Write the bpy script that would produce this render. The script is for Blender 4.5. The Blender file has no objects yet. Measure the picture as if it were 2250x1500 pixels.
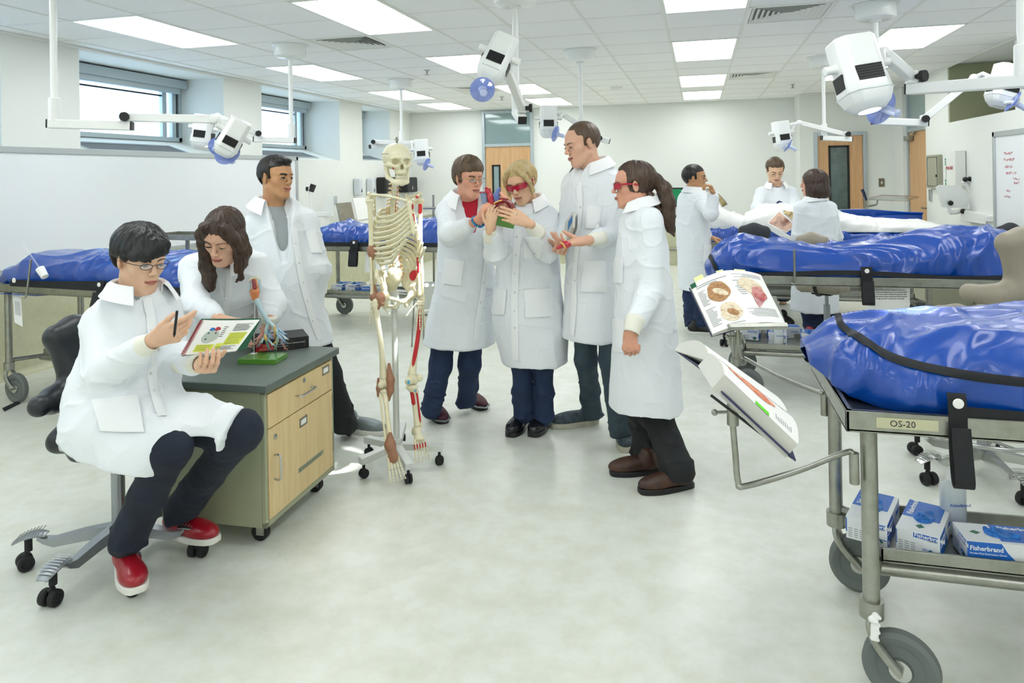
import bpy, bmesh, math, random
import numpy as np
from mathutils import Vector, Matrix
from mathutils.bvhtree import BVHTree
SC = bpy.context.scene
COL = SC.collection
pi = math.pi
def R(d): return d*pi/180
def A(*a): return np.array(a[0] if len(a) == 1 else a, float)
# ---------------------------------------------------------------- camera
CF, CYAW, CROLL, CSY, CH = 1572.0, -.2557, -.0172, -366.0, 1.54
def ray(px, py):
    X = px-1125; Y = -(py-750-CSY)
    c, s = math.cos(CROLL), math.sin(CROLL)
    u = (c*X-s*Y)/CF; v = (s*X+c*Y)/CF
    c, s = math.cos(CYAW), math.sin(CYAW)
    return np.array([c*u+s, -s*u+c, v])
EYE = np.array([0, 0, CH])
def at(px, py, d): return EYE+ray(px, py)*d          # place seen at a pixel, d metres deep
def onz(px, py, z=0.):
    r = ray(px, py); return EYE+r*((z-CH)/r[2])
def onx(px, py, x): r = ray(px, py); return EYE+r*(x/r[0])
def ony(px, py, y): r = ray(px, py); return EYE+r*(y/r[1])
CRT = A(math.cos(CYAW), -math.sin(CYAW), 0)           # camera right / forward in the room
CFW = A(math.sin(CYAW), math.cos(CYAW), 0)
UP = A(0, 0, 1)
cam = bpy.data.cameras.new('camera'); co = bpy.data.objects.new('camera', cam); COL.objects.link(co)
cam.sensor_fit = 'HORIZONTAL'; cam.sensor_width = 36; cam.lens = CF/2250*36
cam.shift_x = 0; cam.shift_y = CSY/2250; cam.clip_start = .05; cam.clip_end = 200
_fw = Vector(CFW); _r = Vector(CRT); _u = Vector((0, 0, 1))
_c, _s = math.cos(CROLL), math.sin(CROLL)
_rr = _r*_c+_u*_s; _uu = -_r*_s+_u*_c
co.matrix_world = Matrix.Translation((0, 0, CH)) @ Matrix((( _rr.x, _uu.x, -_fw.x, 0), (_rr.y, _uu.y, -_fw.y, 0), (_rr.z, _uu.z, -_fw.z, 0), (0, 0, 0, 1)))
SC.camera = co
# ---------------------------------------------------------------- world, light, exposure
SC.view_settings.view_transform = 'Standard'; SC.view_settings.look = 'None'
SC.view_settings.gamma = 1; SC.view_settings.exposure = EXPOSURE = 0.0
PANEL = 6.95
W = bpy.data.worlds.new('sky'); SC.world = W; W.use_nodes = True
nt = W.node_tree; bg = nt.nodes['Background']
tc = nt.nodes.new('ShaderNodeTexCoord'); mp = nt.nodes.new('ShaderNodeMapping'); nz = nt.nodes.new('ShaderNodeTexNoise'); cr = nt.nodes.new('ShaderNodeValToRGB')
mp.inputs['Scale'].default_value = (1, 1, 6); nz.inputs['Scale'].default_value = 3; nz.inputs['Detail'].default_value = 5
cr.color_ramp.elements[0].color = (.36, .64, 1, 1); cr.color_ramp.elements[1].color = (.66, .84, 1, 1)
cr.color_ramp.elements[0].position = .35; cr.color_ramp.elements[1].position = .6
nt.links.new(tc.outputs['Generated'], mp.inputs[0]); nt.links.new(mp.outputs[0], nz.inputs[0]); nt.links.new(nz.outputs[0], cr.inputs[0]); nt.links.new(cr.outputs[0], bg.inputs[0])
bg.inputs[1].default_value = 4.6
# ---------------------------------------------------------------- materials
def lin(c):
    if isinstance(c, str): c = [int(c[i:i+2], 16)/255 for i in (0, 2, 4)]
    return tuple(x/12.92 if x <= .04045 else ((x+.055)/1.055)**2.4 for x in c[:3])+(1,)
MT = {}
def mat(name, col='cccccc', rough=.5, metal=0, bump=None, mix=None, emit=0, trans=0, alpha=1, coat=0, spec=.5, sheen=0, weave=0, vc=None, sss=0, coords='Object'):
    """bump=(scale, strength[, detail]) ; mix=(second colour, scale, lo, hi[, stretch])"""
    m = bpy.data.materials.new(name); m.use_nodes = True; t = m.node_tree; b = t.nodes['Principled BSDF']; N = t.nodes.new; L = t.links.new
    b.inputs['Base Color'].default_value = lin(col); b.inputs['Roughness'].default_value = rough; b.inputs['Metallic'].default_value = metal
    b.inputs['Specular IOR Level'].default_value = spec; b.inputs['Coat Weight'].default_value = coat; b.inputs['Coat Roughness'].default_value = .08
    if sheen: b.inputs['Sheen Weight'].default_value = sheen
    if sss: b.inputs['Subsurface Weight'].default_value = sss; b.inputs['Subsurface Radius'].default_value = (.012, .004, .002); b.inputs['Subsurface Scale'].default_value = 1
    if trans: b.inputs['Transmission Weight'].default_value = trans
    if alpha < 1: b.inputs['Alpha'].default_value = alpha
    if emit: b.inputs['Emission Color'].default_value = lin(col); b.inputs['Emission Strength'].default_value = emit
    if bump or mix or weave:
        tc = N('ShaderNodeTexCoord')
    if mix:
        mp = N('ShaderNodeMapping'); L(tc.outputs[coords], mp.inputs[0])
        if len(mix) > 4: mp.inputs['Scale'].default_value = mix[4]
        n = N('ShaderNodeTexNoise'); n.inputs['Scale'].default_value = mix[1]; n.inputs['Detail'].default_value = 6; n.inputs['Roughness'].default_value = .65
        r = N('ShaderNodeValToRGB'); r.color_ramp.elements[0].position = mix[2]; r.color_ramp.elements[1].position = mix[3]
        r.color_ramp.elements[0].color = lin(col); r.color_ramp.elements[1].color = lin(mix[0])
        L(mp.outputs[0], n.inputs[0]); L(n.outputs[0], r.inputs[0]); L(r.outputs[0], b.inputs['Base Color'])
    if vc:
        a = N('ShaderNodeAttribute'); a.attribute_name = vc; L(a.outputs[0], b.inputs['Base Color'])
    if bump:
        n = N('ShaderNodeTexNoise'); n.inputs['Scale'].default_value = bump[0]; n.inputs['Detail'].default_value = bump[2] if len(bump) > 2 else 3
        L(tc.outputs[coords], n.inputs[0]); bu = N('ShaderNodeBump'); bu.inputs['Strength'].default_value = bump[1]; bu.inputs['Distance'].default_value = .01
        L(n.outputs[0], bu.inputs['Height']); L(bu.outputs[0], b.inputs['Normal'])
    if weave:
        w = N('ShaderNodeTexWave'); w.inputs['Scale'].default_value = weave; w.bands_direction = 'DIAGONAL'; L(tc.outputs[coords], w.inputs[0])
        bu = N('ShaderNodeBump'); bu.inputs['Strength'].default_value = .12; bu.inputs['Distance'].default_value = .002; L(w.outputs[0], bu.inputs['Height']); L(bu.outputs[0], b.inputs['Normal'])
    MT[name] = m; return m
# ---------------------------------------------------------------- geometry builder
def rotm(rx=0, ry=0, rz=0): return np.array(Matrix.Rotation(rz, 3, 'Z') @ Matrix.Rotation(ry, 3, 'Y') @ Matrix.Rotation(rx, 3, 'X'))
def unit(v): v = np.asarray(v, float); return v/(np.linalg.norm(v)+1e-12)
def frame(z, x=None):
    """3x3 with columns x,y,z; z given, x as near as possible to the hint"""
    z = unit(z); h = A(1, 0, 0) if x is None else np.asarray(x, float)
    if x is None and abs(z[0]) > .9: h = A(0, 1, 0)
    x = unit(h-z*(h@z)); return np.stack([x, np.cross(z, x), z], 1)
def spline(P, n=8, closed=False):
    P = [np.asarray(p, float) for p in P]
    if len(P) < 3: return [P[0]+(P[1]-P[0])*t for t in np.linspace(0, 1, n+1)]
    out = []; m = len(P)
    for i in range(m if closed else m-1):
        if closed: a, b, c, d = P[(i-1) % m], P[i], P[(i+1) % m], P[(i+2) % m]
        else: a, b, c, d = P[max(i-1, 0)], P[i], P[i+1], P[min(i+2, m-1)]
        for k in range(n):
            t = k/n; out.append(.5*((2*b)+(c-a)*t+(2*a-5*b+4*c-d)*t*t+(3*b-a-3*c+d)*t**3))
    if not closed: out.append(P[-1])
    return out
class G:
    def __init__(s): s.v = []; s.f = []; s.mi = []; s.k = 0; s.smooth = True
    def add(s, v, f, M=None, o=None):
        v = np.asarray(v, float)
        if M is not None: v = v @ np.asarray(M).T
        if o is not None: v = v+np.asarray(o, float)
        n = len(s.v); s.v.extend(v.tolist()); s.f.extend([tuple(i+n for i in q) for q in f]); s.mi.extend([s.k]*len(f)); return s
    def box(s, c, size, M=None, taper=1):
        x, y, z = [q/2 for q in size]; T = taper
        v = [(-x, -y, -z), (x, -y, -z), (x, y, -z), (-x, y, -z), (-x*T, -y*T, z), (x*T, -y*T, z), (x*T, y*T, z), (-x*T, y*T, z)]
        return s.add(v, [(3, 2, 1, 0), (4, 5, 6, 7), (0, 1, 5, 4), (1, 2, 6, 5), (2, 3, 7, 6), (3, 0, 4, 7)], M, c)
    def bx(s, lo, hi): return s.box([(a+b)/2 for a, b in zip(lo, hi)], [abs(b-a) for a, b in zip(lo, hi)])
    def tube(s, P, r, n=10, closed=False, cap=True, flat=None, up=None):
        P = [np.asarray(p, float) for p in P]; m = len(P); rr = r if hasattr(r, '__len__') else [r]*m
        V = []; pu = None
        for i in range(m):
            if closed: t = P[(i+1) % m]-P[i-1]
            else: t = P[min(i+1, m-1)]-P[max(i-1, 0)]
            t = unit(t)
            if pu is None:
                h = np.asarray(up, float) if up is not None else (A(0, 0, 1) if abs(t[2]) < .9 else A(1, 0, 0)); pu = unit(h-t*(h@t))
            else:
                h = np.asarray(up, float) if up is not None else pu
                pu = unit(h-t*(h@t))
            w = np.cross(t, pu)
            for k in range(n):
                a = 2*pi*k/n; V.append(P[i]+rr[i]*(math.cos(a)*pu*(flat or 1)+math.sin(a)*w))
        F = []
        for i in range(m if closed else m-1):
            a, b = i*n, ((i+1) % m)*n
            for k in range(n): q = (k+1) % n; F.append((a+k, a+q, b+q, b+k))
        if not closed and cap: F.append(tuple(range(n-1, -1, -1))); F.append(tuple((m-1)*n+k for k in range(n)))
        return s.add(V, F)
    def bar(s, a, b, r, n=12): return s.tube([a, b], r, n)
    def beam(s, a, b, w, h, up=None):
        a = A(a); b = A(b); z = b-a; M = frame(z, up); return s.box((a+b)/2, (w, h, np.linalg.norm(z)), M)
    def lathe(s, prof, n=24, M=None, o=None, ang=2*pi):
        """profile (r, z)"""
        V = []; m = len(prof); full = ang > 6.28; nn = n if full else n+1
        for r, z in prof:
            for k in range(nn): a = ang*k/n; V.append((r*math.cos(a), r*math.sin(a), z))
        F = []
        for i in range(m-1):
            for k in range(n): q = (k+1) % nn; F.append((i*nn+k, i*nn+q, (i+1)*nn+q, (i+1)*nn+k))
        if full and prof[0][0] > 1e-6: F.append(tuple(range(n-1, -1, -1)))
        if full and prof[-1][0] > 1e-6: F.append(tuple((m-1)*n+k for k in range(n)))
        return s.add(V, F, M, o)
    def cyl(s, a, b, r, n=24, r2=None): return s.tube([a, b], [r, r if r2 is None else r2], n)
    def sphere(s, c, r, n=16, m=10, M=None):
        r = r if hasattr(r, '__len__') else (r, r, r)
        pr = [(math.sin(pi*i/m), -math.cos(pi*i/m)) for i in range(m+1)]; V = []
        for a, z in pr:
            for k in range(n): V.append((a*math.cos(2*pi*k/n)*r[0], a*math.sin(2*pi*k/n)*r[1], z*r[2]))
        F = [(i*n+k, i*n+(k+1) % n, (i+1)*n+(k+1) % n, (i+1)*n+k) for i in range(m) for k in range(n)]
        return s.add(V, F, M, c)
    def prism(s, poly, z0, z1, M=None, o=None):
        n = len(poly); V = [(p[0], p[1], z0) for p in poly]+[(p[0], p[1], z1) for p in poly]
        F = [tuple(range(n-1, -1, -1)), tuple(range(n, 2*n))]+[(k, (k+1) % n, n+(k+1) % n, n+k) for k in range(n)]
        return s.add(V, F, M, o)
    def grid(s, P, thick=0, M=None, o=None, closed=False):
        """P[i][j] points; thick gives the sheet a real thickness"""
        P = np.asarray(P, float); a, b, _ = P.shape
        def fs(off, flip):
            F = []
            for i in range(a if closed else a-1):
                for j in range(b-1):
                    q = (off+i*b+j, off+i*b+j+1, off+((i+1) % a)*b+j+1, off+((i+1) % a)*b+j); F.append(q[::-1] if flip else q)
            return F
        if not thick: return s.add(P.reshape(-1, 3), fs(0, False), M, o)
        du = np.roll(P, -1, 0)-np.roll(P, 1, 0) if closed else np.gradient(P, axis=0); dv = np.gradient(P, axis=1); N = np.cross(du, dv); N /= np.linalg.norm(N, axis=2, keepdims=True)+1e-12
        V = np.concatenate([P.reshape(-1, 3), (P-N*thick).reshape(-1, 3)]); n = a*b
        F = fs(0, True)+fs(n, False)
        for i in range(a if closed else a-1):
            i2 = (i+1) % a
            F.append((i*b, i2*b, n+i2*b, n+i*b)); F.append((i2*b+b-1, i*b+b-1, n+i*b+b-1, n+i2*b+b-1))
        if not closed:
            for j in range(b-1):
                F.append((j+1, j, n+j, n+j+1)); F.append(((a-1)*b+j, (a-1)*b+j+1, n+(a-1)*b+j+1, n+(a-1)*b+j))
        return s.add(V, F, M, o)
def rrect(w, h, r, n=4):
    out = []
    for cx, cy, a in ((w/2-r, h/2-r, 0), (-w/2+r, h/2-r, 90), (-w/2+r, -h/2+r, 180), (w/2-r, -h/2+r, 270)):
        for k in range(n+1): t = R(a+90*k/n); out.append((cx+r*math.cos(t), cy+r*math.sin(t)))
    return out
def mesh_obj(name, v, f, mats, mi=None, smooth=True, bevel=0, base=(0, 0, 0), autos=True, vcol=None):
    me = bpy.data.meshes.new(name); v = np.asarray(v, float)-np.asarray(base, float)
    me.from_pydata(v.tolist() if len(v) < 2000 else v, [], f if isinstance(f, list) else f.tolist()); me.validate()
    for m in (mats if isinstance(mats, (list, tuple)) else [mats]): me.materials.append(MT[m] if isinstance(m, str) else m)
    if mi is not None and len(me.polygons) == len(mi): me.polygons.foreach_set('material_index', mi)
    if smooth:
        me.polygons.foreach_set('use_smooth', [True]*len(me.polygons))
        if autos: 
            try: me.set_sharp_from_angle(angle=R(38))
            except Exception: pass
    if vcol is not None:
        at_ = me.color_attributes.new('tint', 'FLOAT_COLOR', 'POINT'); c = np.ones((len(v), 4), np.float32); c[:, :3] = vcol; at_.data.foreach_set('color', c.ravel())
    o = bpy.data.objects.new(name, me); COL.objects.link(o)
    if bevel:
        b = o.modifiers.new('bevel', 'BEVEL'); b.width = bevel; b.segments = 2; b.limit_method = 'ANGLE'; b.angle_limit = R(40)
    return o
def root_of(p):
    while p.parent: p = p.parent
    return p
def tag(o, label=None, cat=None, group=None, kind=None):
    if label: o['label'] = label
    if cat: o['category'] = cat
    if group: o['group'] = group
    if kind: o['kind'] = kind
    return o
BASE = {}
def thing(name, label, cat, base=(0, 0, 0), group=None, rz=0):
    o = bpy.data.objects.new(name, None); COL.objects.link(o); o.empty_display_size = .1
    o.location = [float(q) for q in base]; o.rotation_euler.z = rz; tag(o, label, cat, group); BASE[o.name] = (tuple(float(q) for q in base), rz); return o
def part(name, g, m, parent, local=False, bevel=0, label=None, smooth=True, autos=True, vcol=None, kind=None):
    """g in world coordinates unless local=True (then in the thing's own frame)"""
    v = np.asarray(g.v, float); rt = root_of(parent)
    if not local:
        b, rz = BASE.get(rt.name, ((0, 0, 0), 0)); v = v-A(b)
        if rz: v = v @ rotm(0, 0, rz)
    o = mesh_obj(name, v, g.f, m, g.mi, smooth, bevel, autos=autos, vcol=vcol); o.parent = parent
    if label: o['label'] = label
    if kind: o['kind'] = kind
    return o
def single(name, g, m, label, cat, group=None, bevel=0, base=None, **k):
    v = np.asarray(g.v, float); b = [(v[:, 0].min()+v[:, 0].max())/2, (v[:, 1].min()+v[:, 1].max())/2, v[:, 2].min()] if base is None else base
    o = mesh_obj(name, v, g.f, m, g.mi, True, bevel, b, **k); o.location = b; BASE[o.name] = (tuple(b), 0); return tag(o, label, cat, group)
def struct(name, g, m, bevel=0, **k): o = mesh_obj(name, g.v, g.f, m, g.mi, True, bevel, **k); o['kind'] = 'structure'; return o
def copy_tree(o, parent=None):
    c = o.copy(); COL.objects.link(c); c.parent = parent
    for ch in list(o.children): copy_tree(ch, c)
    return c
def dup(o, loc, rz=None, label=None, group=None):
    c = copy_tree(o); c.location = [float(q) for q in loc]
    if rz is not None: c.rotation_euler.z = rz
    b = BASE.get(o.name, ((0, 0, 0), 0)); BASE[c.name] = (tuple(c.location), c.rotation_euler.z)
    return tag(c, label, None, group)
def text_geo(txt, size, M, o, g, k=None, align='LEFT', lines=1.0, ext=.0004, shear=0, bold=0, mirror=False):
    """lettering as real outlines, laid in the plane spanned by M's x,y columns"""
    cu = bpy.data.curves.new('t', 'FONT'); cu.body = txt; cu.size = size; cu.align_x = align; cu.space_line = lines; cu.extrude = ext; cu.shear = shear; cu.offset = bold; cu.resolution_u = 2
    ob = bpy.data.objects.new('t', cu); COL.objects.link(ob)
    dg = bpy.context.evaluated_depsgraph_get(); me = bpy.data.meshes.new_from_object(ob.evaluated_get(dg))
    v = np.array([q.co[:] for q in me.vertices]).reshape(-1, 3); f = [tuple(p.vertices) for p in me.polygons]
    bpy.data.objects.remove(ob); bpy.data.curves.remove(cu); bpy.data.meshes.remove(me)
    if not len(v): return
    if k is not None: kk = g.k; g.k = k
    g.add(v, f, M, o)
    if k is not None: g.k = kk
# ---------------------------------------------------------------- noise
_rs = np.random.RandomState(7); _TAB = _rs.rand(32, 32, 32).astype(np.float32)*2-1
def vnoise(P):
    P = np.asarray(P, float); i = np.floor(P).astype(int); f = P-i; f = f*f*(3-2*f); r = 0
    for a in (0, 1):
        for b in (0, 1):
            for c in (0, 1):
                w = (f[:, 0] if a else 1-f[:, 0])*(f[:, 1] if b else 1-f[:, 1])*(f[:, 2] if c else 1-f[:, 2])
                r = r+w*_TAB[(i[:, 0]+a) & 31, (i[:, 1]+b) & 31, (i[:, 2]+c) & 31]
    return r
def fbm(P, o=3): return sum(vnoise(np.asarray(P)*2**k+k*5.3)*.5**k for k in range(o))
def ridge(P, o=2): return sum((1-2*np.abs(vnoise(np.asarray(P)*2**k+k*9.1)))*.5**k for k in range(o))
# ---------------------------------------------------------------- signed-distance volume -> one continuous surface
class Vol:
    def __init__(s, lo, hi, h):
        s.lo = A(lo); s.h = h; s.n = np.ceil((A(hi)-s.lo)/h).astype(int)+1; s.g = np.full(s.n, .2, np.float32)
    def _sub(s, lo, hi):
        a = np.clip(np.floor((A(lo)-s.lo)/s.h).astype(int), 0, s.n); b = np.clip(np.ceil((A(hi)-s.lo)/s.h).astype(int)+1, 0, s.n)
        if (b <= a).any(): return None
        ax = [(np.arange(a[i], b[i])*s.h+s.lo[i]).astype(np.float32) for i in range(3)]
        return (slice(a[0], b[0]), slice(a[1], b[1]), slice(a[2], b[2])), ax[0][:, None, None], ax[1][None, :, None], ax[2][None, None, :]
    def put(s, lo, hi, fn, k=.01, sub=False):
        q = s._sub(A(lo)-k-2*s.h, A(hi)+k+2*s.h)
        if q is None: return s
        sl, X, Y, Z = q; d = fn(X, Y, Z).astype(np.float32); o = s.g[sl]
        if sub: d = -d; h = np.maximum(k-np.abs(o-d), 0)/max(k, 1e-6); s.g[sl] = np.maximum(o, d)+h*h*k*.25
        else: h = np.maximum(k-np.abs(o-d), 0)/max(k, 1e-6); s.g[sl] = np.minimum(o, d)-h*h*k*.25
        return s
    def cone(s, a, b, r1, r2=None, k=.01, sub=False):
        a = A(a); b = A(b); r2 = r1 if r2 is None else r2; ab = b-a; L = ab@ab+1e-12; m = max(r1, r2)
        def fn(X, Y, Z):
            x, y, z = X-a[0], Y-a[1], Z-a[2]; t = np.clip((x*ab[0]+y*ab[1]+z*ab[2])/L, 0, 1)
            return np.sqrt((x-t*ab[0])**2+(y-t*ab[1])**2+(z-t*ab[2])**2)-(r1+(r2-r1)*t)
        return s.put(np.minimum(a, b)-m, np.maximum(a, b)+m, fn, k, sub)
    def chain(s, P, r, k=.01):
        for i in range(len(P)-1): s.cone(P[i], P[i+1], r[i], r[i+1], k)
        return s
    def ell(s, c, r, M=None, k=.01, sub=False):
        c = A(c); r = A(r) if hasattr(r, '__len__') else A(r, r, r); M = np.eye(3) if M is None else np.asarray(M); m = r.max()
        def fn(X, Y, Z):
            x, y, z = X-c[0], Y-c[1], Z-c[2]; u = [(x*M[0, i]+y*M[1, i]+z*M[2, i])/r[i] for i in range(3)]
            q = np.sqrt(u[0]**2+u[1]**2+u[2]**2)+1e-9; g = np.sqrt((u[0]/r[0])**2+(u[1]/r[1])**2+(u[2]/r[2])**2)+1e-9
            return np.where(q < .05, -r.min(), q*(q-1)/g)
        return s.put(c-m, c+m, fn, k, sub)
    def rbox(s, c, half, M=None, r=.005, k=.005, sub=False):
        c = A(c); hf = A(half); M = np.eye(3) if M is None else np.asarray(M); m = np.linalg.norm(hf)
        def fn(X, Y, Z):
            x, y, z = X-c[0], Y-c[1], Z-c[2]; u = [np.abs(x*M[0, i]+y*M[1, i]+z*M[2, i])-hf[i]+r for i in range(3)]
            return np.sqrt(sum(np.maximum(a, 0)**2 for a in u))+np.minimum(np.maximum(np.maximum(u[0], u[1]), u[2]), 0)-r
        return s.put(c-m, c+m, fn, k, sub)
    def loft(s, S, k=.02, sub=False, p=2.0):
        """S rows: z, cx, cy, a, b, ang (ellipse half-axes a along ang, b across), z increasing"""
        S = np.array(sorted([tuple(q) for q in S]), float); zz = S[:, 0]; mx = S[:, 3:5].max()
        def fn(X, Y, Z):
            z = Z[0, 0, :]; I = [np.interp(z, zz, S[:, j])[None, None, :].astype(np.float32) for j in range(1, 6)]
            cx, cy, a, b, an = I; c, sn = np.cos(an), np.sin(an); x = X-cx; y = Y-cy; u = (x*c+y*sn)/a; v = (-x*sn+y*c)/b
            if p == 2: q = np.sqrt(u*u+v*v)+1e-6; g = np.sqrt((u/a)**2+(v/b)**2)+1e-6; d = q*(q-1)/g
            else: q = (np.abs(u)**p+np.abs(v)**p)**(1/p); d = (q-1)*np.minimum(a, b)
            d = np.clip(d, -.15, .5); ov = np.maximum(zz[0]-z, z-zz[-1])[None, None, :]
            return np.maximum(d, ov)
        return s.put((S[:, 1].min()-mx, S[:, 2].min()-mx, zz[0]), (S[:, 1].max()+mx, S[:, 2].max()+mx, zz[-1]), fn, k, sub)
    def plane(s, o, n, k=.002):
        """keep the side the normal points away from"""
        o = A(o); n = unit(n)
        X, Y, Z = [(np.arange(s.n[i])*s.h+s.lo[i]).astype(np.float32) for i in range(3)]
        d = (X[:, None, None]-o[0])*n[0]+(Y[None, :, None]-o[1])*n[1]+(Z[None, None, :]-o[2])*n[2]
        s.g = np.maximum(s.g, d.astype(np.float32)); return s
    def mesh(s):
        g = s.g; g[0], g[-1] = .2, .2; g[:, 0], g[:, -1] = .2, .2; g[:, :, 0], g[:, :, -1] = .2, .2
        b = (g < 0); n = s.n-1; cnt = np.zeros(n, np.uint8)
        for i in (0, 1):
            for j in (0, 1):
                for k in (0, 1): cnt += b[i:i+n[0], j:j+n[1], k:k+n[2]]
        idx = np.argwhere((cnt > 0) & (cnt < 8)); 
        if not len(idx): return G()
        lut = np.full(n, -1, np.int32); lut[tuple(idx.T)] = np.arange(len(idx)); del cnt
        C = [(i, j, k) for i in (0, 1) for j in (0, 1) for k in (0, 1)]; vals = {c: g[idx[:, 0]+c[0], idx[:, 1]+c[1], idx[:, 2]+c[2]] for c in C}
        acc = np.zeros((len(idx), 3)); w = np.zeros(len(idx))
        for ax in range(3):
            for c in C:
                if c[ax]: continue
                d = list(c); d[ax] = 1; a_, b_ = vals[c], vals[tuple(d)]; m = (a_ < 0) != (b_ < 0); t = a_/(a_-b_+1e-12)
                p = np.tile(A(c), (len(idx), 1)); p[:, ax] += np.where(m, t, 0); acc += p*m[:, None]; w += m
        V = (idx+acc/w[:, None])*s.h+s.lo; F = []
        for ax in range(3):
            u, v = (ax+1) % 3, (ax+2) % 3; sl0 = [slice(None)]*3; sl1 = [slice(None)]*3; sl0[ax] = slice(0, -1); sl1[ax] = slice(1, None)
            ch = b[tuple(sl0)] != b[tuple(sl1)]; e = np.argwhere(ch); ins = b[tuple(sl0)][tuple(e.T)]
            def L(du, dv): q = e.copy(); q[:, u] -= du; q[:, v] -= dv; return lut[tuple(q.T)]
            q = np.stack([L(1, 1), L(0, 1), L(0, 0), L(1, 0)], 1); q[~ins] = q[~ins][:, ::-1]; F.append(q)
        F = np.concatenate(F); F = F[(F >= 0).all(1)]
        o = G(); o.v = V; o.f = F; o.mi = None; return o
def vpart(name, vol, m, parent, disp=None, label=None, smooth=0, dec=0, **k):
    g = vol.mesh() if isinstance(vol, Vol) else vol
    if not len(g.v): return None
    if disp is not None: g.v = disp(np.asarray(g.v, float))
    o = part(name, g, m, parent, label=label, autos=False, **k)
    if smooth: q = o.modifiers.new('smooth', 'SMOOTH'); q.iterations = smooth; q.factor = .5
    return o
# ---------------------------------------------------------------- materials of the room
mat('wall', 'eaede7', .75, bump=(180, .04)); mat('wallwhite', 'f4f5ec', .7)
mat('lino', 'e2e5dc', .30, mix=('d2d5c6', 7, .38, .72), bump=(90, .02), spec=.45)
mat('linowall', 'c8c8ab', .42, mix=('b6b691', 9, .35, .75), bump=(90, .03))
mat('tile', 'fafbfa', .9, bump=(260, .10)); mat('tbar', 'eceee8', .5); mat('gap', '8a908a', .9)
mat('panel', 'f9fbfc', .5, emit=PANEL); mat('metalframe', 'b4c0c4', .35, metal=.35); mat('whitepaint', 'eef0ea', .35)
mat('grille', '8b969d', .5); mat('vent_slat', 'f0f2ec', .5); mat('dark', '15181a', .6); mat('black', '101113', .45); mat('blackrubber', '1b1c1e', .7); mat('greyrubber', '6d7472', .75)
mat('doorwood', 'dcb487', .45, mix=('c79a66', 3, .3, .75, (9, 9, .7)), bump=(30, .03)); mat('olive', 'a9ad8c', .8)
mat('glass', 'f4fbff', .03, alpha=.18, spec=.8); mat('tealglass', '8fa6a6', .06, metal=.1, spec=.9); mat('darkglass', '5c6f6c', .08, spec=.9, mix=('4a5a55', 3, .4, .6))
mat('whiteboard', 'eff3f5', .16, spec=.6); mat('alu', 'c3cacc', .32, metal=.7); mat('steel', 'a9aaa2', .33, metal=.92, mix=('8f9084', 14, .4, .75)); mat('steelbright', 'c4c6c2', .22, metal=.95)
mat('chrome', 'd7dadc', .12, metal=1); mat('plastic', 'eef1ee', .3); mat('lampwhite', 'f1f4f1', .28, coat=.3); mat('dispgrey', 'd4dade', .35); mat('green', '0c8a4c', .5); mat('red', 'b3202c', .45)
mat('ink', '23262a', .7); mat('paper', 'f3f4f1', .8); mat('boardink', 'd48c94', .7); mat('bluetint', '7d97e6', .12, alpha=.62, spec=.8); mat('whitegloss', 'f6f7f4', .2)
Z = 2.74; XL, XR, YB, YB2, YF = -5.3, 2.88, 12.7, 12.1, -4.0
# floor and wall bases
g = G(); g.bx((XL-.3, YF-.2, -.1), (XR+1.2, YB+.3, 0)); struct('floor', g, 'lino')
# ceiling: tiles between the T-bars, real gaps, openings for the light panels stay covered by them
g = G(); x0, y0, P_ = -2.68, 5.53, .61
g.bx((XL-.9, YF-.2, Z+.03), (XR+1.4, YB+.3, Z+.08)); g.k = 1
xs = [x0+P_*i for i in range(-4, 9)]; ys = [y0+P_*j for j in range(-15, 12)]
XX = [XL]+xs+[XR]; YY = [YF]+ys+[YB]
LIGHTS = [(c, r) for c in (-3, 0, 4, 7) for r in (-14, -10, -6, -2, 2, 6, 9) if (c, r) != (7, 9)]  # rows over and behind the camera are out of view, added for lighting
VENTS = [(-1, 0), (5, 0), (5, 6), (-1, 6)]
hole = {(c, r+d) for c, r in LIGHTS for d in (0, 1)} | set(VENTS)
g.k = 0
for i in range(len(XX)-1):
    for j in range(len(YY)-1):
        c, r = i-1-4, j-1-15
        if (c, r) in hole: continue
        a, b = XX[i]+.006, XX[i+1]-.006; u, v = YY[j]+.004, YY[j+1]-.004
        g.bx((a, u, Z+.002), (b, v, Z+.018))
g.k = 1
for x in xs: g.bx((x-.011, YF, Z-.003), (x+.011, YB, Z+.004))
for y in ys: g.bx((XL, y-.0045, Z-.001), (XR, y+.0045, Z+.004))
g.k = 2; g.bx((XL, YF, Z+.019), (XR, YB, Z+.024))
struct('ceiling', g, ['tile', 'tbar', 'gap'])
# wall angle trim round the ceiling
g = G(); g.bx((XL, YF, Z-.022), (XL+.022, YB, Z)); g.bx((XR-.022, YF, Z-.022), (XR, YB2, Z)); g.bx((XL, YB-.022, Z-.022), (1.55, YB, Z)); g.bx((1.55, YB2-.022, Z-.022), (XR, YB2, Z)); struct('trim_1', g, 'tbar')
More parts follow.
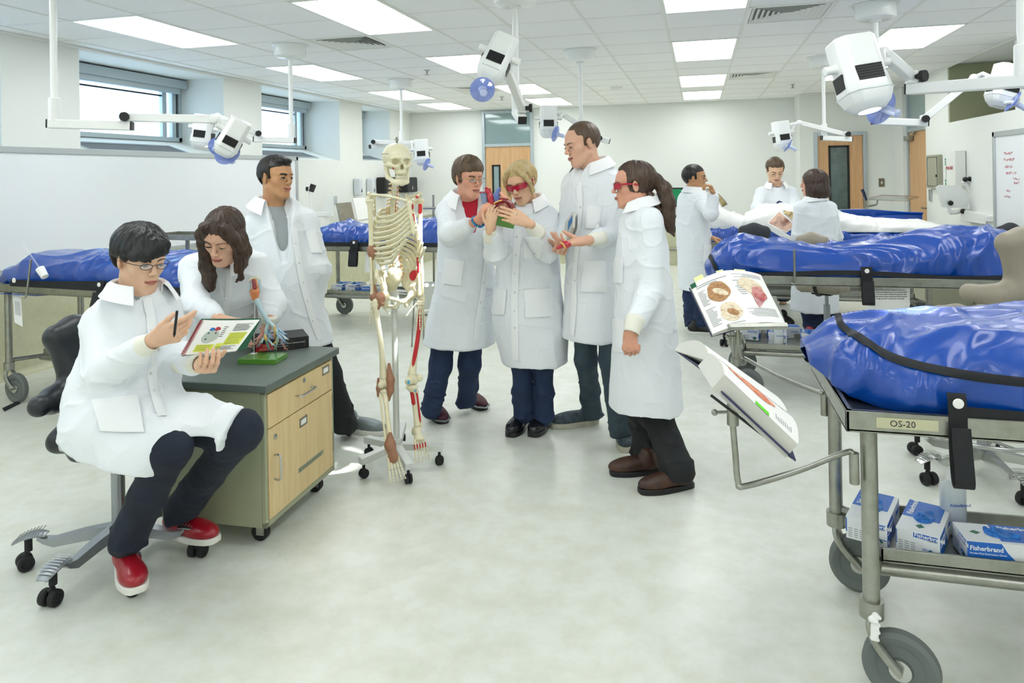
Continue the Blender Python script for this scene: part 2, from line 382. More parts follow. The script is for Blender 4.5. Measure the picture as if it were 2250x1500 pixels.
# left wall with deep window recesses
WIN = [(-2.6, -.6), (.0, 1.85), (2.45, 4.43), (5.17, 7.16), (7.9, 9.91), (10.67, 11.75)]  # near windows outside the frame are added for the daylight they let in
XG = -5.9; ZS = 1.80; ZG = 1.99
g = G(); g.bx((XG-.1, YF, 0), (XL, YB, ZS)); e = YF
for a, b in WIN: g.bx((XG-.1, e, ZS), (XL, a, Z+.03)); e = b
g.bx((XG-.1, e, ZS), (XL, YB, Z+.03))
for a, b in WIN:
    g.add([(XL, a, ZS), (XL, b, ZS), (XG, b, ZG), (XG, a, ZG), (XL, a, ZS-.1), (XL, b, ZS-.1), (XG, b, ZS-.1), (XG, a, ZS-.1)], [(0, 1, 2, 3), (4, 7, 6, 5), (0, 3, 7, 4), (1, 5, 6, 2)])
    g.bx((XG-.1, a, ZS-.1), (XG, b, ZG)); g.bx((XG-.1, a, 2.715), (XL, b, Z+.03))
struct('wall_left', g, 'wall', autos=True)
for n, (a, b) in enumerate(WIN):
    e = thing('window_%d' % (n+1), None, None, (XG, a, ZG)); e['kind'] = 'structure'
    w = G(); t = .05
    w.bx((XG-.03, a, ZG), (XG+.03, b, ZG+t)); w.bx((XG-.03, a, 2.66), (XG+.03, b, 2.715)); w.bx((XG-.03, a, ZG), (XG+.03, a+t, 2.715)); w.bx((XG-.03, b-t, ZG), (XG+.03, b, 2.715))
    w.bx((XG-.03, b-.30, ZG), (XG+.02, b-.235, 2.7)); w.bx((XG-.03, b-.15, ZG), (XG+.025, b-.09, 2.7))
    part('window_frame', w, 'metalframe', e, bevel=.003)
    w = G(); w.bx((XG-.035, b-.088, ZG+.03), (XG+.005, b-.055, 2.69)); w.bx((XG-.02, a+t, 2.50), (XG+.015, b-.3, 2.515)); part('gasket', w, 'dark', e)
    w = G(); w.bx((XG+.02, a+.01, 2.60), (XG+.13, b-.02, 2.70)); w.bx((XG+.03, a+.02, 2.54), (XG+.10, b-.1, 2.605)); part('blind_cassette', w, 'metalframe', e, bevel=.006)
    w = G(); w.bx((XG-.012, a+t, ZG+t), (XG-.006, b-t, 2.67)); part('pane', w, 'glass', e)
# grilles on the sloped sills
for n, (a, b) in enumerate(WIN[1:]):
    sl = (ZG-ZS)/(XL-XG); va, vb = a+.21, b-.47
    if n == 4: va, vb = a+.08, b-.1
    th = thing('sill_grille', ['', '', 'long grey slotted air grille in the nearest sloped window sill', 'grey slotted air grille in the sill of the second window', 'short grey slotted air grille in the sill of the farthest window'][n] or 'grey slotted air grille in a window sill', 'grille', (XL-.1, va, ZS+.03), 'sill grilles')
    if n < 2: th['label'] = 'grey slotted air grille in a window sill nearer than the whiteboard'
    def sp(u, y, h=0): return A(XL-u, y, ZS+sl*u+h)
    f = G(); f.tube([sp(.1, va, .004), sp(.1, vb, .004), sp(.36, vb, .004), sp(.36, va, .004)], .012, 4, closed=True); part('frame', f, 'alu', th)
    f = G()
    for k in range(9): u = .13+.025*k; f.beam(sp(u, va+.01, .004), sp(u, vb-.01, .004), .007, .006)
    part('slats', f, 'grille', th); f = G(); f.add([sp(.1, va, .0015), sp(.1, vb, .0015), sp(.36, vb, .0015), sp(.36, va, .0015)], [(0, 1, 2, 3)]); part('duct_shade_sheet', f, 'dark', th)  # flat dark sheet stands in for the shade between the slats
# back walls
g = G(); g.bx((XG, YB, 0), (1.55, YB+.15, Z+.03)); struct('wall_back', g, 'wall')
g = G(); g.bx((1.55, YB2, 0), (XR+1.3, YB+.15, Z+.03)); struct('wall_back_right', g, 'wall')
# right wall: door opening and high niche
g = G(); t = 1.2
g.bx((XR, YF, 0), (XR+t, 7.69, Z+.03)); g.bx((XR, 7.69, 0), (XR+t, 9.55, 2.07)); g.bx((XR, 9.55, 0), (XR+t, 10.44, Z+.03)); g.bx((XR+.14, 10.44, 0), (XR+t, 11.53, Z+.03)); g.bx((XR, 11.53, 0), (XR+t, YB2, Z+.03))
struct('wall_right', g, 'wall')
g = G(); g.bx((XR+1.0, 7.6, 2.0), (XR+1.05, 9.6, Z+.02)); g.bx((XR+.01, 9.53, 2.07), (XR+1.0, 9.56, Z+.02)); struct('trim_2', g, 'olive')
g = G(); g.bx((XG, YF-.15, 0), (XR+1.3, YF, Z+.03)); struct('wall_front', g, 'wall')
# linoleum carried up the lower walls
def band(lo, hi, n, h=.80):
    g = G(); g.bx(lo, (hi[0], hi[1], h)); return struct('baseboard_'+n, g, 'linowall', bevel=.004)
band((XL, YF, 0), (XL+.012, 8.3, 0), 'left', .80)
band((XR-.012, YF, 0), (XR, 10.4, 0), 'right', .12)
g = G(); P = [[A(XL+.012+.05*(1-math.cos(t)), y, .05*(1-math.sin(t))+.0) for y in (YF, 8.3)] for t in np.linspace(0, pi/2, 6)]; g.grid(P, .004); struct('trim_3', g, 'linowall')
# transom and doors
def door(n, org, M, w, h, leafcol, window, transom, swing):
    """org = lower left corner of the frame, M columns: along wall, into room, up"""
    e = thing('door_%d' % n, None, None, org); e['kind'] = 'structure'; M = np.asarray(M)
    def b(g, lo, hi): c = A([(p+q)/2 for p, q in zip(lo, hi)]); g.box(A(org)+M@c, [abs(q-p) for p, q in zip(lo, hi)], M)
    H = Z-.02 if transom else h+.055; g = G(); f = .055
    for lo, hi in [((0, -.02, 0), (f, .045, H)), ((w-f, -.02, 0), (w, .045, H)), ((f, -.02, h), (w-f, .045, h+.055))]+([((f, -.02, H-.05), (w-f, .045, H))] if transom else []): b(g, lo, hi)
    part('frame', g, 'metalframe', e, bevel=.004)
    g = G(); a, c = f+.004, w-f-.004
    if window:
        x, x2, z, z2 = window
        for lo, hi in (((a, 0, .01), (x, .02, h)), ((x2, 0, .01), (c, .02, h)), ((x, 0, z2), (x2, .02, h)), ((x, 0, .01), (x2, .02, z))): b(g, lo, hi)
    else: b(g, (a, 0, .01), (c, .02, h))
    lf = part('leaf', g, leafcol, e, bevel=.001)
    if window:
        g = G()
        for lo, hi in (((x-.01, .0, z-.01), (x+.02, .03, z2+.01)), ((x2-.02, .0, z-.01), (x2+.01, .03, z2+.01)), ((x, .0, z2-.02), (x2, .03, z2+.01)), ((x, .0, z-.01), (x2, .03, z+.02))): b(g, lo, hi)
        part('vision_frame', g, 'dark', lf); g = G(); b(g, (x, .005, z), (x2, .012, z2)); part('pane', g, 'darkglass' if window[1]-window[0] > .2 else 'tealglass', lf)
    if transom: g = G(); b(g, (f, .0, h+.055), (w-f, .012, H-.05)); part('transom_pane', g, 'tealglass', e)
    g = G()
    for z in (.25, 1.05, h-.25): b(g, ((w-f-.008, .02, z-.05) if swing else (f-.008, .02, z-.05)), ((w-f+.008, .032, z+.05) if swing else (f+.008, .032, z+.05)))
    part('hinges', g, 'steel', e)
    g = G(); hx = f+.08 if swing else w-f-.08; b(g, (hx-.02, .02, 1.0), (hx+.02, .03, 1.12)); q = A(org)+M@A(hx, .03, 1.0); g.tube([q, q+M@A(0, .05, 0), q+M@A(.11 if swing else -.11, .055, 0)], .01, 8); part('door_handle', g, 'steel', e)
    return e, b
I3 = np.array([[1, 0, 0], [0, -1, 0], [0, 0, 1.]])
door(1, (-3.87, YB-.012, 0), I3, .97, 2.06, 'doorwood', (.19, .33, .9, 1.72), True, True)
door(2, (1.75, YB2-.012, 0), I3, .76, 2.06, 'doorwood', (.22, .50, .35, 1.9), False, True)
M3 = np.array([[0, -1, 0], [-1, 0, 0], [0, 0, 1.]])
e, b = door(3, (XR+.09, 11.53, 0), M3, 1.09, 2.05, 'doorwood', None, True, False)
g = G(); b(g, (.08, .03, 1.93), (.3, .1, 2.0)); g.beam(A(XR+.09, 11.3, 2.02), A(XR-.0, 11.0, 2.03), .02, .02); part('door_closer', g, 'steel', e, bevel=.004)
# wall-mounted whiteboards
def board(name, label, pts, fr, wb=.05):
    t = thing(name, label, 'whiteboard', pts[0]); a, b_, d = pts  # lower-left, along, normal
    return t
t = thing('whiteboard', 'long blank whiteboard on the left wall under the windows', 'whiteboard', (XL+.02, 2., .86))
g = G(); g.bx((XL+.004, 1.5, .86), (XL+.016, 8.63, 1.79)); part('writing_surface', g, 'whiteboard', t)
g = G()
for lo, hi in (((XL+.002, 1.45, 1.785), (XL+.03, 8.68, 1.835)), ((XL+.002, 1.45, .83), (XL+.03, 8.68, .865)), ((XL+.002, 8.63, .83), (XL+.03, 8.68, 1.835))): g.bx(lo, hi)
part('frame', g, 'alu', t, bevel=.003)
t = thing('whiteboard', 'whiteboard with red handwriting on the right wall', 'whiteboard', (XR-.02, 7.5, .84))
g = G(); g.bx((XR-.016, 5.0, .86), (XR-.004, 8.12, 1.84)); part('writing_surface', g, 'whiteboard', t)
g = G()
for lo, hi in (((XR-.03, 4.95, 1.835), (XR-.002, 8.17, 1.885)), ((XR-.05, 4.95, .83), (XR-.002, 8.17, .865)), ((XR-.03, 8.12, .83), (XR-.002, 8.17, 1.885))): g.bx(lo, hi)
part('frame', g, 'alu', t, bevel=.003)
g = G(); MW = np.array([[0, 0, -1.], [-1, 0, 0], [0, 1., 0]]); rnd = random.Random(5)
for (yy, zz, n) in ((7.93, 1.66, 7), (7.92, 1.60, 8), (7.9, 1.53, 6), (7.88, 1.47, 8), (7.9, 1.30, 4), (7.93, 1.24, 5), (7.72, 1.42, 5), (7.70, 1.38, 4)):
    x = yy
    for k in range(n):
        P = [A(XR-.018, x-.022*u, zz+.03*rnd.random()-.01) for u in (0, .3, .5, .8, 1)]; g.tube(spline(P, 3), .0015, 4); x -= .03
part('handwriting', g, 'boardink', t)
# ceiling light panels
e0 = None
for i, (c, r) in enumerate(LIGHTS):
    X, Y = x0+P_*c, y0+P_*r
    side = {-3: 'left window row', 0: 'second row from the windows', 4: 'third row from the windows', 7: 'right-hand row'}[c]
    far = {-14: 'added unseen at the rear', -10: 'added unseen at the rear', -6: 'added unseen over the camera', -2: 'nearest the viewer', 2: 'second from the viewer', 6: 'third from the viewer', 9: 'farthest, by the back wall'}[r]
    lab = 'bright ceiling light panel in the %s, %s' % (side, far)
    if e0 is None:
        e0 = thing('ceiling_light', lab, 'ceiling light', (X, Y, Z), 'recessed ceiling light panels')
        g = G()
        for lo, hi in (((X, Y, Z-.006), (X+.022, Y+2*P_, Z+.03)), ((X+P_-.022, Y, Z-.006), (X+P_, Y+2*P_, Z+.03)), ((X, Y, Z-.006), (X+P_, Y+.022, Z+.03)), ((X, Y+2*P_-.022, Z-.006), (X+P_, Y+2*P_, Z+.03))): g.bx(lo, hi)
        part('frame', g, 'whitepaint', e0); g = G(); g.bx((X+.02, Y+.02, Z+.002), (X+P_-.02, Y+2*P_-.02, Z+.012)); part('diffuser', g, 'panel', e0)
    else: dup(e0, (X, Y, Z), label=lab, group='recessed ceiling light panels')
v0 = None
for (c, r), lab in zip(VENTS, ('square louvred ceiling vent left of the middle, beside the large light panel', 'square louvred ceiling vent near the top right with slanted fins', 'louvred ceiling vent far back on the right half', 'small louvred ceiling vent far back on the left half')):
    X, Y = x0+P_*c, y0+P_*r
    if v0 is None:
        v0 = thing('ceiling_vent', lab, 'ceiling vent', (X, Y, Z), 'ceiling vents'); g = G(); g.bx((X, Y, Z-.006), (X+P_, Y+.03, Z+.02)); g.bx((X, Y+P_-.03, Z-.006), (X+P_, Y+P_, Z+.02)); g.bx((X, Y, Z-.006), (X+.03, Y+P_, Z+.02)); g.bx((X+P_-.03, Y, Z-.006), (X+P_, Y+P_, Z+.02)); part('frame', g, 'vent_slat', v0)
        g = G(); cx, cy = X+P_/2, Y+P_/2
        for k in range(7):
            q = .27-.038*k; q2 = q-.026; za, zb = Z+.016, Z-.004
            ring = lambda w, z: [(cx-w, cy-w, z), (cx+w, cy-w, z), (cx+w, cy+w, z), (cx-w, cy+w, z)]
            g.add(ring(q, zb)+ring(q2, za)+ring(q-.003, zb)+ring(q2-.003, za), [(i, (i+1) % 4, 4+(i+1) % 4, 4+i) for i in range(4)]+[(8+i, 12+i, 12+(i+1) % 4, 8+(i+1) % 4) for i in range(4)]+[(i, 8+i, 8+(i+1) % 4, (i+1) % 4) for i in range(4)]+[(4+i, 4+(i+1) % 4, 12+(i+1) % 4, 12+i) for i in range(4)])
        part('louvres', g, 'vent_slat', v0, autos=True); g = G(); g.bx((X+.02, Y+.02, Z+.02), (X+P_-.02, Y+P_-.02, Z+.024)); part('duct', g, 'dark', v0)
    else: dup(v0, (X, Y, Z), label=lab, group='ceiling vents')
# sprinklers, detector
s0 = None
for (x, y), lab in zip(((-2.96, 7.6), (-2.91, 10.6), (1.31, 7.7), (1.29, 10.7)), ('small sprinkler head on the ceiling left of the near hanging lamp', 'tiny sprinkler head on the far ceiling above the left door', 'small sprinkler head on the ceiling beside the near right lamp head', 'tiny sprinkler head on the far right ceiling')):
    if s0 is None:
        s0 = thing('sprinkler', lab, 'sprinkler', (x, y, Z), 'ceiling sprinklers'); g = G(); g.cyl((x, y, Z), (x, y, Z-.006), .035); part('escutcheon', g, 'alu', s0); g = G(); g.cyl((x, y, Z-.005), (x, y, Z-.05), .01, 10); g.cyl((x, y, Z-.05), (x, y, Z-.054), .028, 12); part('spray_head', g, 'steel', s0)
    else: dup(s0, (x, y, Z), label=lab, group='ceiling sprinklers')
g = G(); g.lathe([(0, Z-.03), (.07, Z-.028), (.085, Z-.01), (.085, Z)], 24, o=(-1.1, 10.06, 0)); single('smoke_detector', g, 'whitepaint', 'round white smoke detector on the far ceiling right of centre', 'smoke detector')
# ---------------------------------------------------------------- surgical lamps on ceiling poles
def octo(w, d, c): return [(w/2, d/2-c), (w/2-c, d/2), (-w/2+c, d/2), (-w/2, d/2-c), (-w/2, -d/2+c), (-w/2+c, -d/2), (w/2-c, -d/2), (w/2, -d/2+c)]
def lamp(label, cxy, zb, a1, a2s, a2e, hc, ax, side, disc, dn, hw=.165, hd=.15, hl=.31, canopy=True, r=.019, lens_lit=False, beam=None, ds=1.):
    X, Y = cxy; t = thing('surgical_lamp', label, 'lamp', (X, Y, zb), 'ceiling-mounted surgical lamps')
    g = G()
    g.lathe([(.0, Z-.112), (.11, Z-.112), (.135, Z-.1), (.14, Z-.08), (.14, Z-.005), (.16, Z-.004), (.16, Z)], 40, o=(X, Y, 0)); part('canopy', g, 'lampwhite', t, label='white drum canopy')
    g = G(); g.cyl((X, Y, zb), (X, Y, Z-.1), r, 20); g.lathe([(r+.012, zb-.03), (r+.012, zb+.1), (r+.004, zb+.105)], 20, o=(X, Y, 0)); g.cyl((X, Y, Z-.13), (X, Y, Z-.1), r+.02); part('pole', g, 'lampwhite', t)
    p0 = A(X, Y, zb-.045); a1 = A(a1); d = unit(a1-p0); g = G(); g.beam(p0-d*.03, a1+d*.01, .052, .058, UP); e = part('lower_arm', g, 'lampwhite', t, bevel=.006)
    g = G(); g.beam(a1+d*.01, a1+d*.017, .048, .054, UP); part('end_cap', g, 'black', e); g = G(); g.beam(p0-d*.037, p0-d*.03, .048, .054, UP); part('end_cap', g, 'black', e)
    a2s = A(a2s); a2e = A(a2e); g = G(); g.beam(a2s, a2e, .048, .045, UP); g.sphere(a2e, .032, 14, 10); g.beam(a2s-A(0, 0, .03), a2s+A(0, 0, .03), .045, .05); u2 = part('upper_arm', g, 'lampwhite', t, bevel=.005)
    g = G(); sd = unit(np.cross(a2e-a2s, UP)); sd = sd if sd@CFW < 0 else -sd; g.cyl(a2s+sd*.02, a2s+sd*.055, .014); g.cyl(a2s+sd*.045, a2s+sd*.065, .027, 10); part('tension_knob', g, 'black', u2)
    M = frame(-unit(ax), side); hc = A(hc)
    # yoke: fork from the arm's end to both cheeks of the head
    g = G(); L = hc+M@A(0, 0, hl*.12); sx = M[:, 0]*(hw/2+.022)
    n = unit(a2e-L); top = a2e
    g.tube([top, top+(L+sx-top)*.5+M[:, 2]*.03, L+sx], [.02, .018, .018], 8); g.tube([top, top+(L-sx-top)*.5+M[:, 2]*.03, L-sx], [.02, .018, .018], 8); g.cyl(L+sx*1.25, L+sx*.7, .02, 16); g.cyl(L-sx*1.25, L-sx*.7, .02, 16)
    part('yoke', g, 'lampwhite', t, bevel=.003)
    g = G(); o = hc
    def sec(w, d_, z): return [(x, y, z) for x, y in octo(w, d_, min(w, d_)*.2)]
    S = [sec(hw*.90, hd*.86, hl*.5), sec(hw*.98, hd*.96, hl*.485), sec(hw, hd, 0), sec(hw*1.04, hd*1.06, -hl*.1), sec(hw*1.07, hd*1.1, -hl*.28), sec(hw*.9, hd*.92, -hl*.4), sec(hw*.62, hd*.66, -hl*.49), sec(hw*.55, hd*.6, -hl*.5)]
    V = [q for s_ in S for q in s_]; F = [tuple(range(8))]+[(8*i+k, 8*i+8+k, 8*i+8+(k+1) % 8, 8*i+(k+1) % 8) for i in range(len(S)-1) for k in range(8)]+[tuple(8*(len(S)-1)+k for k in range(7, -1, -1))]
    g.add(V, F, M, o); hb = part('lamp_head', g, 'lampwhite', t, bevel=.006)
    g = G(); g.tube([o+M@A(x*1.02, y*1.02, -hl*.27) for x, y in octo(hw*1.05, hd*1.08, .03)], .0025, 4, closed=True); part('seam', g, 'dispgrey', hb)
    for sg in (1, -1):
        g = G(); g.box(o+M@A(0, sg*(hd/2+.001), -.015), (hw*.6, .012, hl*.2), M)
        for k in range(6): g.box(o+M@A(0, sg*(hd/2+.008), -.015-hl*.09+k*hl*.036), (hw*.6, .004, .004), M)
        part('vent_grille', g, 'black', hb)
    for sg in (1, -1):
        g = G(); g.box(o+M@A(sg*(hw/2+.001), 0, -.03), (.012, hd*.5, hl*.2), M); part('vent_grille', g, 'black', hb)
    g = G(); g.lathe([(0, -hl*.505), (hw*.24, -hl*.505), (hw*.26, -hl*.49)], 24, M, o); part('lens', g, 'glass' if not lens_lit else 'litlens', hb)
    disc = A(disc); D = frame(dn); g = G(); b0 = o+M@A(0, 0, -hl*.42); g.tube([b0, disc-D[:, 2]*.0], [.014, .012], 12); part('handle_socket', g, 'lampwhite', hb)
    g = G(); g.lathe([(.0, 0), (.03*ds, .0), (.072*ds, -.006), (.078*ds, -.004), (.078*ds, .0), (.03*ds, .008), (.024*ds, .014)], 32, D*1., disc)
    for k in range(8): a = pi*k/4; g.bar(disc+D@A(.03*math.cos(a), .03*math.sin(a), .008), disc+D@A(.07*ds*math.cos(a), .07*ds*math.sin(a), .001), .002, 5)
    hs = part('handle_shield', g, 'bluetint', hb, label='translucent blue handle shield'); g = G(); g.lathe([(.024, .0), (.019, .02), (.017, .07), (.019, .085), (.012, .092), (0, .093)], 16, D, disc); part('handle_cover', g, 'clearblue', hb)
    if beam is not None:
        L = bpy.data.lights.new('spot_beam', 'SPOT'); L.energy = beam[1]; L.spot_size = R(beam[2]); L.spot_blend = .5; L.shadow_soft_size = .03; L.color = (.96, .98, 1)
        lo_ = bpy.data.objects.new('spot_beam', L); COL.objects.link(lo_); lp_ = o+M@A(0, 0, -hl*.53); lo_.parent = t; lo_.location = Vector(lp_-A(X, Y, zb)); dv = Vector(A(beam[0])-lp_); lo_.rotation_euler = dv.to_track_quat('-Z', 'Y').to_euler()
    return t
mat('clearblue', 'c9d6f8', .12, alpha=.8, spec=.8); mat('litlens', 'fffdf4', .3, emit=6); mat('yellow', 'e4e02e', .5)
def dirp(a, b): return unit(A(b)-A(a))
# 1: pole at the left edge, over the seated student
t1 = lamp('white surgical lamp on the leftmost ceiling pole, its long arm crossing the first window', (-3.55, 3.29), 1.92, at(285, 277, 4.15), at(277, 258, 4.15), at(468, 262, 4.3), at(509, 302, 4.35), at(488, 338, 4.35)-at(527, 272, 4.35), CRT*.8+CFW*.3, at(500, 338, 4.40), A(-.2, .9, -.6), hw=.135, hd=.13, hl=.245)
lamp('white surgical lamp hung behind the leftmost one, arm running to the second window', (-3.55, 5.74), 1.93, at(562, 306, 6.45), at(566, 294, 6.45), at(478, 256, 6.3), at(447, 291, 6.2), at(443, 330, 6.2)-at(452, 258, 6.2), CRT, at(478, 322, 6.0), unit(A(.3, -.9, -.3)))
lamp('white surgical lamp over the middle of the room with its blue shield facing the viewer', (-1.13, 4.47), 1.99, at(1147, 263, 4.45), at(1147, 238, 4.5), at(1113, 150, 3.8), at(1092, 132, 3.70), at(1070, 182, 3.64)-at(1113, 92, 3.70), CRT, at(1060, 197, 3.56), unit(-CFW*.95+CRT*.1-UP*.3), lens_lit=True, beam=(at(888, 600, 3.78), 1200, 12), hw=.14, hd=.125, hl=.27, ds=.8)
lamp('white surgical lamp beside the model skull, by the far left wall', (-3.55, 8.22), 2.0, at(815, 322, 8.6), at(822, 312, 8.6), at(905, 314, 8.6), at(927, 335, 8.5), A(.05, 0, -1), CRT, at(938, 361, 8.4), unit(CRT*.9-UP*.4-CFW*.3))
lamp('white surgical lamp on the back pole, right above the tall man', (-1.1, 6.9), 1.97, at(1335, 310, 7.0), at(1316, 304, 7.0), at(1240, 253, 7.0), at(1205, 268, 6.9), A(-.02, 0, -1), CRT, at(1221, 294, 6.8), unit(CRT*.85-UP*.3-CFW*.4))
t6 = lamp('big near white surgical lamp at the top right, with a lit lens', (1.28, 3.34), 1.93, at(2002, 196, 3.32), at(2003, 170, 3.3), at(1942, 118, 3.2), at(1888, 165, 3.1), at(1912, 238, 3.05)-at(1868, 88, 3.12), CRT, at(1937, 236, 3.12), unit(CRT*.35-CFW*.85-UP*.4), hw=.185, hd=.17, hl=.33, lens_lit=True, beam=(at(2010, 690, 2.45), 260, 13))
lamp('white surgical lamp at the far right edge, its shield pointing down right', (1.27, 5.75), 1.93, at(2033, 270, 5.2), at(2030, 262, 5.2), at(2140, 172, 5.1), at(2207, 190, 5.0), at(2196, 232, 5.0)-at(2218, 150, 5.0), CRT, at(2226, 224, 4.85), unit(CRT*.8-UP*.6-CFW*.3), hw=.18, hl=.30)
lamp('small white surgical lamp above the two far standing students', (1.3, 8.23), 1.92, at(1868, 306, 7.65), at(1856, 295, 7.65), at(1756, 270, 7.5), at(1718, 299, 7.5), A(.12, 0, -1), CRT, at(1732, 320, 7.4), unit(CRT*.8-UP*.55-CFW*.3))
# ---------------------------------------------------------------- saddle chairs
mat('vinylblack', '23272c', .38, bump=(200, .03)); mat('vinyltan', '9a9280', .45, bump=(200, .03)); mat('charcoal', '3a3d42', .85); mat('silver', 'a3a8ac', .35, metal=.8)
def caster(p, ang, r, m, parent, n='caster'):
    """twin-wheel caster; p = top of the stem, ang = heading"""
    g = G(); c = A(p); h = A(math.cos(ang), math.sin(ang), 0); s = A(-h[1], h[0], 0); ax = A(c[0], c[1], r)+h*.018
    for q in (-1, 1): g.lathe([(0, 0), (r*.55, .002), (r*.6, .006), (r*.93, .004), (r, .002), (r, -.012), (r*.8, -.018), (0, -.018)], 24, frame(s*q), ax+s*q*.024)
    g.cyl(ax-s*.02, ax+s*.02, r*.4, 12); g.box(ax+A(0, 0, r*.55), (.03, .03, r*.9), frame(UP, h)); w = part(n, g, 'black', parent, bevel=0); return w
def saddle(label, c, rz, up, basem, seat_z, back_z, spokes, ring=False, wing=True, lean=.05, Rb=.34, seat=True, back=True, group='saddle chairs'):
    """rz = direction the sitter faces"""
    t = thing('saddle_chair', label, 'chair', (c[0], c[1], 0), group, rz)
    h = .006; V = Vol((-.34, -.32, seat_z-.12), (.34, .32, seat_z+.12), h); s = seat_z
    if seat:
        V.chain([(-.17, 0, s+.02), (-.02, 0, s+.005), (.13, 0, s+.0)], [.075, .06, .045], .05)
        for q in (-1, 1): V.chain([(-.16, q*.10, s+.015), (-.02, q*.12, s-.01), (.10, q*.12, s-.03)], [.06, .05, .035], .05); V.chain([(.14, 0, s), (.20, q*.05, s+.0)], [.045, .04], .03); V.chain([(-.15, q*.08, s+.01), (-.17, q*.14, s+.0)], [.06, .045], .03)
        V.plane((0, 0, s-.045), (0, 0, -1)); vpart('seat', V, up, t, local=True, smooth=3)
        g = G(); g.box((-.02, 0, s-.055), (.2, .16, .03)); g.beam((-.03, .08, s-.06), (.02, .22, s-.075), .035, .014); part('seat_mechanism', g, 'black', t, local=True, bevel=.006)
    if back:
        b = back_z; V = Vol((-.52, -.34, s-.1), (-.02, .34, b+.08), h)
        x0_, x1_ = -.24, -.24-lean
        V.chain([(x0_+.02, 0, s+.08), (x0_, 0, (s+b)/2-.03), (x1_, 0, b-.03)], [.045, .055, .06], .05)
        for q in (-1, 1):
            V.chain([(x1_, q*.0, b-.03), (x1_+.015, q*.085, b-.03)], [.055, .04], .04); V.chain([(x0_, q*.03, (s+b)/2-.02), (x1_+.01, q*.08, b-.05)], [.05, .04], .05)
            if wing: V.chain([(x0_, 0, (s+b)/2-.05), (x0_+.02, q*.13, (s+b)/2-.06), (x0_+.09, q*.22, (s+b)/2-.05)], [.06, .045, .042], .05)
        vpart('backrest', V, up, t, local=True, smooth=3)
        g = G(); g.tube(spline([(-.06, 0, s-.06), (-.2, 0, s-.05), (-.27, 0, s+.05), (-.28, 0, (s+b)/2-.1)], 5), .016, 8, up=A(0, 1, 0)); part('back_support', g, 'black', t, local=True)
    g = G(); g.cyl((0, 0, .13), (0, 0, s*.72), .026, 20); g.cyl((0, 0, s*.72), (0, 0, s-.05), .015, 16); g.cyl((0, 0, .1), (0, 0, .14), .034); part('gas_column', g, 'silver', t, local=True)
    for k, a in enumerate(spokes):
        a -= rz; d = A(math.cos(a), math.sin(a), 0); g = G(); pr = [(0, .125, .030, .026), (.12, .115, .025, .024), (.22, .10, .021, .02), (.255, .11, .022, .012), (.275, .125, .026, .007)]
        ring_ = []
        for (rr, zz, w, hh) in pr: sd = A(-d[1], d[0], 0); cc = d*rr*Rb/.34+A(0, 0, zz); ring_.append([cc+sd*w-UP*hh, cc+sd*w*.8+UP*hh*.6, cc-sd*w*.8+UP*hh*.6, cc-sd*w-UP*hh])
        vv = [q for r_ in ring_ for q in r_]; g.add(vv, [(3, 2, 1, 0)]+[(4*i+j, 4*i+4+j, 4*i+4+(j+1) % 4, 4*i+(j+1) % 4)[::-1] for i in range(len(pr)-1) for j in range(4)])
        P = []
        for u in np.linspace(0, 1, 10):
            rr = (.245+.115*u)*Rb/.34; w = .022+.013*math.sin(pi*min(1, u*1.0)); zz = .128+.022*math.sin(pi*(u*.8+.1))-.02*u; P.append([d*rr+A(-d[1], d[0], 0)*w*q+A(0, 0, zz-.004*q*q) for q in np.linspace(-1, 1, 5)])
        g.grid(P, .006)
        for u in range(8): rr = (.26+.012*u)*Rb/.34; g.bar(d*rr+A(-d[1], d[0], 0)*.03+A(0, 0, .151-.004*u*u*.12), d*rr-A(-d[1], d[0], 0)*.03+A(0, 0, .151-.004*u*u*.12), .0022, 4)
        sp = part('base_spoke', g, basem, t, local=True)
        g = G(); e = d*.31*Rb/.34; g.cyl(e+UP*.07, e+UP*.128, .014, 12); g2 = g
        rr = .03; s_ = A(-d[1], d[0], 0)
        cr_, sr_ = math.cos(.5*k), math.sin(.5*k); hd_ = d*cr_+s_*sr_; sd = A(-hd_[1], hd_[0], 0); ax = e+hd_*.012; ax[2] = rr
        for q in (-1, 1): g.lathe([(0, 0), (rr*.5, .002), (rr*.6, .008), (rr*.93, .006), (rr, .002), (rr, -.014), (rr*.8, -.02), (0, -.02)], 20, frame(sd*q), ax+sd*q*.026)
        g.tube([ax-hd_*.012+UP*.006, ax+UP*.028, e+UP*.06], .012, 8); part('caster', g, 'blackrubber', t, local=True)
    if ring:
        g = G(); g.tube([(.29*math.cos(a), .29*math.sin(a), .24) for a in np.linspace(0, 2*pi, 49)[:-1]], .011, 10, closed=True)
        for k in range(5): a = 2*pi*k/5+.3; g.tube([(.03*math.cos(a), .03*math.sin(a), .2), (.29*math.cos(a), .29*math.sin(a), .24)], .008, 8)
        part('foot_ring', g, 'steelbright', t, local=True)
    return t
def ang(c, px, py, z=.03): p = onz(px, py, z); return math.atan2(p[1]-c[1], p[0]-c[0])
C1 = at(266, 1222, 2.79); C1[2] = 0; C1 = (onz(262, 1222)+0); C1 = A(C1[0], C1[1])
SP1 = [ang(C1, 78, 1335), ang(C1, 137, 1222), ang(C1, 302, 1322), ang(C1, 457, 1210), ang(C1, 352, 1158)]
ch1 = saddle('black saddle chair with winged backrest under the seated student in red shoes', C1, math.atan2(-.25, 1), 'vinylblack', 'silver', .49, .93, SP1, Rb=.36)
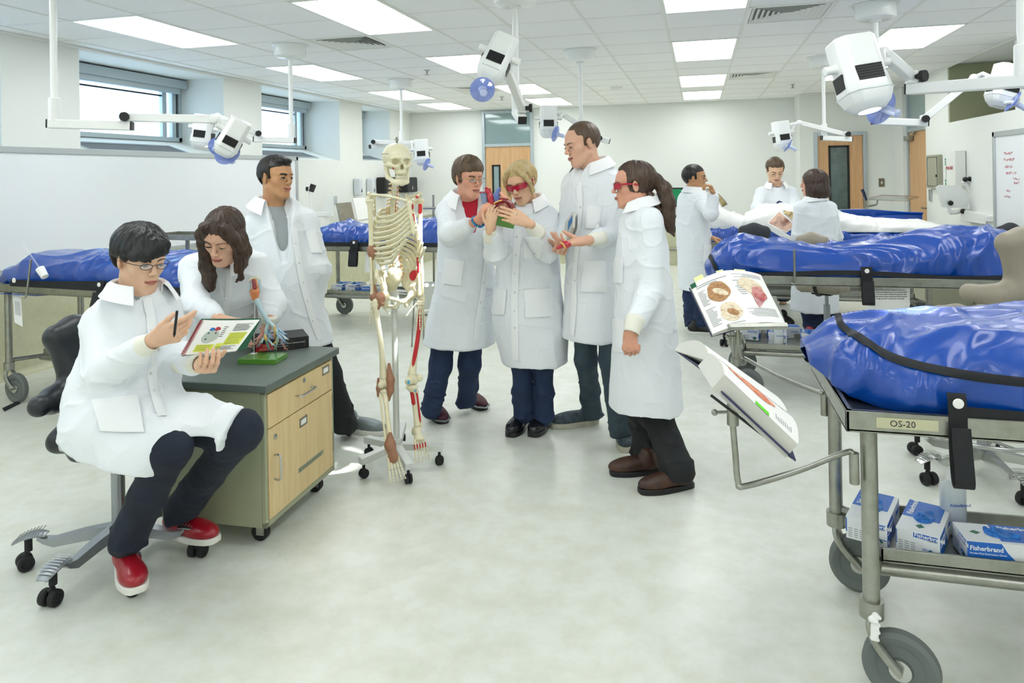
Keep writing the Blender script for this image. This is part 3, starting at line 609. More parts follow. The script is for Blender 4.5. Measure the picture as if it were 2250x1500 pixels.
# ---------------------------------------------------------------- more saddle chairs
def C2(px, py, t): p = at(px, py, t); return A(p[0], p[1])
five = lambda a0: [a0+2*pi*k/5 for k in range(5)]
cb = C2(1818, 745, 5.95); saddle('tan saddle chair with booklets on its seat, between the two right-hand carts', cb, R(60), 'vinyltan', 'silver', .58, 1.0, five(.3), wing=False)
cc = onz(2135, 1000, .1); saddle('tan saddle chair with winged back and chrome foot ring at the right edge', A(cc[0]+.05, cc[1]), R(118), 'vinyltan', 'steelbright', .78, 1.22, five(-.15), ring=True, lean=.0, Rb=.36)
cd = onz(1618, 738, .1); saddle('black saddle chair behind the blue bag, beside the man reaching to his mouth', A(cd[0]+.20, cd[1]+.12), R(80), 'charcoal', 'silver', .62, 1.06, five(.9), wing=False)
ce = onz(2120, 700, .1); saddle('black chair whose back just shows above the blue bag, by the wall desk', A(ce[0]+.1, ce[1]-.15), R(120), 'charcoal', 'silver', .6, 1.0, five(.2), wing=False)
# booklets on the tan seat
g = G(); M = rotm(0, 0, .4); p = A(cb[0]-.02, cb[1]-.05, .665); g.box(p, (.30, .21, .006), M); g.box(p+A(-.02, .0, .007), (.29, .2, .006), rotm(0, 0, .5)); single('paper_stack', g, 'paper', 'white paper booklet lying on the tan saddle seat', 'papers')
# ---------------------------------------------------------------- steel carts
def cart(label, x, y, L, Wd=.66, Hh=.84, rz=0, casters='big', cang=(0, 0, 0, 0)):
    t = thing('steel_cart', label, 'cart', (x, y, 0), 'stainless carts under the body bags', rz)
    g = G(); z0 = Hh-.062
    g.bx((0, 0, z0+.002), (L, Wd, z0+.012))
    for lo, hi in (((0, 0, z0), (L, .012, Hh)), ((0, Wd-.012, z0), (L, Wd, Hh)), ((0, 0, z0), (.012, Wd, Hh)), ((L-.012, 0, z0), (L, Wd, Hh))): g.bx(lo, hi)
    for lo, hi in (((0, .0, Hh-.006), (L, .022, Hh)), ((0, Wd-.022, Hh-.006), (L, Wd, Hh)), ((0, 0, Hh-.006), (.022, Wd, Hh))): g.bx(lo, hi)
    part('tray', g, 'steel', t, local=True, bevel=.003)
    fx, lr = .07, .0235; sh = .30
    for i, (px_, py_) in enumerate(((fx, .05), (fx, Wd-.05), (L-fx, .05), (L-fx, Wd-.05))):
        g = G(); g.cyl((px_, py_, .26), (px_, py_, z0), lr, 20); part('leg', g, 'steel', t, local=True)
    g = G(); y1, y2 = .25, Wd-.07
    for ex, sg in ((fx, 1), (L-fx, -1)):
        g.tube([(ex, .05, sh-.01), (ex+sg*.06, y1, sh-.02), (ex+sg*.06, y2, sh-.02), (ex, Wd-.05, sh-.01)], .015, 12)
    g.cyl((fx+.05, y1, sh-.035), (L-fx-.05, y1, sh-.035), .019, 14); g.cyl((fx+.05, y2, sh-.035), (L-fx-.05, y2, sh-.035), .019, 14)
    part('lower_frame', g, 'steel', t, local=True)
    g = G(); a, b = fx+.07, L-fx-.07; g.bx((a, y1, sh-.012), (b, y2, sh-.004))
    for lo, hi in (((a, y1, sh-.014), (b, y1+.01, sh+.03)), ((a, y2-.01, sh-.014), (b, y2, sh+.03)), ((a, y1, sh-.014), (a+.01, y2, sh+.03)), ((b-.01, y1, sh-.014), (b, y2, sh+.03))): g.bx(lo, hi)
    part('lower_shelf', g, 'steel', t, local=True, bevel=.002)
    for i, (px_, py_) in enumerate(((fx, .05), (fx, Wd-.05), (L-fx, .05), (L-fx, Wd-.05))):
        a = cang[i]; h = A(math.cos(a), math.sin(a), 0); s = A(-h[1], h[0], 0); p = A(px_, py_, 0); r = .102; ax = p+h*.075+A(0, 0, r)
        g = G(); g.cyl(p+A(0, 0, .225), p+A(0, 0, .275), .034, 20); g.tube(spline([p+A(0, 0, .25), p+A(0, 0, .205)+s*.026, p+s*.034+h*.02+A(0, 0, .16), ax+s*.034], 5), .013, 8, up=h); g.tube(spline([p+A(0, 0, .25), p+A(0, 0, .205)-s*.026, p-s*.034+h*.02+A(0, 0, .16), ax-s*.034], 5), .013, 8, up=h); g.cyl(ax-s*.045, ax+s*.045, .008, 10)
        w = part('caster', g, 'steel', t, local=True); g = G(); g.lathe([(.0, -.014), (.062, -.014), (.068, -.019), (.09, -.022), (r, -.014), (r, .014), (.09, .022), (.068, .019), (.062, .014), (0, .014)], 40, frame(s), ax); part('wheel', g, 'greyrubber', w, local=True)
        g = G(); g.lathe([(0, -.024), (.03, -.024), (.034, -.014), (.034, .014), (.03, .024), (0, .024)], 20, frame(s), ax); part('hub', g, 'steelbright', w, local=True)
    return t
A0 = (.40, 2.25); cartA = cart('near right stainless cart with glove boxes on its lower shelf', .40, 2.25, 2.1, cang=(-.35, -.2, 0, 0))
B0 = (.15, 5.02); cartB = cart('stainless cart in the middle of the right side, behind the nearest one', .15, 5.02, 2.15, .70)
cartC = cart('far right stainless cart carrying the white draped body', .02, 7.35, 2.1, .7)
D0 = (-4.82, 3.95); cartD = cart('stainless cart at the left, behind the seated student', -4.82, 3.95, 2.1, .66, cang=(0, 0, 0, 0), rz=R(-6))
E0 = (-4.05, 6.72); cartE = cart('stainless cart behind the model skeleton', -4.05, 6.72, 2.1, .68)
# ---------------------------------------------------------------- body bags
mat('vinylblue', '0046a6', .26, coat=.35, weave=260, spec=.5); mat('linernavy', '101828', .5); mat('webbing', '14161b', .7, bump=(400, .1)); mat('sheet', 'f2f3ef', .5, coat=.25, bump=(30, .05))
def bag(label, x0_, x1_, y0_, y1_, zb, prof, tiltL=None, mname='vinylblue', seed=0, amp=1, name='body_bag', cat='body bag', nx=230, ny=110, rz=0, org=None, side=.5):
    """prof rows: u, height, near inset, far inset, base lift"""
    t = thing(name, label, cat, ((x0_+x1_)/2, (y0_+y1_)/2, zb), 'blue body bags' if name == 'body_bag' else None)
    pr = np.array(prof); P = np.zeros((nx, ny, 3)); U = np.linspace(0, 1, nx)
    for i, u in enumerate(U):
        h, n_, f_, l_ = [np.interp(u, pr[:, 0], pr[:, j]) for j in range(1, 5)]
        ya, yb_ = y0_+n_, y1_-f_; yc, w = (ya+yb_)/2, (yb_-ya)/2
        th = np.linspace(-.18, pi+.18, ny); c, s = np.cos(th), np.sin(th)
        P[i, :, 0] = x0_+(x1_-x0_)*u; P[i, :, 1] = yc-w*np.sign(c)*np.abs(c)**.75; P[i, :, 2] = zb+l_+.02+np.where(s > 0, h*np.abs(s)**side, s*.10)
    Q = P.reshape(-1, 3).copy(); q = Q*A(1.0, 1.6, 1.0)+seed*3.7
    warp = np.stack([vnoise(q*1.3+7), vnoise(q*1.3+31), vnoise(q*1.3+57)], 1)*.45; qq = q+warp
    z = (Q[:, 2]-zb); up_ = np.clip(z/.05, .15, 1); e = np.clip(np.minimum(Q[:, 0]-x0_, x1_-Q[:, 0])/.12, .25, 1)
    d = (ridge(qq*A(3.0, 2.1, 2.2), 1)**3*.028+ridge(qq*A(5.5, 3.4, 4)+11, 2)*.015+fbm(q*2, 2)*.02+ridge(qq*9+3, 1)*.004)*up_*e*amp
    N = np.cross(np.gradient(P, axis=0), np.gradient(P, axis=1)).reshape(-1, 3); N /= np.linalg.norm(N, axis=1, keepdims=True)+1e-9; N *= -np.sign((N*(Q-A((x0_+x1_)/2, (y0_+y1_)/2, zb+.05))).sum(1))[:, None]*-1
    Q = Q+N*d[:, None]; Q[:, 2] = np.maximum(Q[:, 2], zb+.004+.0*z)
    if rz: c_ = A(org); Q[:, :2] = (Q[:, :2]-c_) @ rotm(0, 0, rz)[:2, :2].T+c_
    g = G(); P2 = Q.reshape(nx, ny, 3); g.grid(P2, 0)
    # close the ends and the underside
    n0 = len(g.v)
    for i, fl_ in ((0, 1), (nx-1, 0)):
        c_ = P2[i].mean(0); k = len(g.v); g.v.append(c_.tolist())
        for j in range(ny-1): a, b = i*ny+j, i*ny+j+1; g.f.append((k, b, a) if fl_ else (k, a, b)); g.mi.append(0)
    for i in range(nx-1): g.f.append((i*ny, (i+1)*ny, (i+1)*ny+ny-1, i*ny+ny-1)); g.mi.append(0)
    o = part('cover', g, mname, t, autos=False); return t, o
def bvh(*objs):
    V = []; F = []
    for o in objs:
        n = len(V); mw = np.zeros(3)
        p = o
        while p: mw = mw+A(p.location[:]); p = p.parent
        V += [tuple(A(v.co[:])+mw) for v in o.data.vertices]; F += [tuple(i+n for i in p.vertices) for p in o.data.polygons]
    return BVHTree.FromPolygons(V, F)
def cast(B, px, py, default=None):
    r = unit(ray(px, py)); h = B.ray_cast(Vector(EYE), Vector(r))
    return (A(h[0][:]), A(h[1][:])) if h[0] is not None else (default, -r)
def drape(B, path, w, th, g, n=10, lift=.003):
    """a strip of real thickness laid along the surface, following a traced line"""
    pts = []; pv = None
    P = spline([A(x, y, 0) for x, y in path], n)
    for p in P:
        q, nn = cast(B, p[0], p[1])
        if q is None: continue
        if nn@(EYE-q) < 0: nn = -nn
        pts.append((q+nn*lift, nn))
    if len(pts) < 3: return
    Q = np.array([p for p, _ in pts]); Nn = np.array([n_ for _, n_ in pts])
    for _ in range(3): Nn[1:-1] = (Nn[:-2]+Nn[1:-1]+Nn[2:])/3; Q[1:-1] = Q[1:-1]*.6+(Q[:-2]+Q[2:])*.2
    T = np.gradient(Q, axis=0); G_ = []
    for q, t_, n_ in zip(Q, T, Nn): s = unit(np.cross(t_, n_)); n_ = unit(n_); G_.append([q-s*w/2, q-s*w/4+n_*th*.5, q+n_*th*.5, q+s*w/4+n_*th*.5, q+s*w/2])
    g.grid(G_, th)
def strap(parent, p, w, drop, g=None, face=None):
    """hanging loop of webbing with a snap; p = top of the strap on the rim"""
    f = unit(A(0, -1, 0)) if face is None else face; s = np.cross(UP, f); P = []
    loop = [(0, .035), (.012, .0), (.016, -drop*.55), (.03, -drop*.93), (.05, -drop), (.062, -drop*.9), (.045, -drop*.5), (.035, -drop*.25)]
    L = spline([A(p)+f*a+UP*b for a, b in loop], 5); g = G(); g.grid([[q-s*w/2, q+s*w/2] for q in L], .004); o = part('strap', g, 'webbing', parent)
    g = G(); g.lathe([(.004, .002), (.004, .004), (.013, .003), (.0145, .0)], 20, frame(f), A(p)+f*.018+UP*(.01)); part('snap', g, 'whitegloss', o)
    return o
bagA, oA = bag('near blue vinyl body bag with black zipper, spotlit on top, at the right edge', .355, 2.6, 2.30, 2.92, .805, [(0, .02, .30, .10, .075), (.04, .13, .10, .06, .03), (.10, .19, .03, .03, 0), (.2, .225, .0, .01, 0), (.35, .24, .0, .0, 0), (.5, .23, .0, 0, 0), (1, .22, 0, 0, 0)], seed=1)
BA = bvh(oA); g = G(); drape(BA, [(1842, 692), (1848, 712), (1862, 727), (1880, 735), (1905, 752), (1935, 772), (1975, 790), (2040, 808), (2120, 822), (2248, 838), (2420, 850), (2600, 858)], .020, .004, g, 8); part('zipper', g, 'webbing', bagA)
g = G(); drape(BA, [(1838, 692), (1845, 715), (1862, 733), (1880, 742), (1905, 759), (1935, 779), (1975, 797), (2040, 815), (2120, 829), (2248, 845), (2420, 857), (2600, 865)], .008, .003, g, 8); part('zipper_tape', g, 'blackrubber', bagA)
g = G(); g.bx((.43, 2.285, .797), (2.45, 2.9, .822)); part('bag_liner', g, 'linernavy', bagA, bevel=.008)
q = at(2105, 893, 2.0); strap(bagA, (q[0], 2.262, .87), .048, .21)
g = G(); q0 = at(2118, 880, 2.03); P = [[A(x, 2.262-.004*math.sin(x*9), .868-.012*(x-q0[0])*2), A(x, 2.258, .822-.01*(x-q0[0]))] for x in np.linspace(q0[0], 2.4, 14)]; g.grid(P, .004); part('side_strap', g, 'webbing', bagA)
bagB, oB = bag('long crumpled blue body bag with a black side band, middle of the right side', .04, 2.42, 5.06, 5.72, .80, [(0, .06, .22, .16, .0), (.03, .15, .10, .08, 0), (.10, .215, .03, .03, 0), (.2, .205, 0, .0, 0), (.36, .17, .0, .0, 0), (.55, .24, 0, 0, 0), (.66, .30, 0, 0, 0), (.82, .285, 0, 0, 0), (.92, .22, .0, .0, 0), (1, .08, .1, .1, 0)], seed=2)
g = G()
P = [[A(x, 5.035, .872-.012*math.sin(x*5)), A(x, 5.03, .842-.01*math.sin(x*5))] for x in np.linspace(.33, 2.25, 30)]; g.grid(P, .006); part('side_band', g, 'webbing', bagB)
g = G(); g.bx((.22, 5.06, .795), (2.3, 5.68, .845)); part('bag_liner', g, 'linernavy', bagB, bevel=.01)
q = at(1892, 600, 4.75); strap(bagB, (q[0], 5.02, .875), .07, .20)
g = G(); BB = bvh(oB); drape(BB, [(1561, 562), (1566, 572), (1572, 585), (1576, 592)], .03, .005, g, 6); part('corner_strap', g, 'webbing', bagB)
g = G(); q = at(1740, 622, 4.82); X_ = q[0]; g.tube([(X_-.02, 5.0, .80), (X_, 4.995, .79), (X_, 4.99, .81), (X_, 4.985, 1.02)], .008, 8); single('steel_hook_rod', g, 'steel', 'thin upright steel rod hooked on the rim beside the long blue bag', 'rod')
bagD, oD = bag('blue body bag on the left cart, sloping down to the left edge', -4.98, -2.78, 3.98, 4.6, .80, [(0, .05, .1, .1, .0), (.06, .11, .03, .02, 0), (.17, .235, .0, .0, 0), (.28, .22, 0, .0, 0), (.5, .23, .0, .0, 0), (.8, .22, 0, 0, 0), (1, .1, .1, .1, 0)], seed=3, amp=.55, rz=R(-6), org=(-4.82, 3.95))
rD = rotm(0, 0, R(-6)); dD = lambda x, y, z: A(-4.82, 3.95, 0)+rD@A(x, y, z)
g = G(); g.grid([[dD(x, -.012, .885-.01*math.sin(x*4)), dD(x, -.018, .83)] for x in np.linspace(.20, 1.9, 24)], .006); part('side_band', g, 'webbing', bagD)
f_ = rD@A(0, -1, 0); o = strap(bagD, dD(1.06, -.02, .865), .06, .15, face=f_)
g = G(); g.lathe([(.006, .002), (.006, .005), (.016, .004), (.018, .0)], 20, frame(f_), dD(.24, -.022, .872)); part('snap', g, 'whitegloss', bagD)
g = G(); g.grid([[dD(x, -.02+.0*x, .775), dD(x-.05, .25, .72+.05*x), dD(x, .5, .765)] for x in np.linspace(-.15, .45, 8)], .004); part('hanging_flap', g, 'vinylblue', bagD)
bagE, oE = bag('blue body bag on the cart behind the model skeleton', -4.15, -1.95, 6.76, 7.4, .80, [(0, .05, .1, .1, 0), (.08, .17, .03, .02, 0), (.18, .23, 0, 0, 0), (.3, .19, 0, 0, 0), (.5, .23, 0, 0, 0), (.75, .25, 0, 0, 0), (.9, .2, 0, 0, 0), (1, .05, .1, .1, 0)], seed=4)
g = G(); g.grid([[A(x, 6.70, .875), A(x, 6.70, .832)] for x in np.linspace(-4.0, -2.1, 20)], .006); part('side_band', g, 'webbing', bagE)
q = at(780, 525, 7.35); strap(bagE, (q[0], 6.69, .865), .09, .23)
bagC, oC = bag('blue body bag opened round the white draped body on the far right cart', -.02, 2.25, 7.42, 8.1, .80, [(0, .07, .15, .15, 0), (.04, .15, .05, .05, 0), (.12, .17, 0, 0, 0), (1, .15, 0, 0, 0)], seed=5)
sh, oS = bag('white plastic sheet covering the body on the far cart', .0, 2.2, 7.45, 8.05, .93, [(0, .08, .2, .25, .10), (.03, .2, .14, .18, .05), (.09, .25, .06, .08, .0), (.15, .18, .04, .06, 0), (.21, .13, .03, .03, 0), (.30, .24, .0, .0, 0), (.5, .23, .0, .0, 0), (.62, .14, .0, .0, 0), (.75, .08, 0, 0, 0), (1, .05, 0, 0, 0)], mname='sheet', seed=8, name='draped_body', cat='covered body', amp=.8)
g = G(); g.grid([[A(x, 8.12+.02*math.sin(9*x), .97+.0*x), A(x, 8.13, 1.05+.012*math.sin(7*x)), A(x, 8.10+.01*math.sin(14*x), 1.10+.02*math.sin(5*x))] for x in np.linspace(1.0, 2.2, 30)], .01); part('turned_back_flap', g, 'vinylblue', bagC)
# ---------------------------------------------------------------- mobile lab cabinet
mat('cabgreen', 'a0a588', .42); mat('slate', '626d67', .42, bump=(160, .03)); mat('birch', 'e6cf9e', .42, mix=('d5b57e', 5, .35, .8, (7, 7, .5)), bump=(40, .02))
k0 = at(585, 1140, 2.975); kx = at(735, 1015, 3.575); a_ = k0[:2]; b_ = kx[:2]; dY = unit(A(*(b_-a_), 0)); wY = np.linalg.norm(b_-a_); dX = A(-dY[1], dY[0], 0); WX = .50
cab = thing('mobile_cabinet', 'olive mobile lab cabinet with birch drawer and door and slate top', 'cabinet', (a_[0], a_[1], 0), None, math.atan2(dY[1], dY[0])-pi/2)
# local frame: x to the right of travel (towards +front), y along the front; body lies at x<0
zt, zb_ = .69, .085
g = G(); g.bx((-WX, 0, zb_), (-.02, wY, zt-.036)); g.bx((-.02, 0, zb_), (0, .02, zt-.036)); g.bx((-.02, wY-.02, zb_), (0, wY, zt-.036)); g.bx((-.02, 0, zb_), (0, wY, zb_+.025)); g.bx((-.02, 0, zt-.05), (0, wY, zt-.036)); part('body', g, 'cabgreen', cab, local=True, bevel=.003)
g = G(); g.bx((-WX-.03, -.025, zt-.034), (.025, wY+.025, zt)); part('worktop', g, 'slate', cab, local=True, bevel=.005)
zd = zt-.20
g = G(); g.bx((-.018, .022, zd+.003), (.004, wY-.022, zt-.053)); dr = part('drawer', g, 'birch', cab, local=True, bevel=.002)
g = G(); g.bx((-.018, .022, zb_+.028), (.004, wY-.022, zd-.002)); dw = part('door', g, 'birch', cab, local=True, bevel=.002)
g = G(); zc = zd+.075; g.tube(spline([(.004, wY*.40, zc), (.032, wY*.40, zc), (.036, wY*.5, zc), (.032, wY*.62, zc), (.004, wY*.62, zc)], 5), .005, 8); part('handle', g, 'steelbright', dr, local=True)
g = G(); zc = zd-.12; g.tube(spline([(.004, .06, zc), (.032, .06, zc), (.036, .06, zc-.05), (.032, .06, zc-.10), (.004, .06, zc-.10)], 5), .005, 8); part('handle', g, 'steelbright', dw, local=True)
for pr, y, z in ((dr, wY*.52, zd+.125), (dw, .07, zd-.045)): g = G(); g.lathe([(0, .006), (.006, .006), (.012, .004), (.012, 0)], 20, frame(A(1, 0, 0)), (.004, y, z)); g.bx((.009, y-.001, z-.006), (.011, y+.001, z+.006)); part('lock', g, 'steelbright', pr, local=True)
for pr, y, z in ((dr, wY*.86, zd+.115), (dw, wY*.5, zd-.06)):
    g = G()
    for lo, hi in (((0, -.032, -.02), (.004, .032, -.012)), ((0, -.032, .012), (.004, .032, .02)), ((0, -.032, -.02), (.004, -.026, .02)), ((0, .026, -.02), (.004, .032, .02))): g.bx((lo[0]+.003, lo[1]+y, lo[2]+z), (hi[0]+.004, hi[1]+y, hi[2]+z))
    o = part('card_holder', g, 'steel', pr, local=True); g = G(); g.bx((.003, y-.028, z-.014), (.005, y+.028, z+.014)); part('card', g, 'paper', o, local=True)
g = G(); g.bx((.003, wY*.42, zb_+.125), (.0055, wY*.80, zb_+.147)); o = part('label_strip', g, 'cabgreen', dw, local=True); g = G()
for k, s_ in enumerate(('PROPERTY OF THE ANATOMY LABORATORY', 'KEEP LOCKED')): pass
for k in range(2): 
    for j in range(9): g.bx((.0055, wY*.43+j*.023, zb_+.131+k*.008), (.006, wY*.43+j*.023+.018, zb_+.1335+k*.008))
part('print_lines', g, 'ink', o, local=True)
g = G(); g.bx((.0, wY-.022, zb_+.10), (.006, wY-.012, zb_+.19)); g.bx((.0, wY-.022, zd-.1), (.006, wY-.012, zd-.02)); part('hinge', g, 'steel', dw, local=True)
for x, y in ((-.06, .07), (-.06, wY-.07), (-WX+.06, .07), (-WX+.06, wY-.07)):
    g = G(); g.cyl((x, y, zb_-.02), (x, y, zb_), .028); g.bx((x-.018, y-.024, .03), (x+.018, y-.02, zb_-.02)); g.bx((x-.018, y+.02, .03), (x+.018, y+.024, zb_-.02)); o = part('caster', g, 'steel', cab, local=True); g = G(); g.lathe([(.0, -.016), (.03, -.016), (.038, -.012), (.038, .012), (.03, .016), (0, .016)], 24, frame(A(0, 1, 0)), (x-.01, y, .038)); part('wheel', g, 'blackrubber', o, local=True)
cabM = np.array(Matrix.Rotation(math.atan2(dY[1], dY[0])-pi/2, 3, 'Z'))
def onc(x, y, z=zt): return A(a_[0], a_[1], 0)+cabM@A(x, y, z)
# ---------------------------------------------------------------- the teaching skeleton on its rolling stand
mat('bone', 'ece6c8', .35, mix=('d8cfa4', 8, .4, .8), coat=.15); mat('bonemark', 'c01f2a', .35); mat('boneblue', '5fb2d6', .4); mat('ligament', 'a5775c', .45, mix=('8f6248', 14, .4, .8)); mat('cartilage', 'efe9cf', .3); mat('disc', 'd9e2e0', .4); mat('nerve', 'd99a34', .4); mat('standgrey', 'd5d8d3', .35, metal=.15)
SD = 3.78
def sk(px, py, dd=0): return at(px, py, SD+dd)
kb = at(872, 1000, 3.80); SKT = thing('skeleton', 'life-size model skeleton with red muscle marks and brown ligaments hanging from its stand', 'skeleton model', (kb[0], kb[1], .10))
# facing direction of the skeleton: to the viewer and to his right
kf = unit(cd_ := CRT*.55-CFW*.84); kr = unit(np.cross(kf, UP)); kr = kr if kr@CRT > 0 else -kr          # kr = toward the picture's right
def S_(c, x=0, y=0, z=0): return A(c)+kr*x+kf*y+UP*z
def bone(name, P, r, m='bone', n=12, parent=None, sm=6, flat=None, up=None):
    P = spline(P, sm); rr = np.interp(np.linspace(0, 1, len(P)), np.linspace(0, 1, len(r)), r); g = G(); g.tube(P, rr, n, flat=flat, up=up); return part(name, g, m, parent or SKT)
def sdf(name, fn, c, ext, m='bone', h=.003, parent=None, sm=1):
    c = A(c); V = Vol(c-A(ext), c+A(ext), h); fn(V); return vpart(name, V, m, parent or SKT, smooth=sm)
# skull
sc = sk(873, 356, -.02); MS = np.stack([np.cross(unit(CRT*.42-CFW*.90), UP), unit(CRT*.42-CFW*.90), UP], 1)
def skull(V):
    P = lambda x, y, z: sc+MS@A(x, y, z)
    V.ell(P(0, -.018, .030), (.074, .092, .072), MS, .01); V.ell(P(0, .045, .022), (.056, .045, .045), MS, .02); V.ell(P(0, .055, -.03), (.036, .034, .04), MS, .02)
    for q in (1, -1):
        V.cone(P(q*.060, .035, -.014), P(q*.030, .075, -.024), .010, .012, .012); V.cone(P(q*.069, -.005, -.014), P(q*.058, .045, -.016), .0055, .0065, .006); V.cone(P(q*.014, .090, .020), P(q*.050, .072, .016), .007, .007, .01); V.cone(P(q*.055, -.02, -.03), P(q*.05, -.02, -.048), .014, .008, .01)
        V.ell(P(q*.031, .096, -.001), (.0195, .046, .0175), MS, .005, True)
    V.cone(P(0, .086, .012), P(0, .098, -.008), .006, .005, .006); V.cone(P(0, .115, -.022), P(0, .065, -.020), .009, .007, .004, True); V.cone(P(0, .115, -.033), P(0, .065, -.031), .012, .010, .004, True)
    V.ell(P(0, .060, -.056), (.028, .031, .018), MS, .008)
sk_o = sdf('cranium', skull, sc, (.14, .14, .14), h=.0027)
P = lambda x, y, z: sc+MS@A(x, y, z)
g = G(); g.tube([P(.0755*math.cos(t), -.018+.0935*math.sin(t), .043) for t in np.linspace(0, 2*pi, 61)[:-1]], .0012, 4, closed=True); part('calotte_seam', g, 'ligament', sk_o)
def mand(V):
    V.cone(P(0, .072, -.114), P(0, .078, -.098), .012, .010, .01)
    for q in (1, -1): V.chain([P(q*.056, .0, -.022), P(q*.052, .0, -.078), P(q*.034, .05, -.103), P(q*.010, .076, -.110)], [.008, .012, .013, .013], .008)
    V.ell(P(0, .060, -.094), (.027, .030, .014), MS, .008)
sdf('mandible', mand, P(0, .03, -.06), (.1, .1, .08), h=.0027)
g = G()
for z, s_ in ((-.076, 1.08), (-.0835, 1.04)):
    for k in range(12): t = pi*(.08+.84*k/11); g.box(P(.025*s_*math.cos(t), .062+.0265*s_*math.sin(t), z), (.0042, .0042, .0075), MS @ rotm(0, 0, t))
part('teeth', g, 'cartilage', sk_o, bevel=.001)
g = G(); g.sphere(P(.040, .070, -.030), (.007, .004, .009), 10, 8, MS); part('muscle_mark', g, 'bonemark', sk_o)
g = G(); g.cyl(P(0, -.01, .10), P(0, -.01, .122), .004, 8); g.sphere(P(0, -.01, .124), .006, 10, 8); g.bar(P(-.012, -.01, .118), P(.012, -.01, .118), .002); part('hanger_bolt', g, 'steel', sk_o)
# spine
spn = spline([sk(868, 398, .02), sk(866, 425, .03), sk(862, 455, .07), sk(862, 510, .10), sk(866, 555, .06), sk(871, 590, .03), sk(873, 612, .05)], 20); spn = np.array(spn)
L = np.concatenate([[0], np.cumsum(np.linalg.norm(np.diff(spn, axis=0), axis=1))]); tt = np.linspace(0, L[-1], 25)
VC = np.stack([np.interp(tt, L, spn[:, i]) for i in range(3)], 1)
for i in range(24):
    w = .010+.010*i/23; c = VC[i]; T = unit(VC[min(i+1, 24)]-c); M = frame(-T, kr); hh = np.linalg.norm(VC[i+1]-c); g = G(); cc = (c+VC[i+1])/2
    g.lathe([(w*.6, -hh*.40), (w*1.15, -hh*.40), (w, 0), (w*1.15, hh*.36), (w*.6, hh*.36)], 14, M, cc); g.tube([cc+kr*w, cc+kr*(w+.020)-kf*.012-UP*.002], [.005, .003], 6); g.tube([cc-kr*w, cc-kr*(w+.020)-kf*.012-UP*.002], [.005, .003], 6); g.tube([cc-kf*w, cc-kf*(w+.028)-UP*.012], [.006, .003], 6); g.bar(cc+kr*w-kf*.008, cc-kr*w-kf*.008, .006)
    v = part('vertebra', g, 'bone', SKT); g = G(); g.cyl(cc-M[:, 2]*hh*.36, cc-M[:, 2]*hh*.62, w*1.08, 14); part('spinal_disc', g, 'disc', v)
    if i < 8 or i > 16:
        g = G()
        for q in (1, -1): g.tube(spline([cc+q*kr*w*.6-kf*.004, cc+q*kr*(w+.012)+kf*.004, cc+q*kr*(w+.022)-UP*.010], 3), .0022, 5)
        part('nerve_root', g, 'nerve', v); g = G(); g.tube([cc+kr*(w+.006)+UP*.008, cc+kr*(w+.007)-UP*.01], .0022, 5); part('artery', g, 'bonemark', v)
# ribs and sternum
st0, st1 = sk(900, 447, -.10), sk(909, 510, -.13)
def sternum(V): V.chain([st0, st0-UP*.028, (st0+st1)/2], [.017, .012, .0115], .01); V.chain([(st0+st1)/2, st1], [.0115, .011], .01); V.cone(st1, st1-UP*.03, .006, .002, .01)
sto = sdf('sternum', sternum, (st0+st1)/2, (.07, .07, .14), h=.003)
g = G(); g.sphere(st0+kr*.014-UP*.015-CFW*.012, (.010, .005, .02), 10, 8); g.sphere((st0+st1)/2+kr*.010-CFW*.010-UP*.01, (.008, .004, .035), 10, 8); part('muscle_mark', g, 'bonemark', sto)
chest = VC[12]; rc = []
for i in range(12):
    z = VC[7+i]; u = i/11; wd = .060+.072*math.sin(pi*min(1, (u*.85+.10))) ; dp = .055+.062*math.sin(pi*min(1, u*.8+.12))
    for q in (1, -1):
        drop = .045+.045*u; c0 = z-kf*.008; fr = kf*(dp*1.55)
        if i < 7: end = st0+(st1-st0)*(.04+.9*i/6)+kr*q*.012
        elif i < 10: end = st1-UP*(.01+.025*(i-6))+kr*q*(.014+.020*(i-6))-kf*.008*(i-6)
        else: end = z+kr*q*wd*.98+kf*dp*.75-UP*(drop+.02)
        pts = [c0+kr*q*.012, c0+kr*q*wd*.55-kf*.028-UP*drop*.12, c0+kr*q*wd*.98+kf*.015-UP*drop*.5, c0+kr*q*wd*1.02+kf*dp*.65-UP*drop*.95]
        if i < 10: pts += [end*.38+(c0+kr*q*wd*.8+kf*dp*1.25-UP*drop*1.25)*.62, end]
        else: pts.append(end)
        r_ = bone('rib', pts, [.0055, .0065, .0068, .0068, .0068, .006], parent=SKT, sm=5, n=8, flat=1.45)
        if q == 1 and i < 10:
            m = spline(pts, 5); a_, b_ = int(len(m)*.62), int(len(m)*.82); g = G(); g.tube([p-CFW*.0025 for p in m[a_:b_]], .0048, 8); part('muscle_mark', g, 'bonemark', r_)
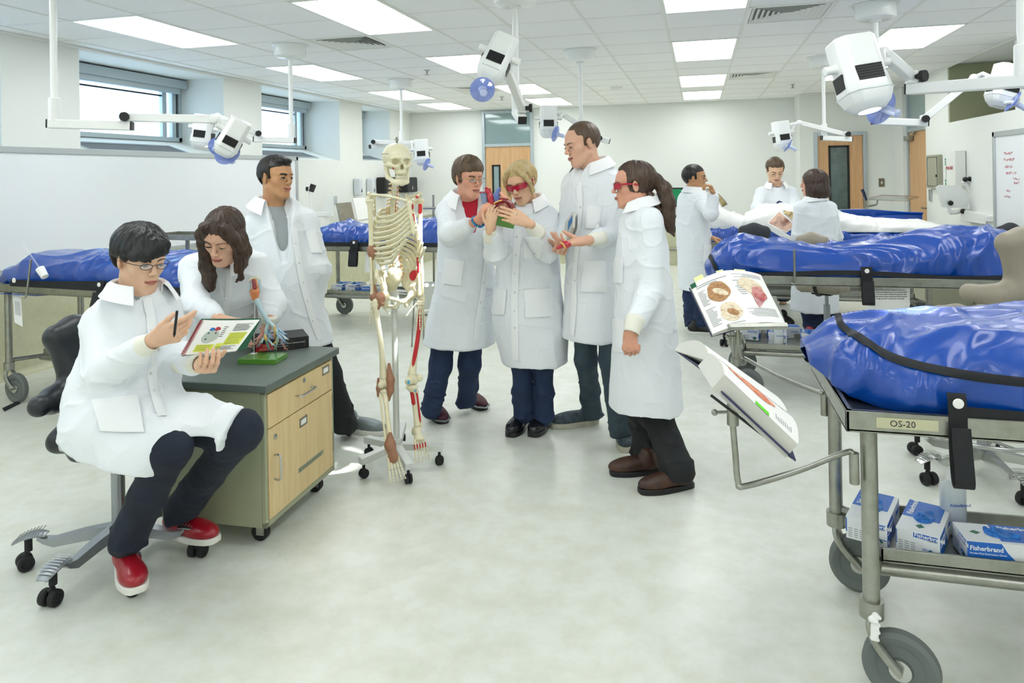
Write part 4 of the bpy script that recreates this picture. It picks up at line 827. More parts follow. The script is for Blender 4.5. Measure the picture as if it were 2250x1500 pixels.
# shoulder girdle
shl = sk(812, 432, -.04); shr = sk(924, 432, .06)
for q, s_, e_ in ((-1, shl, st0-kr*.012+UP*.012), (1, shr, st0+kr*.014+UP*.012)):
    cl = bone('clavicle', [e_, e_+(s_-e_)*.4+kf*.018+UP*.012, s_+(e_-s_)*.15-kf*.002+UP*.014, s_+UP*.008], [.009, .0065, .0065, .009], n=10)
    if q == 1: g = G(); m_ = e_+(s_-e_)*.35+kf*.024+UP*.014; g.sphere(m_, (.020, .008, .007), 12, 8, frame(UP, s_-e_)); part('muscle_mark', g, 'bonemark', cl)
    def scap(V):
        a_ = s_-kf*.02; top = a_-kr*q*.055-kf*.045+UP*.01; bot = a_-kr*q*.06-kf*.055-UP*.11; gl = a_-UP*.012
        for u in np.linspace(0, 1, 7):
            e = top+(bot-top)*u; f2 = gl+(bot-gl)*u; V.cone(e, f2, .0035, .0045, .008)
        V.cone(top, bot, .005, .006, .006); V.cone(gl, bot, .006, .006, .006); V.chain([top+kr*q*.01-UP*.02, s_-kf*.01+UP*.018, s_+UP*.016], [.005, .008, .010], .008); V.cone(a_-UP*.01, a_+kf*.02+UP*.004-kr*q*.02, .008, .006, .008); V.ell(gl, (.012, .012, .018), None, .01)
    scp = sdf('scapula', scap, s_-UP*.05, (.13, .13, .14), h=.003, m='bone')
# arms
def limb(name, a_, b_, r0, rm, r1, bow=0, parent=None, mark=None, ends=True):
    a_, b_ = A(a_), A(b_); P_ = [a_, a_+(b_-a_)*.12, a_+(b_-a_)*.5+kf*bow, a_+(b_-a_)*.88, b_]; o = bone(name, P_, [r0*.8, r0, (r0+rm)/2*.8, rm, rm, rm*1.05, (rm+r1)/2, r1, r1*.8], parent=parent, n=12, sm=8)
    if mark:
        m = spline(P_, 8); n_ = len(m); i0, i1 = int(n_*mark[0]), int(n_*mark[1]); g = G(); off = A(mark[2])*rm*.55; g.tube([p+off for p in m[i0:i1]], [rm*.3]+[rm*.85]*(i1-i0-2)+[rm*.3], 10); part('muscle_mark', g, 'bonemark', o)
    return o
def handb(wr, d, side, s=1.):
    d = unit(d); x = unit(kr-d*(kr@d)); f = np.cross(x, d); c = A(wr)+d*.018
    def car(V):
        for i in range(4):
            for j in range(2): V.ell(c+x*(-.015+.010*i)*s+d*(j*.013)*s, .0085*s, None, .003)
    o = sdf('carpals', car, c, (.05, .05, .05), h=.0025)
    for i in range(5):
        xx = -.020+.010*i; th = (i == (0 if side < 0 else 4)) and False
        g = G(); dd = unit(d+x*(xx*9)+kf*.12*math.sin(i)); p = c+x*xx+d*.022; lens = (.05, .032, .02, .014) if i not in (0,) else (.036, .026, .018, .002); rr = (.0045, .004, .0035, .003)
        thumb_ = (i == 4 and side < 0) or (i == 0 and side > 0)
        if thumb_: dd = unit(d+x*(.9 if i == 4 else -.9)); p = c+x*xx*1.1+d*.008; lens = (.036, .026, .018, .001)
        for j, l in enumerate(lens):
            e = p+dd*l; g.tube([p, p+(e-p)*.15, p+(e-p)*.5, p+(e-p)*.85, e], [rr[j]*.9, rr[j]*1.25, rr[j]*.72, rr[j]*1.15, rr[j]*.8], 8); p = e+dd*.003; dd = unit(dd+kf*.10+d*.05)
        part('finger_bones', g, 'bone', o)
    return o
el = sk(817, 550, -.02); wl = sk(821, 648, -.06); hu = limb('humerus', shl-UP*.012, el, .024, .0125, .019, .0); g = G()
limb('ulna', el+kr*.006-kf*.01+UP*.01, wl+kr*.014, .013, .0075, .008); limb('radius', el-kr*.008-UP*.006, wl-kr*.006, .010, .008, .013)
sdf('elbow_ligament', lambda V: (V.ell(el-UP*.002, (.025, .025, .036), None, .01), V.cone(el-UP*.02, el-UP*.05, .016, .011, .01), V.cone(el+UP*.02, el+UP*.04, .016, .014, .01)), el, (.06, .06, .08), m='ligament')
sdf('wrist_ligament', lambda V: (V.ell(wl-UP*.010+kr*.004, (.026, .024, .028), None, .01), V.cone(wl+UP*.01+kr*.006, wl+UP*.05+kr*.006, .015, .006, .01)), wl, (.06, .06, .09), m='ligament'); handb(wl-UP*.02+kr*.004, -UP+kr*.03, -1)
er = sk(922, 558, .02); wrr = sk(925, 650, -.0); limb('humerus', shr-UP*.012, er, .024, .0125, .019, .0, mark=(.2, .42, -CFW)); limb('ulna', er+kr*.010+UP*.01, wrr+kr*.012, .013, .0075, .008); ro = limb('radius', er-kr*.012-UP*.006, wrr-kr*.006, .011, .008, .013, mark=(.15, .5, -CFW)); handb(wrr-UP*.012, -UP-kr*.10-kf*.05, 1)
# pelvis
pc = sk(873, 622, .0)
def pelvis(V):
    for q in (1, -1):
        hj = S_(pc, q*.080, .015, -.060)
        pts = [S_(pc, q*.045, -.055, .02), S_(pc, q*.075, -.045, .062), S_(pc, q*.112, -.005, .072), S_(pc, q*.128, .035, .052), S_(pc, q*.118, .055, .015)]
        V.chain(pts, [.009, .009, .009, .010, .010], .006)
        for k in range(len(pts)-1):
            for u in (0, .33, .66): e = pts[k]+(pts[k+1]-pts[k])*u; V.cone(e, hj+(S_(pc, q*.05, -.045, -.01)-hj)*(1-k/4)*.8, .006, .009, .010)
        V.ell(hj, (.028, .028, .028), None, .012); V.ell(hj+kr*q*.022+kf*.01-UP*.004, .020, None, .004, True); V.cone(hj, S_(pc, q*.012, .062, -.085), .011, .010, .01); V.chain([hj-UP*.015, S_(pc, q*.062, -.012, -.115), S_(pc, q*.030, .040, -.118), S_(pc, q*.012, .060, -.092)], [.014, .013, .008, .008], .008)
    V.chain([S_(pc, 0, -.03, .045), S_(pc, 0, -.06, .0), S_(pc, 0, -.068, -.04), S_(pc, 0, -.05, -.075)], [.040, .034, .022, .008], .015); V.ell(S_(pc, 0, -.005, .02), (.02, .02, .02), None, .01)
    V.ell(S_(pc, 0, .064, -.088), (.010, .010, .015), None, .006)
pv = sdf('pelvis', pelvis, pc, (.19, .19, .17), h=.0032)
g = G(); g.sphere(S_(pc, .093, .006, .032)+kf*.006, (.026, .004, .030), 16, 10, np.stack([kr, kf, UP], 1) @ rotm(0, 0, .35)); part('muscle_mark', g, 'bonemark', pv)
# legs
hl, hr_ = S_(pc, -.105, .02, -.062), S_(pc, .105, .02, -.062)
kl, krr = sk(845, 842, -.08), sk(905, 835, -.05); al, ar = sk(858, 975, -.20), sk(917, 935, -.03)
def femur(h_, k_, q, mark=None):
    t_ = A(h_)+kr*q*.030-UP*.02
    o = limb('femur', t_, A(k_)+UP*.02, .019, .0135, .024, .012, mark=mark)
    sdf('femoral_head', lambda V: (V.ell(h_, .021, None, .004), V.cone(h_, t_, .013, .016, .008)), h_, (.07, .07, .06), parent=o); sdf('condyles', lambda V: (V.ell(A(k_)+kr*.018-UP*.002, (.019, .026, .021), None, .008), V.ell(A(k_)-kr*.018-UP*.002, (.019, .026, .021), None, .008), V.cone(A(k_)+UP*.045, A(k_)+UP*.01, .015, .024, .01)), k_, (.07, .07, .09), parent=o); return o
femur(hl, kl, -1); fr_ = femur(hr_, krr, 1, mark=(.1, .85, -CFW))
for k_, a_, q in ((kl, al, -1), (krr, ar, 1)):
    ti = limb('tibia', A(k_)-UP*.038, a_, .026, .0125, .018, .0, mark=None if q < 0 else (.08, .5, -CFW-kr*.3)); limb('fibula', A(k_)-UP*.055+kr*q*.026, A(a_)+kr*q*.022-UP*.01, .010, .006, .011, mark=None if q < 0 else (.1, .8, -CFW))
    sdf('tibial_plateau', lambda V: V.ell(A(k_)-UP*.036, (.034, .028, .014), None, .008), A(k_)-UP*.036, (.06, .06, .04), parent=ti)
pat = krr+kr*.034+kf*.02+UP*.012; sdf('patella', lambda V: V.ell(pat, (.019, .012, .021), None, .004), pat, (.04, .04, .04)); g = G(); g.sphere(krr-CFW*.026-kr*.015, (.010, .004, .012), 12, 8); g.sphere(krr-CFW*.026-UP*.044+kr*.02, (.010, .004, .012), 12, 8); part('attachment_mark', g, 'boneblue', fr_)
sdf('knee_ligament', lambda V: (V.chain([kl+kf*.018+kr*.018+UP*.10, kl+kf*.03+kr*.02+UP*.02, kl+kf*.03+kr*.018-UP*.03, kl+kf*.02+kr*.014-UP*.085], [.008, .020, .018, .006], .012), V.chain([kl-kr*.034+UP*.03, kl-kr*.036-UP*.02, kl-kr*.038-UP*.06], [.006, .010, .005], .008)), kl, (.08, .08, .13), m='ligament')
sdf('hip_ligament', lambda V: (V.ell(hl, (.028, .028, .030), None, .01), V.cone(hl, hl-kr*.02-UP*.05, .020, .016, .01), V.cone(hl, hl+kf*.03-UP*.03, .012, .010, .01)), hl, (.08, .08, .08), m='ligament')
def footb(an, d, q, lig=False):
    an = A(an); d = unit(d); x = unit(np.cross(d, UP)); b = unit(np.cross(x, d))
    def tar(V): V.chain([an-UP*.02, an-UP*.03-kf*.02, an-UP*.045-kf*.035], [.020, .020, .017], .01); V.chain([an-UP*.02, an+d*.035-UP*.012], [.018, .018], .01); V.ell(an+d*.05-UP*.012, (.028, .022, .016), None, .01)
    o = sdf('tarsals', tar, an, (.09, .09, .09), m='bone', h=.003)
    for i in range(5):
        xx = -.024+.012*i; p = an+d*.05+x*xx-UP*.012; g = G(); dd = unit(d+x*xx*6)
        for l, r_ in ((.058, .0055), (.026, .0045), (.014, .004), (.010, .004)): e = p+dd*l; g.tube([p, p+(e-p)*.15, (p+e)/2, p+(e-p)*.85, e], [r_*.9, r_*1.3, r_*.8, r_*1.2, r_*.8], 8); p = e+dd*.003
        f_ = part('toe_bones', g, 'bone', o)
        if not lig: g = G(); q0 = an+d*.085+x*xx*1.3-UP*.012; g.tube([q0-CFW*.006-d*.010, q0-CFW*.006+d*.014], .0035, 6); part('muscle_mark', g, 'bonemark', f_)
    return o
footb(al, unit(-UP*.85+kf*.5), -1, True); footb(ar, unit(-UP*.93+kf*.35), 1)
sdf('ankle_ligament', lambda V: (V.chain([al+UP*.05-CFW*.008, al-UP*.0-CFW*.012, al-UP*.045+kf*.03], [.012, .026, .020], .015), V.ell(al-UP*.06+kf*.03, (.026, .024, .028), None, .012)), al, (.08, .08, .13), m='ligament')
# stand
g = G(); g.cyl((kb[0], kb[1], .12), sk(866, 655, .04), .0165, 20); part('pole', g, 'standgrey', SKT); g = G(); g.cyl(sk(868, 668, .03)-UP*.02, sk(867, 640, .03), .022, 16); g.cyl(sk(866, 650, .04), sk(868, 585, .05), .007, 10); part('pelvis_clamp', g, 'standgrey', SKT)
g = G(); g.tube(spline([sk(866, 590, .10), sk(866, 500, .15), sk(868, 420, .08), sk(872, 330, .06), sk(872, 302, .0)], 6), .005, 8); part('spine_rod', g, 'steel', SKT)
for (x, y) in ((792, 1052), (900, 1065), (974, 1020), (806, 1000), (885, 968)):
    e = onz(x, y); b = A(kb[0], kb[1], 0); d = unit(e-b); g = G(); g.beam(b+UP*.115, b+d*(np.linalg.norm(e-b)-.0)+UP*.090, .035, .042, UP); g.bx if 0 else None; lg = part('stand_leg', g, 'standgrey', SKT, bevel=.003)
    g = G(); s_ = A(-d[1], d[0], 0); r = .024; ax = b+d*(np.linalg.norm(e-b)-.02); ax[2] = r; g.cyl(ax+UP*.02, ax+UP*.055, .008, 8)
    for q in (-1, 1): g.lathe([(0, .004), (r*.6, .005), (r*.9, .004), (r, 0), (r, -.010), (0, -.012)], 18, frame(s_*q), ax+s_*q*.013)
    part('caster', g, 'blackrubber', lg)
g = G(); g.cyl((kb[0], kb[1], .085), (kb[0], kb[1], .155), .03, 20); part('hub', g, 'standgrey', SKT)
# ---------------------------------------------------------------- people
def cd(r, f, u): return CRT*r+CFW*f+UP*u
mat('coat', 'eff4f8', .8, bump=(500, .05), sheen=.15); mat('coatcollar', 'f9fbfc', .75, bump=(500, .05)); mat('coatpocket', 'f6f9fb', .75, bump=(500, .05)); mat('knit', 'f1f0e2', .85, bump=(700, .12)); mat('snapm', 'c9cfd0', .3, metal=.6)
mat('jeans', '1d2d4a', .85, bump=(600, .12), mix=('2b4064', 6, .4, .8)); mat('jeansgrey', '33434f', .85, bump=(600, .12), mix=('4a5b64', 6, .4, .8)); mat('jeansdark', '141b29', .85, bump=(600, .1), mix=('202b3c', 6, .4, .8)); mat('slacks', '1d2022', .85)
mat('lipm', 'c07a6c', .4); mat('lipp', 'cc8478', .35); mat('mouthline', '8a4a42', .6); mat('eyewhite', 'e8e6e2', .2); mat('iris', '2c1c14', .15); mat('lash', '1c1512', .6)
mat('redlens', 'c2183c', .08, alpha=.78, spec=.9); mat('clearlens', 'f2f8fa', .04, alpha=.16, spec=.9); mat('gold', 'b9975a', .25, metal=.9)
for n_, c_, c2_ in (('skin1', 'e2b79c', 'dba78b'), ('skin2', 'e6c0a2', 'dfb293'), ('skin3', 'c8996f', 'be8c66'), ('skin4', 'e2ab90', 'd99b82'), ('skin5', 'e8c09f', 'e0b18f')): mat(n_, c_, .5, mix=(c2_, 22, .3, .8), sss=.12, spec=.4)
for n_, c_, c2_ in (('hairblack', '0b0b0d', '17171b'), ('hairbrown', '2e2018', '4a3527'), ('hairdark', '120f0e', '1e1916'), ('hairgrey', '3d2f22', '6a543a'), ('hairblonde', 'cdb98a', 'b49a66'), ('hairlight', '4c3a2b', '66503b'), ('hairpony', '2d2019', '57402e')): mat(n_, c_, .42, mix=(c2_, 30, .3, .7, (1, 1, .12)), spec=.5)
def hand(V, w, d, n, side, curl=(20, 30, 20), s=1., spread=.0, thumb=(.6, .75, .35), curls=None, wr=.026):
    """w wrist, d pointing direction, n direction the palm faces, side +1/-1 which side the thumb leaves"""
    w = A(w); d = unit(d); n = unit(A(n)-d*(A(n)@d)); x = np.cross(d, n); x = x*(side if not hasattr(side, '__len__') else (1 if x@A(side) > 0 else -1))
    kn = [(.031, .088), (.0105, .092), (-.0105, .088), (-.029, .080)]; ln = [(.044, .026, .021), (.048, .030, .022), (.045, .028, .021), (.035, .021, .019)]; rr = [.0095, .0095, .009, .0082]
    ends = []
    V.cone(w-d*.02*s, w+d*.02*s, wr*s, .023*s, .01)
    for i, ((a, b), L, r) in enumerate(zip(kn, ln, rr)):
        k = w+(x*a+d*b)*s; V.cone(w+(x*a*.45+d*.015)*s, k, .0135*s, .0115*s, .014*s)
        c = curls[i] if curls else curl; p = k; a_ = 0; dd0 = unit(d+x*(a*spread*20))
        for j in range(3):
            a_ += R(c[j]); q = p+(dd0*math.cos(a_)+n*math.sin(a_))*L[j]*s; V.cone(p, q, r*s*(1-.07*j), r*s*(.93-.07*j), .0035); p = q
        ends.append(p)
    b = w+(x*.022+d*.022)*s; t1 = unit(x*thumb[1]+d*thumb[0]+n*thumb[2]); q = b+t1*.040*s; V.cone(b, q, .0155*s, .012*s, .012)
    t2 = unit(t1+d*.5+n*.25); q2 = q+t2*.031*s; V.cone(q, q2, .0112*s, .0098*s, .004); t3 = unit(t2+n*.3+d*.15); q3 = q2+t3*.024*s; V.cone(q2, q3, .0098*s, .0078*s, .004)
    V.cone(w+d*.03*s, w+(d*.07)*s, .019*s, .016*s, .015); ends.append(q3); return ends
def head_prims(V, c, M, s, neck, nr, fem=False):
    P = lambda x, y, z: c+M@(A(x, y, z)*s)
    def e(x, y, z, r, k=.012, sub=False, sym=False):
        for q in ((1, -1) if sym else (1,)): V.ell(P(x*q, y, z), A(r if hasattr(r, '__len__') else (r, r, r))*s, M, k*s, sub)
    def co_(a, b, r1, r2, k=.012, sym=True):
        for q in ((1, -1) if sym else (1,)): V.cone(P(a[0]*q, a[1], a[2]), P(b[0]*q, b[1], b[2]), r1*s, r2*s, k*s)
    e(0, -.012, .03, (.075, .093, .085)); e(0, .03, .035, (.061, .060, .06), .02); e(0, .032, -.03, (.056, .056, .072), .02)
    e(.040, .048, -.020, .024, .02, sym=True); w = .050 if fem else .054
    co_((w, .002, -.055), (.021, .066, -.098), .017, .015, .025); e(0, .070, -.101, (.020, .017, .015) if fem else (.024, .019, .017), .016); e(0, .066, -.062, (.030, .026, .028), .02); co_((0, .02, -.07), (0, .05, -.09), .04, .02, .03, False)
    if not fem: co_((.010, .086, .023), (.044, .072, .020), .010, .009, .014)
    else: co_((.010, .083, .026), (.042, .070, .024), .009, .008, .016)
    e(.031, .102, .001, (.020, .014, .013), .016, True, True); e(.031, .0765, .001, (.0165, .0135, .0125), .003, sym=True)
    co_((0, .086, .012), (0, .107, -.022), .0075, .0085, .010, False); e(0, .108, -.026, (.0095, .010, .009), .006); e(.0105, .100, -.030, (.0075, .0085, .0065), .005, sym=True); e(.005, .106, -.0365, .0028, .002, True, True)
    e(0, .091, -.057, (.019, .009, .006), .008); e(0, .091, -.067, (.016, .009, .006), .008); e(0, .097, -.0615, (.020, .004, .0016), .002, True)
    E_ = rotm(0, 0, .25)
    for q in (1, -1):
        Me = M @ rotm(R(-8), R(8)*q, R(-22)*q); V.ell(P(.077*q, -.006, -.004), A(.0075, .017, .031)*s, Me, .006); V.ell(P(.084*q, -.004, -.001), A(.005, .009, .018)*s, Me, .003, True)
    V.chain([P(0, -.018, -.045), P(0, -.012, -.085), A(neck)], [nr*1.05, nr, nr*1.08], .02)
def on_skin(B, c, M, s, x, z, lift=.001, y0=.3):
    o = c+M@(A(x, y0, z)*s); h = B.ray_cast(Vector(o), Vector(-M[:, 1]), .6)
    return (A(h[0][:])+M[:, 1]*lift) if h[0] is not None else c+M@(A(x, .09, z)*s)
def ribbon(B, c, M, s, path, wid, th, g, lift=.0006):
    Q = [[on_skin(B, c, M, s, x, z+w*q, lift-th*q*q*.9+th) for q in (-1, -.5, 0, .5, 1)] for (x, z), w in zip(path, wid)]
    g.grid(Q, th+.001)
def face(person, body, c, M, s, spec):
    mw = A(person.location[:]); me = body.data; B = BVHTree.FromPolygons([tuple(A(v.co[:])+mw) for v in me.vertices], [tuple(p.vertices) for p in me.polygons])
    lid = spec.get('lid', .5)            # 1 open, 0 looking down
    for q in (1, -1):
        g = G(); n = 9; X = [q*(.017+.028*i/(n-1)) for i in range(n)]; o = .0015+.0035*lid; zc = -.0005-.0022*(1-lid)
        ribbon(B, c, M, s, [(x, zc+.0008*math.sin(pi*i/(n-1))) for i, x in enumerate(X)], [max(.0004, o*math.sin(pi*i/(n-1))**.7) for i in range(n)], .0006, g); ey = part('eye', g, 'eyewhite', body)
        g = G(); xi = q*.031+spec.get('gaze', 0)*.005; ribbon(B, c, M, s, [(xi+.0052*math.cos(t), zc+.0004) for t in np.linspace(pi, 0, 7)], [max(.0005, min(o*1.0, .0052)*math.sin(t)) for t in np.linspace(pi, 0, 7)], .0012, g); part('iris', g, 'iris', ey)
        g = G(); ribbon(B, c, M, s, [(x, zc+o*math.sin(pi*i/(n-1))**.7+.0008) for i, x in enumerate(X)], [.0009+.0006*(i > 3)]*n, .0012, g); part('eyelashes', g, 'lash', ey)
        g = G(); n = 8; ribbon(B, c, M, s, [(q*(.013+.036*i/(n-1)), .0215+.005*math.sin(pi*(i/(n-1))**.8*.75)-(.003 if spec.get('fem') else .004)) for i in range(n)], [(.0032 if not spec.get('fem') else .0021)*(1-.6*i/(n-1)) for i in range(n)], .0018, g); part('eyebrow', g, spec['brow'], body)
    g = G(); n = 11; X = np.linspace(-.0225, .0225, n); ribbon(B, c, M, s, [(x, -.0570-.0018*abs(x)/.022) for x in X], [max(.0004, .0028*(1-(abs(x)/.0232)**2)) for x in X], .0010, g)
    ribbon(B, c, M, s, [(x*.92, -.0668+.003*(abs(x)/.022)**2) for x in X], [max(.0004, .0036*(1-(abs(x)/.0232)**2)) for x in X], .0012, g); lp = part('lips', g, spec.get('lip', 'lipm'), body)
    g = G(); ribbon(B, c, M, s, [(x, -.0612+spec.get('smile', 0)*.004*(abs(x)/.022)**2) for x in X], [spec.get('open', .0007)*(1-.7*(abs(x)/.0232)**2) for x in X], .0024, g); part('mouth_line', g, 'mouthline', lp)
    return B
def collar(parent, c, f, r=.066, up_=UP, h=.036, leaf=.042, point=.028, gap=34, m='coatcollar', spread=1.0):
    """shirt-style collar: stand and turned-down leaf, open at the front"""
    u = unit(up_); f = unit(A(f)-u*(A(f)@u)); s = np.cross(f, u); c = A(c); P = []
    for t in np.linspace(-pi+R(gap), pi-R(gap), 41):
        d = -f*math.cos(t)+s*math.sin(t); k = (abs(t)/(pi-R(gap)))**3; ro = r*(1+.12*k); lf = leaf+point*k
        dn = u*(-1)
        P.append([c+d*ro*.96-u*.03, c+d*ro, c+d*ro+u*h*(1-.35*k), c+d*(ro+.007)+u*(h*(1-.35*k)+.004), c+d*(ro+.020)+u*(h*(.85-.4*k)), c+d*(ro+.034*spread)+dn*(lf*.35-h*.5)+f*.010*k, c+d*(ro+.048*spread)+dn*(lf*.75-h*.5)+f*.016*k])
    g = G(); g.grid(P, .0028); return part('collar', g, m, parent)
def coat_disp(amp=1., hem=None, seed=0, fold=1.):
    def f(v):
        q = v+seed*2.3; n = fbm(q*2.2, 2)*.009; vf = ridge(q*A(5.5, 5.5, .8), 1)**2*np.sign(ridge(q*A(5.5, 5.5, .8), 1))*.011+fbm(q*A(11, 11, 1.5), 1)*.005
        w = 1 if hem is None else np.clip((hem[0]-v[:, 2])/(hem[0]-hem[1]), .12, 1)
        warp = np.stack([vnoise(q*4+k) for k in (3, 17, 40)], 1)*.06
        cr = ridge((q+warp)*A(8, 8, 10), 1)**5*.0055+ridge((q+warp)*17+5, 1)**5*.0025+fbm((q+warp)*A(16, 16, 9), 1)*.0025
        d = (n*.6+vf*w*fold+cr*(1.15-.75*w))*amp
        e = .004; return v+d[:, None]*nrm(v, f.g)
    return f
def nrm(v, g):
    F = np.asarray(g.f); a, b, c_, d = [v[F[:, i]] for i in range(4)]; n = np.cross(c_-a, d-b); N = np.zeros_like(v)
    for i in range(4): np.add.at(N, F[:, i], n)
    return N/(np.linalg.norm(N, axis=1, keepdims=True)+1e-12)
def cloth(name, V, m, parent, amp=1., hem=None, seed=0, fold=1., smooth=2, label=None):
    g = V.mesh(); v = np.asarray(g.v, float); f = coat_disp(amp, hem, seed, fold); f.g = g
    if amp: v = f(v)
    g.v = v; o = part(name, g, m, parent, autos=False, label=label)
    if smooth: q = o.modifiers.new('smooth', 'SMOOTH'); q.iterations = smooth
    return o
def rows(L, dep, thick):
    """silhouette rows (y, x left, x right[, depth, half thickness]) -> loft sections"""
    out = []
    for q in L:
        y, a, b = q[:3]; d = q[3] if len(q) > 3 and q[3] else dep; th = q[4] if len(q) > 4 else thick; c = at((a+b)/2, y, d); out.append((c[2], c[0], c[1], max(.02, (b-a)/2*d/CF), th, -CYAW))
    return out
def quad_patch(B, quad, parent, name, m='coatpocket', th=.0055, n=8, lift=.002):
    q = [A(*p) for p in quad]; P = []
    for u in np.linspace(0, 1, n+1):
        r_ = []
        for v in np.linspace(0, 1, n+1):
            p = (q[0]*(1-u)+q[1]*u)*(1-v)+(q[3]*(1-u)+q[2]*u)*v; h, nn = cast(B, p[0], p[1])
            for s_ in (.04, .10, .2, .35, .5):
                if h is not None: break
                p2 = p*(1-s_)+sum(q)/4*s_; h, nn = cast(B, p2[0], p2[1])
            if h is None: return
            e = 0 if 0 < u < 1 and 0 < v < 1 else -.0035
            r_.append(h-unit(ray(*p))*(lift+th+e))
        P.append(r_)
    g = G(); g.grid(P, th+.002); return part(name, g, m, parent)
def snaps(B, pts, parent, r=.0055, m='snapm'):
    for p in pts:
        h, n = cast(B, *p)
        if h is None: continue
        n = -unit(ray(*p)); g = G(); g.lathe([(0, .0105), (r*.45, .0105), (r*.6, .009), (r, .009), (r, -.002)], 14, frame(n), h); part('snap_button', g, m, parent)
def shoe(parent, heel, d, L=.28, up='black', sole='black', h=.055, sh=.022, wd=.047, laces=None, pitch=0, trim=None, lift=0, toe=1.0, high=.05, name='shoe', label=None):
    heel = A(heel); d = unit(A(d[0], d[1], 0)); s = A(-d[1], d[0], 0); u = unit(UP*math.cos(pitch)+d*math.sin(pitch)); d = unit(d*math.cos(pitch)-UP*math.sin(pitch)); M = np.stack([d, s, u], 1)
    P = lambda x, y, z: heel+M@A(x, y, z)
    V = Vol(np.minimum(P(-.06, -.1, -.05), P(L+.06, .1, .15))-.11, np.maximum(P(-.06, .1, -.05), P(L+.06, -.1, .15))+.11, .0035)
    zs = sh
    V.ell(P(.05, 0, zs+.03), (.055, .036, .04), M, .02); V.ell(P(L*.45, 0, zs+.022), (.10, .038, h*.75), M, .025); V.ell(P(L*.74, 0, zs+.014*toe), (.078, wd, .036*toe), M, .03); V.cone(P(.06, 0, zs+.03), P(.065, 0, zs+high+.02), .036, .038, .02)
    V.plane(P(0, 0, zs-.002), -u)
    o = vpart(name, V, up, parent, smooth=1, label=label)
    out = []
    for t in np.linspace(0, 2*pi, 36, endpoint=False):
        x = .5-.5*math.cos(t); w_ = (.036+(wd+.006-.036)*np.clip((x-.15)/.5, 0, 1))*abs(math.sin(t))**.55*np.sign(math.sin(t)); out.append((L*x*1.03-.004, w_*(1 if 0 < x < 1 else 0)))
    g = G(); g.prism(out, 0, zs, M, heel); part('sole', g, sole, o, bevel=.003)
    if laces:
        g = G()
        for k in range(4): x = L*(.40+.065*k); z = zs+.022+h*.76-.008*k; g.tube([P(x, -.022, z-.008), P(x+.004, 0, z+.004), P(x, .022, z-.008)], .0028, 6); g.tube([P(x, -.020, z-.008), P(x+.016, .020, z-.007)], .0022, 5)
        part('laces', g, laces, o)
    if trim: trim(P, o)
    return o
def leg(V, hip, knee, ank, r=(.09, .068, .06), flare=1.0):
    hip, knee, ank = A(hip), A(knee), A(ank); V.cone(hip, knee, r[0], r[1], .04); V.cone(knee, knee+(ank-knee)*.55, r[1], r[2]*.98, .03); V.cone(knee+(ank-knee)*.5, ank, r[2]*.98, r[2]*flare, .02)
def arm_sleeve(V, sh, el, wr, r=(.062, .056, .045), k=.035):
    V.cone(sh, el, r[0], r[1], k); V.cone(el, wr, r[1], r[2], .03)
PEOPLE = {}
def person(key, label, base, head, neck, hm, skin, bodyf, h=.0033, hs=1.0, fem=False, fspec=None, lo=None, hi=None, nr=None, wide=.55):
    """head = centre, M from forward/up ; bodyf(V) adds torso, arms, hands"""
    t = thing('person', label, 'person', (base[0], base[1], 0), None)
    c = A(head[0]); f = unit(head[1]); upv = A(head[2]) if len(head) > 2 else UP; x = unit(np.cross(f, upv)); M = np.stack([x, f, np.cross(x, f)], 1)
    z1 = c[2]+.16; lo = lo or (min(base[0], c[0])-wide, min(base[1], c[1])-wide, 0.0); hi = hi or (max(base[0], c[0])+wide, max(base[1], c[1])+wide, z1)
    V = Vol(lo, hi, h); bodyf(V); head_prims(V, c, M, hs, neck, nr or (.047 if fem else .056), fem)
    b = vpart('body', V, skin, t); del V
    fs = dict(fem=fem, brow=hm); fs.update(fspec or {}); B = face(t, b, c, M, hs, fs); PEOPLE[key] = t
    return t, b, c, M, B
def hair(t, c, M, s, m, fn, h=.0035, amp=.003, lo=(-.16, -.17, -.16), hi=(.16, .17, .16), strand=(45, 45, 6), label=None):
    P = lambda x, y, z: c+M@(A(x, y, z)*s)
    cs = np.array([P(x, y, z) for x in (lo[0], hi[0]) for y in (lo[1], hi[1]) for z in (lo[2], hi[2])]); V = Vol(cs.min(0), cs.max(0), h); fn(V, P)
    g = V.mesh(); v = np.asarray(g.v, float)
    if not len(v): return
    l = (v-c) @ M; az = np.arctan2(l[:, 0], l[:, 1]+.02)*.09; q = np.stack([az, l[:, 2]*0+l[:, 1]*.25, l[:, 2]], 1)
    d = ridge(q*A(strand)*2.2, 2)*amp+fbm(l*25, 2)*amp*.7; g.v = v+nrm(v, g)*d[:, None]; return part('hair', g, m, t, autos=False, label=label)
def cap(V, P, M, s, thick=.010, front=.065, low=-.02, side=.0, face=True, back=-.055):
    """short hair over the skull; front = hairline height on the forehead, low = sideburn height, back = nape height"""
    V.ell(P(0, -.018, .033), A(.0765+thick, .0935+thick, .086+thick*1.1)*s, M, .01)
    X = s
    Mt = M @ rotm(R(4), 0, 0); V.rbox(P(0, .128, front-.195), A(.2, .094, .20)*s, Mt, .012*s, .004, True)       # face opening
    V.rbox(P(0, .085, low-.2), A(.2, .14, .2)*s, M, .006*s, .004, True)               # below the sideburns, in front of and under the ears
    V.rbox(P(0, 0, back-.2), A(.3, .3, .2)*s, M, .01*s, .01, True)
    for q in (1, -1): V.ell(P(.085*q, -.0, -.008), A(.02, .026, .036)*s, M, .005, True)
def glasses(t, c, M, s, B, kind, y=.099):
    P = lambda x, yy, z: c+M@(A(x, yy, z)*s)
    e = thing('eyeglasses' if kind != 'red' else 'safety_glasses', kind if 0 else None, None, c) if 0 else None
